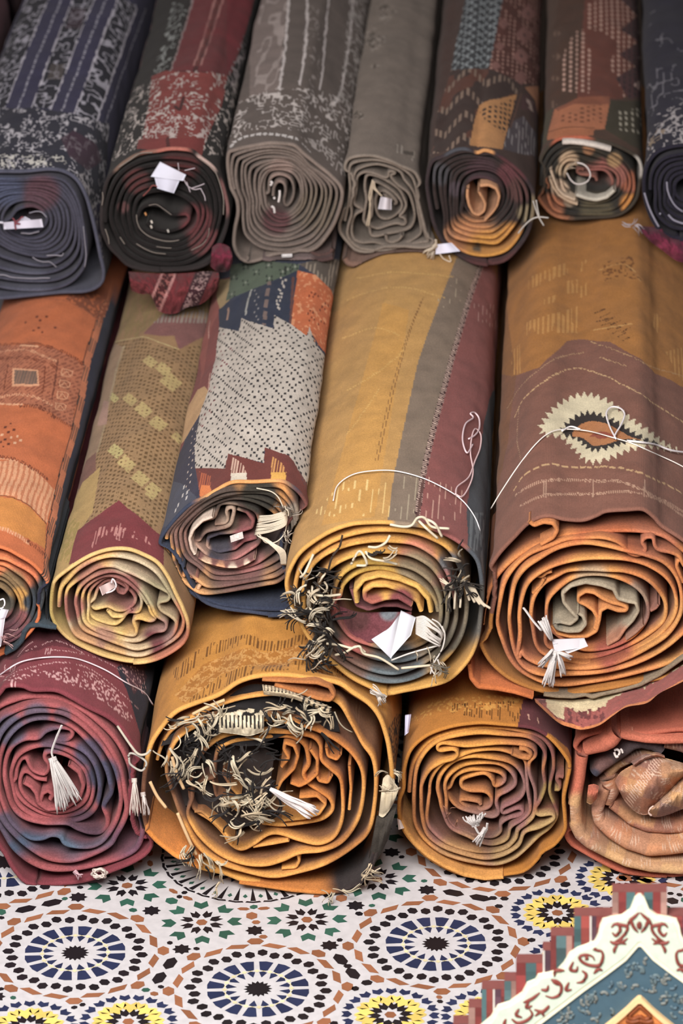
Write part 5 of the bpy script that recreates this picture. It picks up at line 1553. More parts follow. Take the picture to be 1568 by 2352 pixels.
    fringe(r.root, r.Yf - 0.02, [g('1370,800 1420,790 1480,900 1500,960 1440,960 1380,900')], 18, cr + bk, lo=14, hi=34, rad=2.3, seed=16)
    tassel(r.root, r.Yf - 0.03, (620, 1812), (722, 1868), 15, n=22, color=(232, 222, 220), seed=6, rad=2.0, knot=False)


def rug_orange_brown():
    O = (900, 1540, 3.5636)

    def paint(p):
        p.poly([(1188, 1672), (1200, 1610), (1240, 1600), (1420, 1700), (1330, 1800), (1300, 1720), (1262, 1690)], (98, 52, 56))
        p.poly([(1010, 1640), (1030, 1620), (1190, 1612), (1200, 1625), (1186, 1660), (1100, 1650)], (84, 52, 18), fn=lambda S, T: ((S * 260) % 1.0 < 0.4) & (vnoise(S * 180, T * 60, 3) > 0.4))
        p.poly([(940, 1660), (1000, 1610), (1190, 1596), (1196, 1625), (1040, 1640)], (206, 150, 70), fn=lambda S, T: vnoise(S * 330, T * 190, 4) > 0.62)
        for x, y in ((1212, 1646), (1232, 1654)):
            p.line([(x, y), (x + 2, y + 10)], 3, (206, 160, 140))
    r = Roll('ochre and brown rolled rug with a small white yarn scrap, bottom row, without fringe', O, 0.035,
             '95,960 98,820 150,650 270,545 450,480 620,440 780,425 1040,460 1180,495 1300,570 1400,680 1452,780 1434,900 1404,1050 1414,1200 1410,1310 1330,1420 1230,1490 1180,1570 1080,1660 930,1690 760,1722 580,1692 420,1622 280,1530 170,1410 100,1310 60,1180 62,1060',
             base=(184, 120, 48), vis=0.4, paint=paint, seed=7, h=4.5)
    O_, Rb, Ol = (184, 120, 70), (150, 106, 96), (176, 140, 96)
    blobs = [(1400, 1000, 260, (132, 84, 74)), (1300, 560, 180, (130, 80, 72)), (1130, 1640, 260, (146, 94, 84)), (700, 1690, 230, (212, 148, 72)), (330, 1580, 260, (206, 144, 76)), (500, 470, 420, (210, 146, 68)),
             (1060, 950, 170, (150, 108, 102)), (960, 1200, 190, (146, 100, 98)), (700, 1430, 330, (140, 106, 98)), (430, 1290, 150, (150, 104, 94)), (1000, 1500, 200, (170, 138, 96)), (1250, 1290, 150, (178, 146, 98)),
             (560, 1560, 220, (176, 132, 88)), (1290, 1000, 90, (150, 122, 74))]
    col = r.colfn(O_, blobs)
    t = ['140,1000 165,800 230,670 330,570 480,520 700,478 900,478 1100,512 1230,562 1306,660 1322,800 1296,920 1292,1010 1338,1130 1348,1200 1290,1290 1200,1360 1100,1460 1000,1542 860,1590 700,1580 520,1540 380,1480 260,1380 170,1250 142,1120',
         '180,1000 200,820 262,690 355,600 480,550 700,518 900,530 1100,548 1208,612 1254,700 1236,820 1250,960 1206,1080 1172,1132 1200,1190 1310,1182 1318,1226 1210,1290 1085,1332 1034,1440 900,1520 750,1544 560,1502 400,1440 280,1340 205,1200 182,1100',
         '238,960 300,830 400,762 500,732 536,690 502,652 392,664 370,632 420,602 600,625 780,610 900,602 1060,612 1150,640 1176,700 1124,760 1124,850 1172,1000 1162,1180 1110,1250 1032,1310 1010,1384 930,1462 800,1492 650,1482 480,1432 362,1350 274,1240 232,1100',
         '308,1000 328,880 418,762 540,712 680,664 850,652 980,684 1084,740 1100,860 1112,1000 1130,1150 1064,1230 972,1290 940,1386 830,1430 720,1410 620,1362 490,1300 420,1200 350,1112',
         '372,980 400,862 500,754 640,712 800,722 960,756 1050,834 1088,950 1058,1040 990,1088 905,1130 912,1176 1030,1134 1072,1160 1040,1196 960,1214 890,1262 884,1330 800,1370 620,1336 505,1290 440,1206 402,1100',
         '430,960 470,862 580,784 730,762 880,774 980,844 1010,932 950,990 874,1030 852,1090 872,1170 820,1206 700,1176 550,1130 470,1050']
    p = r.spiral(t, core='478,960 520,872 620,824 760,818 880,842 924,890 900,932 840,952 820,900 760,850 650,868 572,902 572,960 640,990 760,998 812,1050 800,1118 720,1150 620,1130 560,1080 580,1062 700,1080 724,1104')
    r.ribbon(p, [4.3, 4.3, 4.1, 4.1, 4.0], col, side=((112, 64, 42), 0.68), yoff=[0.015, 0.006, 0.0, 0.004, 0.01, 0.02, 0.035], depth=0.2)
    r.ribbon(parse('1400,880 1360,868 1346,900 1374,940 1366,985 1330,980', O), 4, col, yoff=0.0, depth=0.08)
    r.ribbon(parse('1040,650 1090,650 1140,690 1120,730 1060,722 980,690', O), 4, col, yoff=-0.002, depth=0.08)
    r.ribbon(parse('60,1220 110,1320 190,1430 300,1530 430,1610 590,1680 760,1712 910,1700', O), 5, r.colfn((216, 152, 78), []), yoff=-0.006, depth=0.08, name='loose_edge')
    tassel(r.root, r.Yf - 0.012, (1092, 1896), (1086, 1872), 26, n=22, seed=31, curl=5, rad=1.9)
    tassel(r.root, r.Yf - 0.016, (1114, 1904), (1094, 1938), 10, n=14, seed=32, curl=4, rad=1.9, tail=[(1090, 1900), (1100, 1915), (1114, 1908), (1118, 1890)])
    fringe(r.root, r.Yf - 0.006, [[(1026, 1858), (1045, 1862), (1064, 1880), (1040, 1880)]], 9, [(150, 104, 80)], lo=8, hi=18, rad=1.6, seed=33)
    # small white scraps pinched at the left side and the paper slip in the gap
    tag(r.root, r.Yf + 0.02, [(930, 1642), (944, 1640), (938, 1682), (929, 1690)], bend=0.004, color=(214, 212, 240), name='paper_slip')
    tag(r.root, r.Yf - 0.01, [(912, 1880), (920, 1884), (928, 1902), (915, 1906)], bend=0.004, color=(226, 206, 196), name='paper_slip')


def rug_coral_padded():
    O = (1240, 1540, 4.524)

    def paint(p):
        for x in (1428, 1446, 1451):
            p.line([(x, 1675), (x + 3, 1690)], 2.2, (220, 150, 124))
    r = Roll('thick coral and tan checked rolled quilt, bottom row on the tiles at the right edge', O, 0.06,
             '275,1500 285,1200 330,930 380,770 470,690 640,645 800,640 1100,660 1484,640 1750,700 1950,900 2050,1200 2050,1600 1900,1850 1700,2050 1484,2140 1200,2142 900,2100 700,2020 450,1900 320,1820 268,1700',
             base=(182, 98, 76), vis=0.4, paint=paint, seed=9, h=6, name='rolled_quilt')

    def chk(base, blobs, sx, sy, sd):
        f = r.colfn(base, blobs)

        def g(v):
            px = project(v); c = f(v)
            x, y = px[:, 0], px[:, 1]
            a = np.floor(x / 46 + 0.3 * y / 46); b = np.floor(y / 34 - 0.4 * x / 46)
            k = hashn(a, b, sd)
            tone = np.where(k[:, None] < 0.3, lin((176, 128, 100))[None], np.where(k[:, None] < 0.55, lin((206, 158, 112))[None], np.where(k[:, None] < 0.8, lin((190, 128, 94))[None], lin((158, 116, 100))[None])))
            c = c * 0.45 + tone * 0.55
            ln = ((((x * 0.8 + y) / 4.2) % 1.0) < 0.32) & (hashn(np.floor(x / 23), np.floor(y / 17), sd + 3) > 0.72)
            c[ln] = c[ln] * 0.5 + lin((228, 204, 182)) * 0.5
            return c
        return g
    out = chk((196, 124, 92), [(420, 1000, 420, (190, 106, 82)), (380, 1500, 210, (206, 160, 112)), (400, 1720, 130, (160, 118, 104)), (900, 2000, 420, (206, 164, 116)), (1484, 2080, 300, (204, 166, 118))], 1, 1, 3)
    plainc = r.colfn((190, 106, 82), [(380, 1480, 200, (204, 158, 112)), (400, 1740, 150, (160, 122, 106)), (700, 1900, 300, (204, 162, 112)), (1200, 2070, 400, (206, 168, 120))], jitter=0.04)

    def outer(v):
        px = project(v)
        y = (px[:, 1] - 1540) * 4.524
        a = np.clip((y - 1280) / 160, 0, 1)[:, None]
        return plainc(v) * (1 - a) + out(v) * a
    # a fat folded edge reads as a tube: wide strips with a fully rounded front
    r.ribbon(parse('1900,800 1700,756 1484,742 1300,746 1100,734 930,708 830,684', O), 9, plainc, yoff=-0.01, depth=0.15, name='quilted_fold')
    r.ribbon(parse('800,690 745,760 660,810 560,836 470,860', O), [18, 22, 18, 14], plainc, yoff=[-0.025, -0.03, -0.02, -0.01], depth=0.15, name='quilted_fold')
    r.ribbon(parse('440,900 420,1020 405,1150 380,1290 352,1400 350,1520 372,1640 420,1740 510,1820 700,1925 900,2020 1150,2074 1484,2092 1800,1990 1950,1760 1990,1400', O), [15, 16, 15, 13, 12, 13, 13, 12], outer, yoff=[-0.015, -0.02, -0.02, -0.015, -0.015], depth=0.18, name='quilted_fold')
    r.sheet('500,1190 560,1180 610,1200', '480,1370 530,1390 590,1330', r.Yf - 0.004, r.Yf - 0.006, plainc, name='quilted_fold', n=24, m=24, bulge=0.022, thick=0.008, fold=0.003)
    mid = chk((198, 136, 102), [(640, 1560, 170, (194, 140, 110)), (1200, 1800, 340, (206, 146, 102))], 1, 1, 8)
    r.ribbon(parse('690,1240 640,1360 590,1500 620,1600 760,1720 930,1825 1130,1890 1330,1880 1484,1860 1720,1740 1820,1450', O), [12, 15, 19, 20, 21, 22, 20, 20], mid, yoff=[0.01, 0.0, -0.01, -0.012, -0.01], depth=0.18, name='quilted_fold')
    r.ribbon(parse('740,1420 850,1500 960,1590 1110,1650 1290,1660 1484,1650 1640,1540', O), [10, 14, 16, 17, 17], chk((166, 104, 80), [(880, 1500, 150, (150, 88, 66))], 1, 1, 15), yoff=0.012, depth=0.15, name='quilted_fold')
    r.ribbon(parse('700,1150 740,1270 690,1400', O), [22, 26, 20], chk((170, 112, 80), [], 1, 1, 21), yoff=0.016, depth=0.12, name='quilted_fold')
    grey = r.colfn((92, 80, 82), [(660, 1000, 120, (118, 88, 84)), (560, 1090, 70, (74, 72, 84)), (1180, 800, 160, (84, 72, 74))])
    r.ribbon(parse('560,1090 640,1010 760,930 880,850 960,790 1060,770 1190,800 1260,860', O), [14, 20, 20, 18, 17, 18, 14], grey, yoff=0.012, depth=0.16, name='quilted_fold')
    r.ribbon(parse('700,1110 800,1000 920,940 1050,920 1200,880', O), [14, 15, 17, 15], chk((128, 92, 82), [(800, 1050, 120, (120, 84, 70))], 1, 1, 5), yoff=0.03, depth=0.12, name='quilted_fold')
    r.ribbon(parse('1290,780 1400,800 1484,820 1650,900', O), [14, 17, 15], chk((120, 88, 82), [], 1, 1, 31), yoff=0.01, depth=0.14, name='quilted_fold')

    def corec(v):
        px = project(v); f = chk((150, 102, 88), [(1000, 1150, 150, (186, 124, 84)), (1380, 1000, 150, (200, 150, 100))], 1, 1, 12)(v)
        x = (px[:, 0] - 1240) * 4.524; y = (px[:, 1] - 1540) * 4.524
        d = (y - 920) - (1190 - x) * 1.45
        st = (np.abs(d - 60) < 90) & (((x - y * 0.9) / 34) % 1.0 < 0.4)
        f[st] = lin((222, 186, 164))
        return f
    # the rolled heart: two broad folds of cloth lying against each other
    r.sheet('775,1150 830,1060 940,990 1080,930 1200,900 1300,910 1484,960 1650,1010', '860,1330 950,1440 1060,1500 1150,1480 1230,1390 1340,1270 1484,1120 1650,1010', r.Yf + 0.0, r.Yf - 0.004, corec, name='rolled_heart', n=90, m=40, bulge=0.045, thick=0.01, fold=0.006, mat=M_WOOL)
    r.sheet('1180,1400 1260,1320 1350,1240 1484,1110 1650,1000', '1110,1490 1200,1525 1330,1500 1484,1440 1650,1400', r.Yf - 0.006, r.Yf - 0.004, chk((178, 134, 108), [(1300, 1450, 130, (128, 100, 98)), (1430, 1250, 110, (206, 160, 108))], 1, 1, 44), name='rolled_heart', n=80, m=34, bulge=0.04, thick=0.01, fold=0.006, mat=M_WOOL)
    r.sheet('940,950 1060,880 1200,850 1290,880', '1000,1010 1080,950 1200,905 1300,920', r.Yf + 0.004, r.Yf + 0.004, chk((118, 88, 84), [], 1, 1, 5), name='quilted_fold', n=40, m=16, bulge=0.02, thick=0.008, fold=0.003, mat=M_WOOL)
    g = lambda s: [tuple(q) for q in parse(s, O)]
    yarn_px(r.root, r.Yf - 0.006, g('770,830 800,820 826,850 800,900 780,880 770,850'), 3.0, (226, 216, 210), name='yarn_end')
    yarn_px(r.root, r.Yf - 0.006, g('835,815 850,830 858,856'), 2.6, (226, 216, 210), name='yarn_end')
    yarn_px(r.root, r.Yf - 0.03, g('1180,1410 1142,1440 1132,1480 1156,1506'), 2.8, (222, 190, 176), name='yarn_end')


rug_mustard_fringed()
rug_maroon()
rug_orange_brown()
rug_coral_padded()

# ------------------------------------------------------------------ top row
def worm(S, T, fs, ft, w, sd, thr=0.0):
    fs, ft = fs * 1.3, ft * 1.3
    m = np.abs(vnoise(S * fs, T * ft, sd) - 0.5) < w * 0.95
    if thr:
        m &= vnoise(S * fs * 0.45, T * ft * 0.45, sd + 3) > thr
    return m


def rug_navy_stripes():
    O = (0, 300, 5.2267)
    K = (0, 0, 2.8)
    k = lambda s: [tuple(a) for a in parse(s, K)]

    def paint(p):
        pale = (204, 197, 206)
        for a, b, c in (('180,0 20,400', 6, None), ('320,-20 20,730', 5, None), ('480,-20 205,700', 6, None), ('612,-20 325,710', 6.5, None), ('765,-20 478,745', 6, None), ('870,60 605,790', 6, None), ('40,0 -60,240', 5, None)):
            p.line(k(a), b, pale, jit=0.003, seed=int(b * 7), smooth=False)
        for a in ('150,0 -20,400', '405,-20 110,710', '690,-20 400,720', '930,60 660,800'):
            p.line(k(a), 5, (194, 190, 202), dash=7, duty=0.5, smooth=False)
        for a in ('180,0 320,-20 20,730 -120,700', '480,-20 612,-20 325,710 205,700', '765,-20 870,40 605,790 478,745'):
            p.poly(k(a), (34, 34, 46))
            p.poly(k(a), (176, 171, 182), fn=lambda S, T: worm(S, T, 85, 42, 0.085, 4))
        p.poly(k('460,60 560,60 520,200 420,200'), (70, 48, 60), a=0.6); p.poly(k('330,420 420,420 400,520 300,520'), (96, 86, 82), a=0.6)
        band = k('-400,720 0,700 200,700 480,745 620,790 690,800 650,1300 -400,1300')
        p.poly(band, (44, 44, 58))
        p.poly(band, (196, 190, 196), fn=lambda S, T: worm(S, T, 150, 70, 0.10, 8, 0.42))
        p.poly(k('390,900 470,850 600,930 640,1040 560,1100 440,1020'), (70, 44, 60), a=0.8)
        p.poly(k('-200,1000 0,1000 400,1000 430,1080 -200,1090'), (214, 208, 200), fn=lambda S, T: worm(S, T, 130, 70, 0.12, 9, 0.4))
        g = lambda s: [tuple(a) for a in parse(s, O)]
        p.poly(g('880,560 1000,520 1180,1000 1240,1500 1200,1750 1090,1750 1080,1300'), (176, 168, 170), fn=lambda S, T: worm(S, T, 140, 60, 0.13, 12, 0.4))
        p.poly(g('1180,600 1280,1000 1400,1600 1380,1850 1240,1850 1200,1300'), (54, 52, 60))
    r = Roll('navy rolled rug with pale stripes and speckled ends, top row, left corner', O, 1.03,
             '-700,1200 -620,800 -420,600 -100,500 300,488 600,480 790,520 930,620 1030,800 1090,1000 1150,1250 1200,1500 1240,1700 1200,1850 1020,1940 700,1956 400,1976 0,2010 -300,1980 -600,1700',
             base=(56, 53, 80), vis=1.0, paint=paint, seed=33, h=5, ds=2.6, rim=((78, 78, 92), []))
    col = r.colfn((68, 67, 80), [(500, 740, 210, (86, 62, 70)), (420, 880, 130, (84, 62, 70)), (60, 700, 200, (72, 76, 96)), (300, 1880, 300, (82, 82, 96))])
    t = ['-600,1150 -500,760 -200,606 200,584 560,566 760,606 870,724 950,900 990,1100 1030,1350 1016,1600 930,1750 800,1850 600,1910 300,1920 0,1880 -300,1800 -540,1500',
         '-300,1100 -200,850 0,724 250,684 500,684 700,762 830,900 870,1100 840,1300 760,1430 600,1516 400,1506 150,1440 -50,1330 -220,1230',
         '20,1080 80,930 210,850 400,844 550,930 610,1060 590,1190 480,1280 310,1296 130,1220']
    p = r.spiral([t[0], 3, t[1], 4, t[2]], core='120,1060 210,950 380,910 500,960 560,1060 520,1160 400,1230 260,1210', wob=1.0)
    r.ribbon(p, 4.2, col, yoff=[0.0, 0.01, 0.02, 0.02])
    g = lambda s: [tuple(a) for a in parse(s, O)]
    for q, d in (('250,1230 300,1232 360,1236 420,1222 470,1210', 2.6), ('-10,1730 60,1735 140,1760 260,1770 400,1776 500,1770 600,1770', 2.2), ('390,1520 450,1556 520,1575 600,1578 680,1640', 1.8), ('560,1500 660,1496 740,1500 760,1470', 2.2), ('1000,1150 1020,1350 1034,1500 1016,1640', 1.6), ('350,990 430,970 500,980 560,1040', 2.0)):
        yarn_px(r.root, r.Yf - 0.003, g(q), d * 0.75, (136, 132, 142), name='pale_pick')
    tag(r.root, r.Yf - 0.012, g('40,1100 500,1060 520,1160 45,1186'), bend=0.02, color=(206, 202, 216))
    tag(r.root, r.Yf - 0.012, g('170,1090 300,1030 380,1075 200,1110'), bend=0.01, color=(206, 202, 216))
    yarn_px(r.root, r.Yf - 0.03, g('-10,1100 40,1105'), 3, (200, 196, 208), name='tag_string')
    yarn_px(r.root, r.Yf - 0.034, g('150,1050 175,1080 180,1130 190,1186 182,1120 240,1122 172,1100 220,1080 260,1040 280,1040'), 2.2, (120, 62, 70), name='tag_string')


def rug_black_red():
    O = (220, 320, 4.6118)
    K = (0, 0, 2.8)
    k = lambda s: [tuple(a) for a in parse(s, K)]

    def paint(p):
        p.poly(k('1250,-40 1640,-40 1560,260 1470,500 1100,470'), (112, 46, 50))
        p.poly(k('1460,-40 1640,-40 1560,260 1450,480'), (124, 34, 46), a=0.7)
        p.line(k('1390,-20 1250,440'), 6, (172, 116, 110), dash=10, duty=0.8); p.line(k('1440,-20 1290,440'), 5, (172, 116, 110), dash=10, duty=0.7)
        p.line(k('1416,-20 1268,440 1180,560'), 12, (76, 34, 36)); p.line(k('1416,-20 1268,440'), 7, (130, 60, 56), dash=9, duty=0.5)
        p.poly(k('980,500 1060,470 1450,500 1420,680 1320,900 1290,1010 900,960 960,720'), (134, 60, 56))
        p.line(k('1000,0 800,600'), 12, (112, 84, 82)); p.line(k('1000,0 800,600'), 10, (176, 130, 128), dash=8, duty=0.55)
        p.line(k('1250,-20 1185,190 1100,470'), 5, (150, 130, 128), jit=0.003)
        p.poly(k('1110,20 1220,20 1150,230 1080,460 980,500 1050,260'), (150, 152, 148), fn=lambda S, T: worm(S, T, 110, 45, 0.10, 6))
        p.poly(k('1560,230 1600,260 1500,620 1450,520'), (150, 138, 138), fn=lambda S, T: worm(S, T, 110, 45, 0.10, 7))
        z = k('760,620 1000,520 1180,470 1450,500 1560,560 1480,1000 1300,1000 900,960 700,1060 640,1060')
        p.poly(z, (204, 190, 182), fn=lambda S, T: worm(S, T, 135, 62, 0.085, 11, 0.38))
        p.poly(k('940,760 1360,760 1330,900 930,900'), (206, 186, 180), fn=lambda S, T: worm(S, T, 140, 60, 0.09, 14, 0.45))
        p.line(k('1180,640 1160,720 1130,700'), 8, (70, 32, 32))
        p.poly(k('890,900 1310,900 1290,1010 880,970'), (128, 52, 50))
        p.line(k('1080,900 1085,960'), 9, (84, 36, 36))
    r = Roll('black rolled rug with a red stripe and white square tag, top row', O, 1.0,
             '60,900 70,650 120,450 220,330 330,240 480,162 650,130 800,104 1000,120 1100,190 1230,292 1310,420 1362,600 1392,750 1384,900 1350,1030 1290,1170 1220,1300 1060,1380 800,1400 500,1390 330,1340 240,1250 150,1150 90,1020',
             base=(38, 34, 34), vis=1.0, paint=paint, seed=35, h=5, ds=2.6, rim=((48, 42, 42), [(800, 120, 190, (166, 100, 88)), (1180, 240, 130, (176, 150, 142)), (330, 240, 160, (120, 96, 84)), (1340, 620, 190, (120, 84, 82)), (560, 140, 90, (140, 96, 84))]))
    col = r.colfn((34, 30, 30), [(900, 260, 190, (74, 40, 40)), (430, 440, 130, (80, 46, 46)), (1060, 860, 170, (92, 50, 52)), (1120, 1100, 130, (90, 54, 54)), (1240, 1080, 120, (100, 58, 60)), (290, 720, 60, (90, 62, 62))])
    t = ['100,880 120,650 220,420 380,284 600,212 850,202 1060,242 1200,360 1290,550 1320,750 1300,900 1240,1080 1130,1220 950,1316 700,1330 480,1290 300,1180 170,1030',
         '400,830 420,680 520,584 680,552 860,582 1000,662 1076,760 1078,880 1020,980 880,1068 720,1068 560,1010 440,930']
    p = r.spiral([t[0], 4, t[1]], core='440,830 480,740 560,704 680,716 770,790 850,804 960,800 980,860 900,940 760,980 620,950 540,890', wob=1.2)
    r.ribbon(p, 4.4, col, yoff=[0.0, 0.01, 0.016, 0.02])
    g = lambda s: [tuple(a) for a in parse(s, O)]
    for q, d in (('430,800 440,880 480,960 570,1030 700,1072 800,1080 880,1068', 1.6), ('430,1106 520,1160 620,1200 740,1214', 1.4), ('640,1136 740,1150 800,1152', 1.2), ('1200,940 1190,1020 1130,1110 1010,1176', 1.4), ('560,700 640,690 720,740 800,800', 1.2), ('70,560 76,620 64,700', 1.6), ('100,950 130,1040 140,1110', 1.6), ('255,1035 285,1080 306,1110', 1.6),
                 ('240,300 360,220 470,150 600,140', 1.8), ('1100,200 1240,310 1300,430 1350,620 1350,800', 1.7)):
        yarn_px(r.root, r.Yf - 0.003, g(q), d * 0.75, (132, 122, 114), name='pale_pick')
    for x, y, c in ((528, 790, (186, 130, 80)), (592, 874, (206, 196, 186)), (588, 926, (196, 186, 176)), (766, 970, (186, 180, 172))):
        yarn_px(r.root, r.Yf + 0.006, g('%d,%d %d,%d %d,%d' % (x - 8, y - 14, x, y, x + 4, y + 14)), 2.6, c, name='yarn_end')
    tag(r.root, r.Yf - 0.018, g('680,236 955,375 925,440 580,395'), bend=0.006, color=(204, 204, 218))
    tag(r.root, r.Yf - 0.014, g('620,400 890,430 826,572 650,520'), bend=0.008, color=(202, 202, 218))
    for q in ('930,420 970,490 1040,530 1110,520', '960,450 1000,560', '1010,520 1100,490 1150,470', '870,250 880,330', '940,330 1050,305', '1110,520 1150,600 1160,650'):
        yarn_px(r.root, r.Yf - 0.016, g(q), 1.4, (176, 164, 170), name='tag_string')
    yarn_px(r.root, r.Yf - 0.014, g('660,500 600,490 560,540 500,600'), 2.0, (120, 66, 62), name='tag_string')

    def red(v):
        px = project(v)
        x = (px[:, 0] - 220) * 4.6118; y = (px[:, 1] - 320) * 4.6118
        c = np.repeat(lin((108, 46, 50))[None], len(v), 0)
        sx = x + (y - 1450) * 0.42
        for a in (690, 830):
            c[np.abs(sx - a) < 14] = lin((176, 124, 120))
        c[(sx > 704) & (sx < 816)] = lin((70, 34, 36))
        c[(sx > 704) & (sx < 816) & (vnoise(px[:, 0] / 4, px[:, 1] / 4, 3) > 0.6)] = lin((140, 84, 80))
        m = (sx > 1060) & (sx < 1200) & (vnoise(px[:, 0] / 3, px[:, 1] / 3, 5) > 0.55)
        c[m] = lin((150, 120, 118))
        c[(sx > 1040) & (sx < 1220) & ~m] = lin((60, 34, 40))
        return c
    r.sheet('345,1400 600,1420 900,1420 1150,1400 1300,1400', '375,1600 480,1640 580,1650 660,1810 780,1850 880,1830 960,1780 1120,1740 1250,1620 1310,1500', r.Yf + 0.01, r.Yf - 0.02, red, name='hanging_end', n=110, m=46, bulge=0.03, thick=0.006, fold=0.012)
    r.sheet('1230,1140 1300,1100 1400,1130 1440,1190', '1210,1340 1290,1400 1400,1390 1450,1290', r.Yf - 0.0, r.Yf - 0.01, r.colfn((112, 40, 58), [(1330, 1390, 70, (66, 32, 38))]), name='tucked_corner', n=30, m=26, bulge=0.04, fold=0.014)


def rug_taupe_striped():
    O = (510, 290, 5.2267)
    K = (0, 0, 2.0)
    k = lambda s: [tuple(a) for a in parse(s, K)]

    def paint(p):
        pale = (216, 204, 200)
        p.poly(k('1180,0 1330,0 1300,200 1280,430 1150,450 1150,200'), (134, 118, 112))
        p.poly(k('1200,0 1330,0 1280,430 1170,420'), (170, 154, 148), fn=lambda S, T: worm(S, T, 60, 12, 0.09, 5))
        for a in ('1330,-20 1312,210 1285,420', '1412,-20 1405,200 1375,400', '1506,-20 1490,200 1462,420', '1620,-20 1600,200 1560,420 1530,480', '1700,-20 1690,100 1650,400'):
            p.line(k(a), 6, pale, jit=0.003, smooth=True)
        p.poly(k('1600,0 1710,0 1670,350 1590,480 1540,470 1580,250'), (176, 166, 160), fn=lambda S, T: worm(S, T, 100, 48, 0.11, 6))
        p.poly(k('1400,30 1480,30 1450,420 1380,400'), (158, 146, 140), fn=lambda S, T: worm(S, T, 90, 40, 0.05, 7, 0.5))
        z = k('1080,480 1180,440 1300,410 1460,420 1600,480 1640,500 1600,740 1480,660 1300,600 1130,610 1060,700')
        p.poly(z, (212, 200, 194), fn=lambda S, T: worm(S, T, 125, 55, 0.09, 8, 0.33))
        g = lambda s: [tuple(a) for a in parse(s, O)]
        p.poly(g('900,150 1150,180 1420,400 1470,600 1400,600 1150,330'), (190, 178, 172), fn=lambda S, T: worm(S, T, 120, 60, 0.13, 9))
        p.line(g('120,260 200,190 330,140 480,120 640,130 780,155 880,180'), 8, (212, 204, 200), dash=17, duty=0.72)
        p.line(g('940,230 1040,330'), 5, (190, 180, 176), dash=9, duty=0.7)
        p.line(g('100,180 200,110 350,60 560,50 760,70 900,110 1050,200'), 2.4, (96, 84, 78))
    r = Roll('taupe striped rolled rug with white dashes round its lip, top row', O, 1.03,
             '100,720 66,480 80,330 150,296 300,258 550,218 740,228 870,254 980,350 1150,484 1300,604 1424,740 1430,900 1350,1150 1250,1320 1120,1480 980,1560 720,1540 560,1566 450,1614 300,1640 200,1590 140,1450 150,1250 190,1050 180,900 130,790',
             base=(104, 92, 86), vis=1.0, paint=paint, seed=37, h=5, ds=2.6, rim=((124, 110, 102), []))
    col = r.colfn((114, 101, 94), [(650, 1130, 170, (92, 62, 64)), (1150, 1000, 260, (112, 100, 88)), (700, 540, 150, (136, 116, 108))])
    t = ['150,760 112,550 130,384 200,332 400,274 600,254 780,274 920,336 1050,482 1200,584 1350,722 1370,880 1300,1100 1200,1280 1050,1420 800,1496 550,1480 400,1420 280,1300 250,1150 230,1000 200,880',
         '440,800 452,602 540,504 700,474 860,492 960,584 1010,760 990,930 900,1060 760,1146 620,1130 500,1000 460,900']
    p = r.spiral([t[0], 5, t[1], 1, '500,800 505,640 570,540 700,520 840,560 920,660 950,780 930,900 850,1010 740,1070 630,1030 540,930'], core='560,800 570,650 640,590 740,590 830,650 860,780 830,900 770,960 740,900 760,780 740,690 670,670 620,740 610,840', wob=1.4)
    r.ribbon(p, 3.7, col, side=((82, 70, 64), 0.4), yoff=[0.0, 0.006, 0.014, 0.03])
    g = lambda s: [tuple(a) for a in parse(s, O)]
    for q in ('580,660 600,680 580,710', '690,770 690,830 676,910', '590,960 620,980 630,1040', '620,850 630,870'):
        yarn_px(r.root, r.Yf - 0.002, g(q), 3.2, (206, 198, 196), name='cream_spot')
    r.sheet('712,1535 840,1530', '712,1575 842,1570', r.Yf - 0.012, r.Yf - 0.012, (216, 210, 210), name='cream_spot', n=8, m=6, bulge=0.002, fold=0.0)
    r.ribbon(parse('480,1600 640,1630 800,1636 900,1600 1050,1600 1150,1624 1260,1606 1330,1585', O), 5, r.colfn((108, 92, 90), [(1250, 1600, 160, (82, 62, 60))]), yoff=-0.01, depth=0.2, name='loose_edge')
    r.ribbon(parse('1050,1500 1130,1556 1220,1560 1290,1530 1330,1470', O), 5, r.colfn((88, 66, 62), []), yoff=0.0, depth=0.2, name='loose_edge')


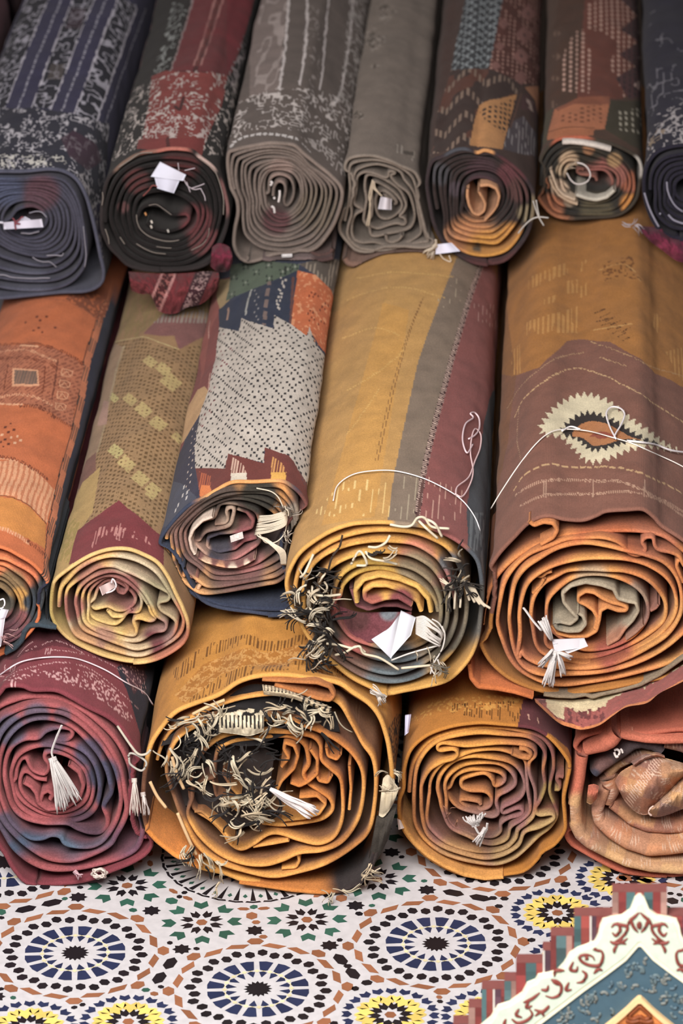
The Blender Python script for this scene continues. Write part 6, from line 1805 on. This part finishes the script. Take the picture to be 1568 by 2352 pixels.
def rug_grey_plain():
    O = (770, 320, 5.058)
    K = (784, 0, 2.0)
    k = lambda s: [tuple(a) for a in parse(s, K)]

    def paint(p):
        dk = (86, 76, 68)
        for x, y, w in ((150, 190, 46), (200, 60, 40), (80, 540, 26), (440, 480, 20), (480, 210, 20), (160, 320, 16)):
            p.poly(k('%d,%d %d,%d %d,%d %d,%d' % (x - w, y, x, y - w, x + w, y, x, y + w)), dk, fn=lambda S, T: vnoise(S * 260, T * 120, 4) > 0.58)
            p.poly(k('%d,%d %d,%d %d,%d %d,%d' % (x - w * 1.4, y, x, y - w * 1.4, x + w * 1.4, y, x, y + w * 1.4)), (150, 138, 128), fn=lambda S, T: vnoise(S * 260, T * 120, 9) > 0.72)
        p.line(k('255,670 252,705'), 5, (170, 158, 146)); p.line(k('275,675 272,710'), 5, (170, 158, 146)); p.line(k('330,705 320,745'), 5, (160, 148, 136))
        p.poly(k('285,695 330,705 325,722 282,712'), dk)
        p.c *= (0.93 + 0.14 * fbm(p.S * 60, p.T * 30, 5))[..., None]
    r = Roll('plain grey-beige rolled rug with a crumpled coil and small tag, top row', O, 1.07,
             '80,900 120,700 116,450 112,310 190,226 420,196 620,244 760,314 900,384 960,470 1010,620 1070,850 1120,1050 1140,1180 1100,1246 900,1276 690,1324 450,1334 250,1314 150,1224 60,1110 46,1000',
             base=(126, 113, 103), vis=1.0, paint=paint, seed=39, h=4.5, ds=2.8, rim=((128, 116, 106), []))
    col = r.colfn((124, 112, 102), [])
    t = ['110,950 150,750 170,560 160,386 200,284 430,244 620,274 770,344 880,434 930,550 950,700 980,850 1010,1000 1060,1150 1080,1190 950,1206 750,1256 550,1296 300,1276 170,1180 100,1060',
         '150,1000 186,880 182,750 210,560 222,404 300,334 480,294 650,334 756,386 800,470 880,570 930,680 960,850 988,1000 986,1100 880,1180 760,1226 600,1236 450,1200 300,1206 190,1160 148,1080',
         '190,1000 230,880 320,826 262,790 214,740 240,600 250,450 330,388 450,400 580,452 620,420 610,390 660,376 700,400 640,430 720,530 840,620 890,730 920,880 900,980 850,1040 720,1080 600,1100 480,1130 370,1120 270,1060',
         '330,960 340,830 360,700 340,560 366,424 480,432 620,500 740,590 800,700 820,780 780,860 740,900 800,920 816,980 780,1000 720,980 620,1000 500,1040 400,1010']
    p = r.spiral(t, core='420,900 430,740 420,600 450,500 560,540 680,620 760,720 770,800 700,880 600,930 510,900 470,800 470,680 540,600 640,650 712,740 680,760')
    r.ribbon(p, 3.6, col, side=((84, 73, 64), 0.4), yoff=[0.0, 0.006, 0.012, 0.02, 0.03])
    r.ribbon(parse('560,640 620,700 660,720', O), 3.6, col, yoff=0.02, depth=0.1)
    r.ribbon(parse('580,1110 600,1190 660,1206 730,1180 780,1120', O), 3.6, col, yoff=0.006, depth=0.1)
    r.ribbon(parse('100,1390 150,1456 270,1476 380,1450 480,1400 650,1370 800,1350 1050,1330', O), [7, 9, 8, 5, 4], r.colfn((124, 96, 84), []), yoff=-0.004, depth=0.22, name='loose_edge')
    g = lambda s: [tuple(a) for a in parse(s, O)]
    tag(r.root, r.Yf + 0.0, g('530,660 650,690 650,820 495,810'), bend=0.014, color=(206, 200, 208))
    for q in ('430,470 440,560 490,610 540,660', '430,480 400,600 390,680 405,750 390,860 360,1005', '440,480 420,620 400,740 400,900 385,1005', '450,490 460,560 500,620'):
        yarn_px(r.root, r.Yf - 0.006, g(q), 2.4, (176, 160, 140), name='tag_string')
    tag(r.root, r.Yf - 0.016, g('1170,1220 1345,1200 1450,1300 1160,1335'), bend=0.012, color=(220, 220, 238))
    tassel(r.root, r.Yf - 0.016, g('1165,1230')[0], g('1050,1350')[0], 6, n=6, color=(196, 180, 160), seed=71, rad=1.8, tail=g('1165,1230 1160,1160'))
    tassel(r.root, r.Yf - 0.016, g('1140,1300')[0], g('1110,1395')[0], 5, n=5, color=(206, 190, 170), seed=72, rad=1.8, knot=False)
    yarn_px(r.root, r.Yf - 0.02, g('1210,1330 1260,1390 1340,1420 1320,1350'), 1.8, (206, 190, 170), name='tag_string')


def rug_brown_diamond():
    O = (970, 320, 5.6)
    K = (960, 0, 2.579)
    k = lambda s: [tuple(a) for a in parse(s, K)]

    def paint(p):
        # dark lattice stripe at the left
        a = k('290,-20 500,-20 440,420 200,420')
        p.poly(a, (60, 62, 66))
        p.poly(a, (156, 162, 164), fn=lambda S, T: (((S * 46 + T * 24) % 1.0 < 0.22) | ((S * 46 - T * 24) % 1.0 < 0.22)) & ((S * 130) % 1.0 < 0.75))
        # red brown diamonds
        b = k('500,-20 840,-20 740,510 600,505 540,470 420,420 460,200')
        p.poly(b, (92, 48, 40))
        p.poly(b, (196, 148, 132), fn=lambda S, T: (((S * 100) % 1.0) < 0.34) & (((T * 46 + 0.5 * np.floor(S * 100)) % 1.0) < 0.5) & (vnoise(S * 60, T * 30, 4) > 0.3))
        for x, y, w in ((645, 85, 50), (620, 215, 56), (598, 345, 52), (600, 470, 44), (500, 150, 34), (480, 280, 30), (455, 400, 30), (760, 170, 34), (740, 290, 34), (715, 410, 30), (775, 30, 30)):
            p.poly(k('%d,%d %d,%d %d,%d %d,%d' % (x - w, y, x, y - w, x + w, y, x, y + w)), (140, 94, 86))
            if w > 45:
                p.dots(k('%d,%d' % (x, y)), (48, 30, 32), r=3.5, tl=2.5)
        p.line(k('840,-20 770,300 735,510'), 5, (60, 36, 34))
        # dark zigzag zone at the front
        c = k('200,420 420,420 600,510 580,560 400,610 350,680 300,870 80,930 130,650')
        p.poly(c, (62, 44, 40))
        p.poly(c, (96, 56, 44), fn=lambda S, T: vnoise(S * 30, T * 16, 3) > 0.52)
        p.poly(c, (140, 116, 100), fn=lambda S, T: ((S * 110) % 1.0 < 0.5) & (np.abs(((T * 9 + np.abs(((S * 14) % 1.0) - 0.5) * 1.2) % 1.0) - 0.5) < 0.15))
        p.poly(k('360,630 420,600 580,565 560,640 520,790 495,890 300,870 330,720'), (196, 138, 84))
        p.poly(k('360,660 590,580 570,700 520,800 400,720'), (58, 44, 38), fn=lambda S, T: ((S * 105) % 1.0 < 0.55) & (((T * 42 + 0.4 * np.floor(S * 105)) % 1.0) < 0.5))
        p.poly(k('620,525 735,508 720,640 700,690 680,600'), (182, 124, 88))
        p.poly(k('610,570 640,560 690,640 700,760 650,660 600,650'), (84, 54, 54)); p.poly(k('630,590 680,620 690,700 640,640'), (196, 170, 156), fn=lambda S, T: vnoise(S * 160, T * 70, 6) > 0.5)
        p.poly(k('520,790 560,720 620,690 690,800 680,930 500,890'), (84, 74, 80))
        p.poly(k('520,790 560,720 620,690 690,800 680,930 500,890'), (146, 138, 138), fn=lambda S, T: ((S * 130) % 1.0 < 0.4) & (vnoise(S * 130, T * 40, 8) > 0.45))
        p.line(k('605,560 545,760'), 3, (110, 74, 60))
    r = Roll('dark brown rolled rug with a red diamond field and orange patch, top row', O, 1.07,
             '100,900 56,620 84,400 140,290 260,240 420,156 560,136 700,176 800,146 930,186 1100,304 1250,430 1380,600 1424,750 1410,1000 1340,1230 1200,1430 1060,1560 900,1606 750,1600 600,1556 460,1480 300,1370 200,1230 140,1080',
             base=(74, 52, 46), vis=1.0, paint=paint, seed=43, h=5, ds=2.5, rim=((58, 48, 50), [(800, 150, 120, (190, 134, 84)), (1150, 380, 220, (84, 52, 54)), (450, 180, 160, (74, 74, 80)), (900, 1600, 330, (84, 54, 54)), (1380, 880, 160, (120, 106, 84))]))
    Dk = (54, 44, 43)
    blobs = [(760, 430, 200, (70, 52, 56)), (430, 640, 100, (76, 66, 72)), (220, 450, 140, (72, 70, 74)), (1120, 460, 160, (96, 58, 62)), (1250, 650, 160, (84, 58, 56)), (720, 1190, 260, (108, 82, 66)), (620, 1330, 330, (180, 124, 84)), (1130, 1280, 200, (186, 130, 66)), (850, 1470, 300, (190, 134, 64)), (1330, 950, 110, (130, 116, 92)), (330, 1230, 80, (156, 112, 84)), (700, 1390, 60, (90, 80, 64))]
    col = r.colfn(Dk, blobs)
    t = ['190,900 150,650 160,404 250,294 420,194 580,164 760,194 900,204 1050,314 1180,444 1300,600 1350,780 1330,1000 1290,1150 1180,1330 1050,1446 850,1500 650,1486 480,1420 330,1310 240,1150',
         '270,900 232,650 232,424 330,314 500,244 720,234 950,294 1120,424 1230,600 1270,800 1240,1000 1120,1180 1020,1290 930,1344 740,1326 560,1306 400,1256 310,1150',
         '440,750 470,564 560,446 720,386 880,404 1010,484 1090,620 1100,780 1040,920 930,1020 790,1056 640,1056 520,980 460,880']
    p = r.spiral([t[0], t[1], 3, t[2], '520,760 540,620 620,520 740,490 880,520 990,600 1040,720 1010,860 900,970 760,1010 640,980 560,880'], wob=1.4)
    r.ribbon(p, 4.4, col, yoff=[0.0, 0.006, 0.012, 0.02])
    tan = (190, 138, 100)
    r.ribbon(parse('740,604 850,592 950,640 988,740 960,860 905,940 800,1050', O), [4.4, 4.4, 4, 3, 2.5], tan, yoff=0.004, depth=0.12, name='tan_edge')
    r.ribbon(parse('580,640 574,740 600,860 650,956 720,984 790,930 808,840 770,760 718,674', O), [3.6, 4, 4, 3.8, 3.6, 3], tan, yoff=0.004, depth=0.12, name='tan_edge')
    g = lambda s: [tuple(a) for a in parse(s, O)]
    for q in ('1230,1210 1300,1120 1400,1030 1500,1000 1620,1010', '1420,790 1470,940 1500,1010 1560,1110', '1460,780 1480,900 1500,1000'):
        yarn_px(r.root, r.Yf - 0.02, g(q), 2.0, (176, 170, 164), name='tie_string')


def rug_redbrown():
    O = (1210, 290, 4.38)
    K = (960, 0, 2.579)
    k = lambda s: [tuple(a) for a in parse(s, K)]

    def paint(p):
        sg0 = p.uv(k('1080,300'))[0][0]
        p.poly(k('840,-20 990,-20 960,300 940,590 800,640 700,900 700,700 760,420'), (80, 54, 42))
        p.poly(k('990,-20 1180,-20 1290,100 1190,190 1290,260 1185,330 1280,400 1165,470 1250,560 1200,590 940,590 960,300'), (112, 60, 48))
        p.poly(k('870,100 1060,0 1180,-20 1290,100 1190,190 1290,260 1185,330 1280,400 1165,470 1250,560 1200,590 840,540'), (206, 164, 146), fn=lambda S, T: (((S * 92) % 1.0) < 0.42) & (((T * 40 + 0.5 * np.floor(S * 92)) % 1.0) < 0.62) & (vnoise(S * 22, T * 10, 4) + 0.6 * np.clip((sg0 - S) * 6, -0.5, 0.5) > 0.35))
        p.poly(k('1180,-20 1430,-20 1390,560 1250,590 1165,470 1280,400 1185,330 1290,260 1190,190 1290,100'), (84, 50, 52))
        p.poly(k('1180,-20 1430,-20 1390,560 1250,590 1165,470 1280,400 1185,330 1290,260 1190,190 1290,100'), (46, 36, 38), fn=lambda S, T: ((S * 92) % 1.0 < 0.35) & ((T * 40) % 1.0 < 0.6))
        for x, y in ((1325, 45), (1325, 195), (1325, 345), (1305, 510)):
            p.poly(k('%d,%d %d,%d %d,%d %d,%d' % (x - 36, y, x, y - 34, x + 36, y, x, y + 34)), (206, 174, 162), fn=lambda S, T: (((S * 92) % 1.0) < 0.6))
        for x, y in ((820, 200), (825, 340), (815, 470), (800, 620), (740, 780)):
            p.poly(k('%d,%d %d,%d %d,%d %d,%d' % (x - 24, y, x, y - 24, x + 24, y, x, y + 24)), (120, 92, 76), fn=lambda S, T: (((S * 92) % 1.0) < 0.5))
        p.poly(k('810,650 950,580 1135,575 1130,640 1100,780 780,790'), (184, 112, 76))
        p.poly(k('810,650 950,580 1135,575 1130,625 920,620 830,660'), (146, 84, 60))
        p.poly(k('830,660 1100,620 1100,740 840,740'), (128, 72, 44), fn=lambda S, T: ((S * 95) % 1.0 < 0.5) & (((T * 40 + 0.5 * np.floor(S * 95)) % 1.0) < 0.5) & (vnoise(S * 60, T * 30, 4) > 0.35))
        p.poly(k('1135,600 1390,600 1340,900 1300,900 1100,780'), (66, 58, 42))
        p.poly(k('1160,660 1330,640 1320,800 1180,780'), (190, 180, 160), fn=lambda S, T: (((S * 80) % 1.0) < 0.4) & (((T * 34 + 0.5 * np.floor(S * 80)) % 1.0) < 0.55) & (vnoise(S * 40, T * 18, 7) > 0.45))
        p.poly(k('780,790 1040,775 1036,815 770,840'), (176, 106, 70))
        p.line(k('780,790 900,770 1040,772'), 2.5, (96, 56, 36))
        p.poly(k('700,700 800,640 770,850 690,920'), (76, 66, 48))
    r = Roll('red-brown rolled rug with an orange patch and cream-edged coil, top row', O, 1.2,
             '86,620 104,450 160,300 250,190 350,136 540,124 700,150 850,190 1000,254 1110,330 1150,450 1130,600 1096,750 1000,860 860,916 600,930 400,935 260,900 160,800 106,710',
             base=(84, 60, 48), vis=0.85, paint=paint, seed=45, h=4.5, ds=2.5, rim=((66, 58, 50), [(450, 120, 200, (166, 90, 66)), (200, 880, 220, (178, 118, 86)), (1140, 400, 110, (180, 172, 164))]))
    blobs = [(250, 800, 170, (184, 120, 88)), (330, 620, 120, (196, 170, 146)), (430, 740, 90, (200, 176, 150)), (1040, 780, 140, (190, 128, 66)), (1040, 560, 150, (146, 88, 66)), (900, 480, 160, (140, 90, 80)), (700, 420, 160, (140, 86, 78)), (600, 215, 250, (60, 54, 46)), (700, 850, 230, (84, 76, 60)), (420, 340, 130, (176, 148, 120)), (880, 340, 100, (160, 128, 92)), (620, 230, 80, (150, 106, 76)), (350, 440, 80, (180, 156, 128))]
    blobs = [(x, y, rr * 0.72, c) for x, y, rr, c in blobs]
    col = r.colfn((50, 46, 42), blobs)
    t = ['140,600 162,450 222,304 340,210 500,184 700,212 850,266 960,334 1050,450 1076,600 1050,720 960,840 850,886 600,890 420,886 280,846 194,760 152,680',
         '190,560 212,424 292,304 420,224 600,224 760,274 900,354 1000,450 1036,570 1000,700 900,816 750,856 600,856 480,836 330,786 232,690',
         '330,500 344,404 420,344 540,362 650,412 780,412 880,462 920,540 890,650 800,716 680,736 560,706 450,646 370,576']
    p = r.spiral([t[0], t[1], 2, t[2]], core='380,520 390,440 440,390 540,400 620,440 760,440 830,490 860,570 810,640 700,670 600,640')
    r.ribbon(p, 4.2, col, yoff=[0.0, 0.004, 0.012, 0.02])
    r.ribbon(parse('355,170 440,166 560,178 700,206 840,244', O), 7, (206, 194, 184), yoff=-0.008, depth=0.08, name='cream_edge')
    r.ribbon(parse('490,694 600,732 700,748 800,720 880,650', O), 5.5, (190, 182, 168), yoff=-0.004, depth=0.08, name='cream_edge')
    r.ribbon(parse('236,440 270,540 310,640 370,700 480,745', O), 3.6, (200, 176, 152), yoff=-0.004, depth=0.08, name='cream_edge')
    r.ribbon(parse('230,530 262,620 320,700 420,760 505,790', O), 3.4, (192, 166, 140), yoff=-0.004, depth=0.08, name='cream_edge')
    r.ribbon(parse('700,550 690,512 620,494 540,490 496,460 520,430 570,440', O), 3.8, (140, 92, 80), yoff=0.01, depth=0.1)
    r.ribbon(parse('200,520 190,560 224,600 210,630', O), 3, (130, 84, 60), yoff=0.0, depth=0.08)
    g = lambda s: [tuple(a) for a in parse(s, O)]
    yarn_px(r.root, r.Yf - 0.02, g('400,470 440,540 490,578 550,580 610,550 636,490 610,420 560,380 500,366'), 2.0, (214, 204, 200), name='tag_string')
    fringe(r.root, r.Yf - 0.006, [g('380,380 460,380 460,470 400,470')], 8, [(190, 170, 146)], lo=12, hi=24, rad=1.7, seed=81)
    r.string(g('0,0 1,1'), 0.5) if False else None


def rug_dark_corner():
    O = (1210, 290, 4.38)

    def paint(p):
        p.c *= 1.0
        z = parse('1210,180 1300,-100 1700,-300 1900,200 1600,300 1300,420 1200,500', O)
        p.poly(z, (176, 168, 168), fn=lambda S, T: worm(S, T, 120, 55, 0.12, 5, 0.36))
        p.poly(parse('1210,-1000 1250,-1150 1700,-1200 1700,-300 1320,-120 1220,150', O), (120, 116, 124), fn=lambda S, T: worm(S, T, 60, 22, 0.04, 9, 0.5))
        p.poly(parse('1180,180 1260,20 1400,60 1300,300', O), (150, 130, 110), fn=lambda S, T: worm(S, T, 120, 55, 0.12, 7, 0.4))
    r = Roll('nearly black rolled rug with white speckles, cut by the right edge, top row', O, 1.12,
             '1176,640 1196,430 1290,290 1450,226 1650,210 1900,310 2050,600 1960,900 1750,1080 1568,1140 1420,1110 1310,1020 1225,860',
             base=(40, 38, 52), vis=1.0, paint=paint, seed=47, h=5, ds=3.0, rim=((40, 37, 48), []))
    col = r.colfn((40, 37, 48), [])
    p = r.spiral(['1240,640 1260,470 1350,350 1480,300 1650,290 1850,380 1960,600 1890,840 1720,990 1568,1040 1440,1010 1340,930 1270,800', 4, '1480,640 1500,560 1580,510 1680,520 1740,620 1700,720 1600,760 1520,720'], wob=1.0)
    r.ribbon(p, 4.5, col, yoff=[0.0, 0.01, 0.02])
    g = lambda s: [tuple(a) for a in parse(s, O)]
    for q, d in (('1180,670 1210,770 1245,860 1290,950 1325,1010', 2.6), ('1405,560 1415,650 1450,740 1500,810 1568,860', 2.2), ('1420,890 1470,940 1540,970 1600,985', 2.6), ('1330,880 1345,880', 3.0)):
        yarn_px(r.root, r.Yf - 0.006, g(q), d, (140, 136, 150), name='pale_pick')
    r.sheet('1110,1000 1220,1010 1330,1020 1440,1090 1580,1130', '1150,1060 1240,1160 1350,1240 1500,1350 1620,1380', r.Yf + 0.01, r.Yf - 0.02, r.colfn((96, 36, 56), [(1400, 1260, 130, (120, 44, 66))]), name='magenta_end', n=50, m=30, bulge=0.02, fold=0.012)
    fringe(r.root, r.Yf - 0.004, [g('930,960 1060,975 1110,1010 980,990')], 7, [(190, 180, 186)], lo=16, hi=30, rad=1.6, seed=82, dirs=[10, 0, 20])


def rug_burgundy_far_left():
    O = (0, 300, 5.2267)

    def paint(p):
        p.line([(-6, 60), (-40, 300)], 6, (120, 84, 90))
    r = Roll('dark burgundy rolled rug at the top left corner, almost wholly cut off', O, 1.05,
             '-2050,1200 -1980,800 -1780,560 -1400,460 -1050,520 -860,720 -800,1050 -820,1500 -960,1850 -1300,2010 -1700,1960 -1960,1700',
             base=(84, 44, 54), vis=1.0, paint=paint, seed=53, h=5, ds=5)
    p = r.spiral(['-1950,1200 -1880,830 -1700,640 -1400,560 -1100,620 -940,800 -890,1050 -910,1450 -1040,1760 -1300,1900 -1650,1860 -1870,1600', 4, '-1550,1200 -1500,1100 -1400,1060 -1300,1100 -1260,1200 -1300,1300 -1400,1340 -1500,1300'])
    r.ribbon(p, 5, r.colfn((80, 44, 52), []))


rug_taupe_striped()
rug_black_red()
rug_navy_stripes()
rug_burgundy_far_left()
rug_brown_diamond()
rug_grey_plain()
rug_redbrown()
rug_dark_corner()

# ------------------------------------------------------------------ painted arch panel standing nearer the viewer
def arch_panel():
    O = (1040, 1960, 2.97)
    AX = 1272.0
    YF = -0.62
    base = plane([(1468, 2400)], YF)[0]
    root = thing('arched_panel', 'painted arch-topped panel with cream scroll border and blue field, lower right corner', 'panel', (float(base[0]), YF, 0.0))

    def ext(name, pts, y0, y1, col, parent=root, mat=None):
        p = plane(parse(' '.join('%f,%f' % tuple(a) for a in pts), O), YF)
        p[:, 2] = np.maximum(p[:, 2], 0.0)
        n = len(p)
        a = p.copy(); b = p.copy(); a[:, 1] = YF + y0; b[:, 1] = YF + y1
        f = [tuple(range(n)), tuple(range(2 * n - 1, n - 1, -1))] + [(i, i + n, (i + 1) % n + n, (i + 1) % n) for i in range(n)]
        return make_mesh(name, np.concatenate([a, b]), faces=f, cols=np.repeat(lin(col)[None], 2 * n, 0), mat=mat or M_PAINT, parent=parent, smooth=False)

    def mir(l):
        return l + [(2 * AX - x, y) for x, y in l[::-1]]
    steps = [(1085, 262), (825, 425), (665, 560), (612, 660), (430, 745), (350, 868), (195, 925), (105, 1050), (0, 1164), (-90, 1300), (-170, 1450)]
    left = [(-170, 2300)]
    for i in range(len(steps) - 1, -1, -1):
        x, y = steps[i]
        left.append((x, y))
        if i:
            left.append((steps[i - 1][0], y))
    pts = [(-170, 2300), (-170, 1450), (-90, 1450)]
    pts = [(-170, 2300)]
    for i in range(len(steps) - 1, -1, -1):
        x, y = steps[i]
        pts.append((x, y))
        pts.append((steps[i - 1][0] if i else AX - 0.5, y))
    ext('board', mir(pts), 0.0, 0.022, (124, 74, 70))

    def step_y(x):
        for sx, sy in steps:
            if x >= sx:
                return sy
        return 1450
    outer = [(1262, 268), (1238, 290), (1222, 330), (1205, 372), (1150, 410), (1080, 424), (1020, 436), (1000, 480), (990, 540), (962, 590), (900, 615), (850, 632), (795, 668), (752, 738), (705, 788), (640, 805), (580, 815), (560, 850), (505, 872), (470, 938), (385, 1000), (305, 1025), (255, 1105), (180, 1168), (110, 1250), (20, 1350), (-40, 1480), (-60, 1700), (-60, 2300)]
    oy = np.array(outer)[::-1]
    # coloured bars of the stepped border
    V, Fc, C = [], [], []
    palette = [(134, 60, 58), (70, 96, 98), (140, 68, 62), (206, 200, 192), (90, 62, 74), (130, 62, 60), (76, 98, 100), (158, 122, 112)]
    rg = np.random.RandomState(2)
    x = -168.0
    k = 0
    while x < AX - 4:
        nxt = min([s for s, _ in steps if s > x + 1] + [AX])
        wdt = min(rg.uniform(30, 76), nxt - x)
        col = palette[k % len(palette)]
        if col == (206, 200, 192):
            wdt = min(14, nxt - x)
        y0 = step_y(x + 1) + 3
        y1 = np.interp(x + wdt / 2, oy[:, 0], oy[:, 1]) + 60
        for sgn in (0, 1):
            xa, xb = x + 0.6, x + wdt - 0.6
            if sgn:
                xa, xb = 2 * AX - xb, 2 * AX - xa
            seg = 3
            for j in range(seg):
                ya = y0 + (y1 - y0) * j / seg; yb = y0 + (y1 - y0) * (j + 1) / seg
                q = plane(parse('%f,%f %f,%f %f,%f %f,%f' % (xa, ya, xb, ya, xb, yb, xa, yb), O), YF - 0.0015)
                q[:, 2] = np.maximum(q[:, 2], 0.0)
                cc = lin(np.clip(np.array(col) * rg.uniform(0.8, 1.15), 0, 255)) if col[0] != 206 else lin(col)
                b = len(V)
                for v in q:
                    V.append(v); C.append(cc)
                Fc.append((b, b + 1, b + 2, b + 3))
        x += wdt
        k += 1
    make_mesh('inlay_border', np.array(V), faces=Fc, cols=np.array(C), mat=M_PAINT, parent=root, smooth=False)
    inner = [(1262, 622), (1180, 716), (1050, 815), (900, 922), (740, 1044), (600, 1150), (480, 1250), (390, 1360), (350, 1500), (340, 2300)]

    def band(o, i):
        # half band from apex down, closed, then mirrored as one ring
        L = o + i[::-1]
        return L
    half = outer + inner[::-1]
    ring = outer[::-1] + [(2 * AX - x, y) for x, y in outer] + [(2 * AX - x, y) for x, y in inner[::-1]] + inner
    ext('scroll_border', ring, -0.006, 0.0, (240, 236, 208))
    mo = [(1262, 330), (1235, 390), (1160, 436), (1050, 452), (1022, 500), (1010, 560), (975, 615), (860, 655), (812, 700), (768, 766), (720, 812), (600, 838), (575, 875), (525, 896), (490, 960), (395, 1024), (320, 1050), (275, 1128), (200, 1190), (130, 1270), (45, 1370), (-15, 1490), (-35, 1700), (-35, 2300)]
    mi = [(1262, 584), (1170, 688), (1035, 788), (885, 892), (725, 1014), (582, 1120), (455, 1228), (360, 1340), (322, 1500), (312, 2300)]
    ring2 = mo[::-1] + [(2 * AX - x, y) for x, y in mo] + [(2 * AX - x, y) for x, y in mi[::-1]] + mi
    ext('mint_ground', ring2, -0.0075, -0.005, (206, 220, 200))
    ext('blue_field', inner[::-1] + [(2 * AX - x, y) for x, y in inner], -0.002, 0.001, (70, 96, 110))
    # dim flower sprays on the blue field
    sp = []
    sc_ = []
    for k in range(420):
        cx, cy = rg.uniform(500, AX + 760), rg.uniform(720, 1500)
        ly = np.interp(AX - abs(cx - AX), [a for a, _ in inner[::-1]], [b for _, b in inner[::-1]])
        gy = 960 + abs(cx - AX) * 0.85
        if cy < ly + 60 or cy > gy - 60:
            continue
        t = np.linspace(0, 1, 8)
        th = rg.uniform(0, 6.28)
        px = np.stack([cx + 46 * t * np.cos(th + 1.5 * t), cy + 46 * t * np.sin(th + 1.5 * t)], -1)
        sp.append(plane(np.stack([O[0] + px[:, 0] / O[2], O[1] + px[:, 1] / O[2]], -1), YF - 0.002))
        sc_.append([(96, 112, 116), (118, 122, 118), (84, 104, 114)][k % 3])
    tubes('flower_sprays', sp, 0.0024, sc_, root, mat=M_PAINT)
    # red-brown scrolls in the border
    st = ['1080,505 1105,482 1150,488 1188,500 1178,540 1140,580 1098,606', '1188,500 1205,462 1240,430 1268,404', '1070,600 1100,612 1150,606 1190,580', '1098,680 1102,650 1122,626', '978,656 1012,668 1022,704 1000,760 940,764 885,742 862,706 905,690 950,704 965,730',
          '985,660 960,650 1000,672', '880,800 908,828 886,872 842,884', '668,862 705,870 738,905 728,960 680,984 630,972', '676,866 720,900', '480,1018 540,990 592,950', '555,1066 610,1078 648,1048 650,1036', '400,1130 440,1156 500,1140 540,1100 520,1060',
          '330,1190 370,1210 400,1260 350,1290', '250,1260 300,1320 280,1390 220,1400', '180,1420 230,1480 210,1560']
    st += ['1120,470 1140,520 1110,560 1085,540', '1160,560 1140,600 1180,620', '1210,440 1230,500 1262,540', '900,700 915,716 900,726', '820,740 800,790 840,800 850,770', '760,800 700,800 690,840', '600,930 640,930 650,900', '520,1000 500,1050 540,1040', '450,1060 430,1100 470,1120', '620,1110 600,1080 560,1110', '360,1130 350,1170 390,1190', '960,820 990,790 1020,800', '790,880 770,930 810,930']
    paths = []
    for s in st:
        a = np.array([[float(v) for v in q.split(',')] for q in s.split()])
        for sg in (0, 1):
            b = a.copy()
            if sg:
                b[:, 0] = 2 * AX - b[:, 0]
            c = catmull(np.stack([O[0] + b[:, 0] / O[2], O[1] + b[:, 1] / O[2]], -1), False, 6)
            pp = plane(c, YF - 0.0078)
            pp[:, 2] = np.maximum(pp[:, 2], 0.01)
            paths.append(pp)
    a = np.linspace(0, 6.283, 14)
    paths.append(plane(np.stack([O[0] + (AX + 10 * np.cos(a)) / O[2], O[1] + (490 + 16 * np.sin(a)) / O[2]], -1), YF - 0.009))
    rads = [0.0021 * np.interp(np.linspace(0, 1, len(p)), [0, 0.3, 0.7, 1], [0.6, 1.3, 1.1, 0.5]) for p in paths]
    tubes('scroll_ornament', paths, rads, (128, 62, 54), root, mat=M_PAINT)
    # the gilt inner arch
    go = [(1262, 962), (1230, 990), (1180, 1040), (1110, 1100), (1030, 1164), (900, 1280), (800, 1400), (770, 1550), (765, 2300)]
    gi = [(1262, 1000), (1225, 1034), (1170, 1086), (1100, 1146), (1020, 1210), (920, 1310), (840, 1420), (815, 1560), (810, 2300)]
    ext('gilt_arch', go[::-1] + [(2 * AX - x, y) for x, y in go] + [(2 * AX - x, y) for x, y in gi[::-1]] + gi, -0.010, 0.0, (246, 206, 152))
    ext('orange_field', gi[::-1] + [(2 * AX - x, y) for x, y in gi], -0.004, 0.0, (222, 140, 80))
    og = []
    for s in ('1272,1040 1240,1070 1200,1110 1230,1130 1272,1110', '1180,1140 1220,1150 1272,1140', '1100,1200 1160,1180 1220,1190 1272,1170', '1060,1280 1130,1240 1200,1260 1272,1230', '1000,1400 1100,1330 1180,1350 1272,1320'):
        a = np.array([[float(v) for v in q.split(',')] for q in s.split()])
        for sg in (0, 1):
            b = a.copy()
            if sg:
                b[:, 0] = 2 * AX - b[:, 0]
            og.append(plane(catmull(np.stack([O[0] + b[:, 0] / O[2], O[1] + b[:, 1] / O[2]], -1), False, 6), YF - 0.0055))
    tubes('gilt_ornament', og, 0.003, (132, 70, 38), root, mat=M_PAINT)


arch_panel()
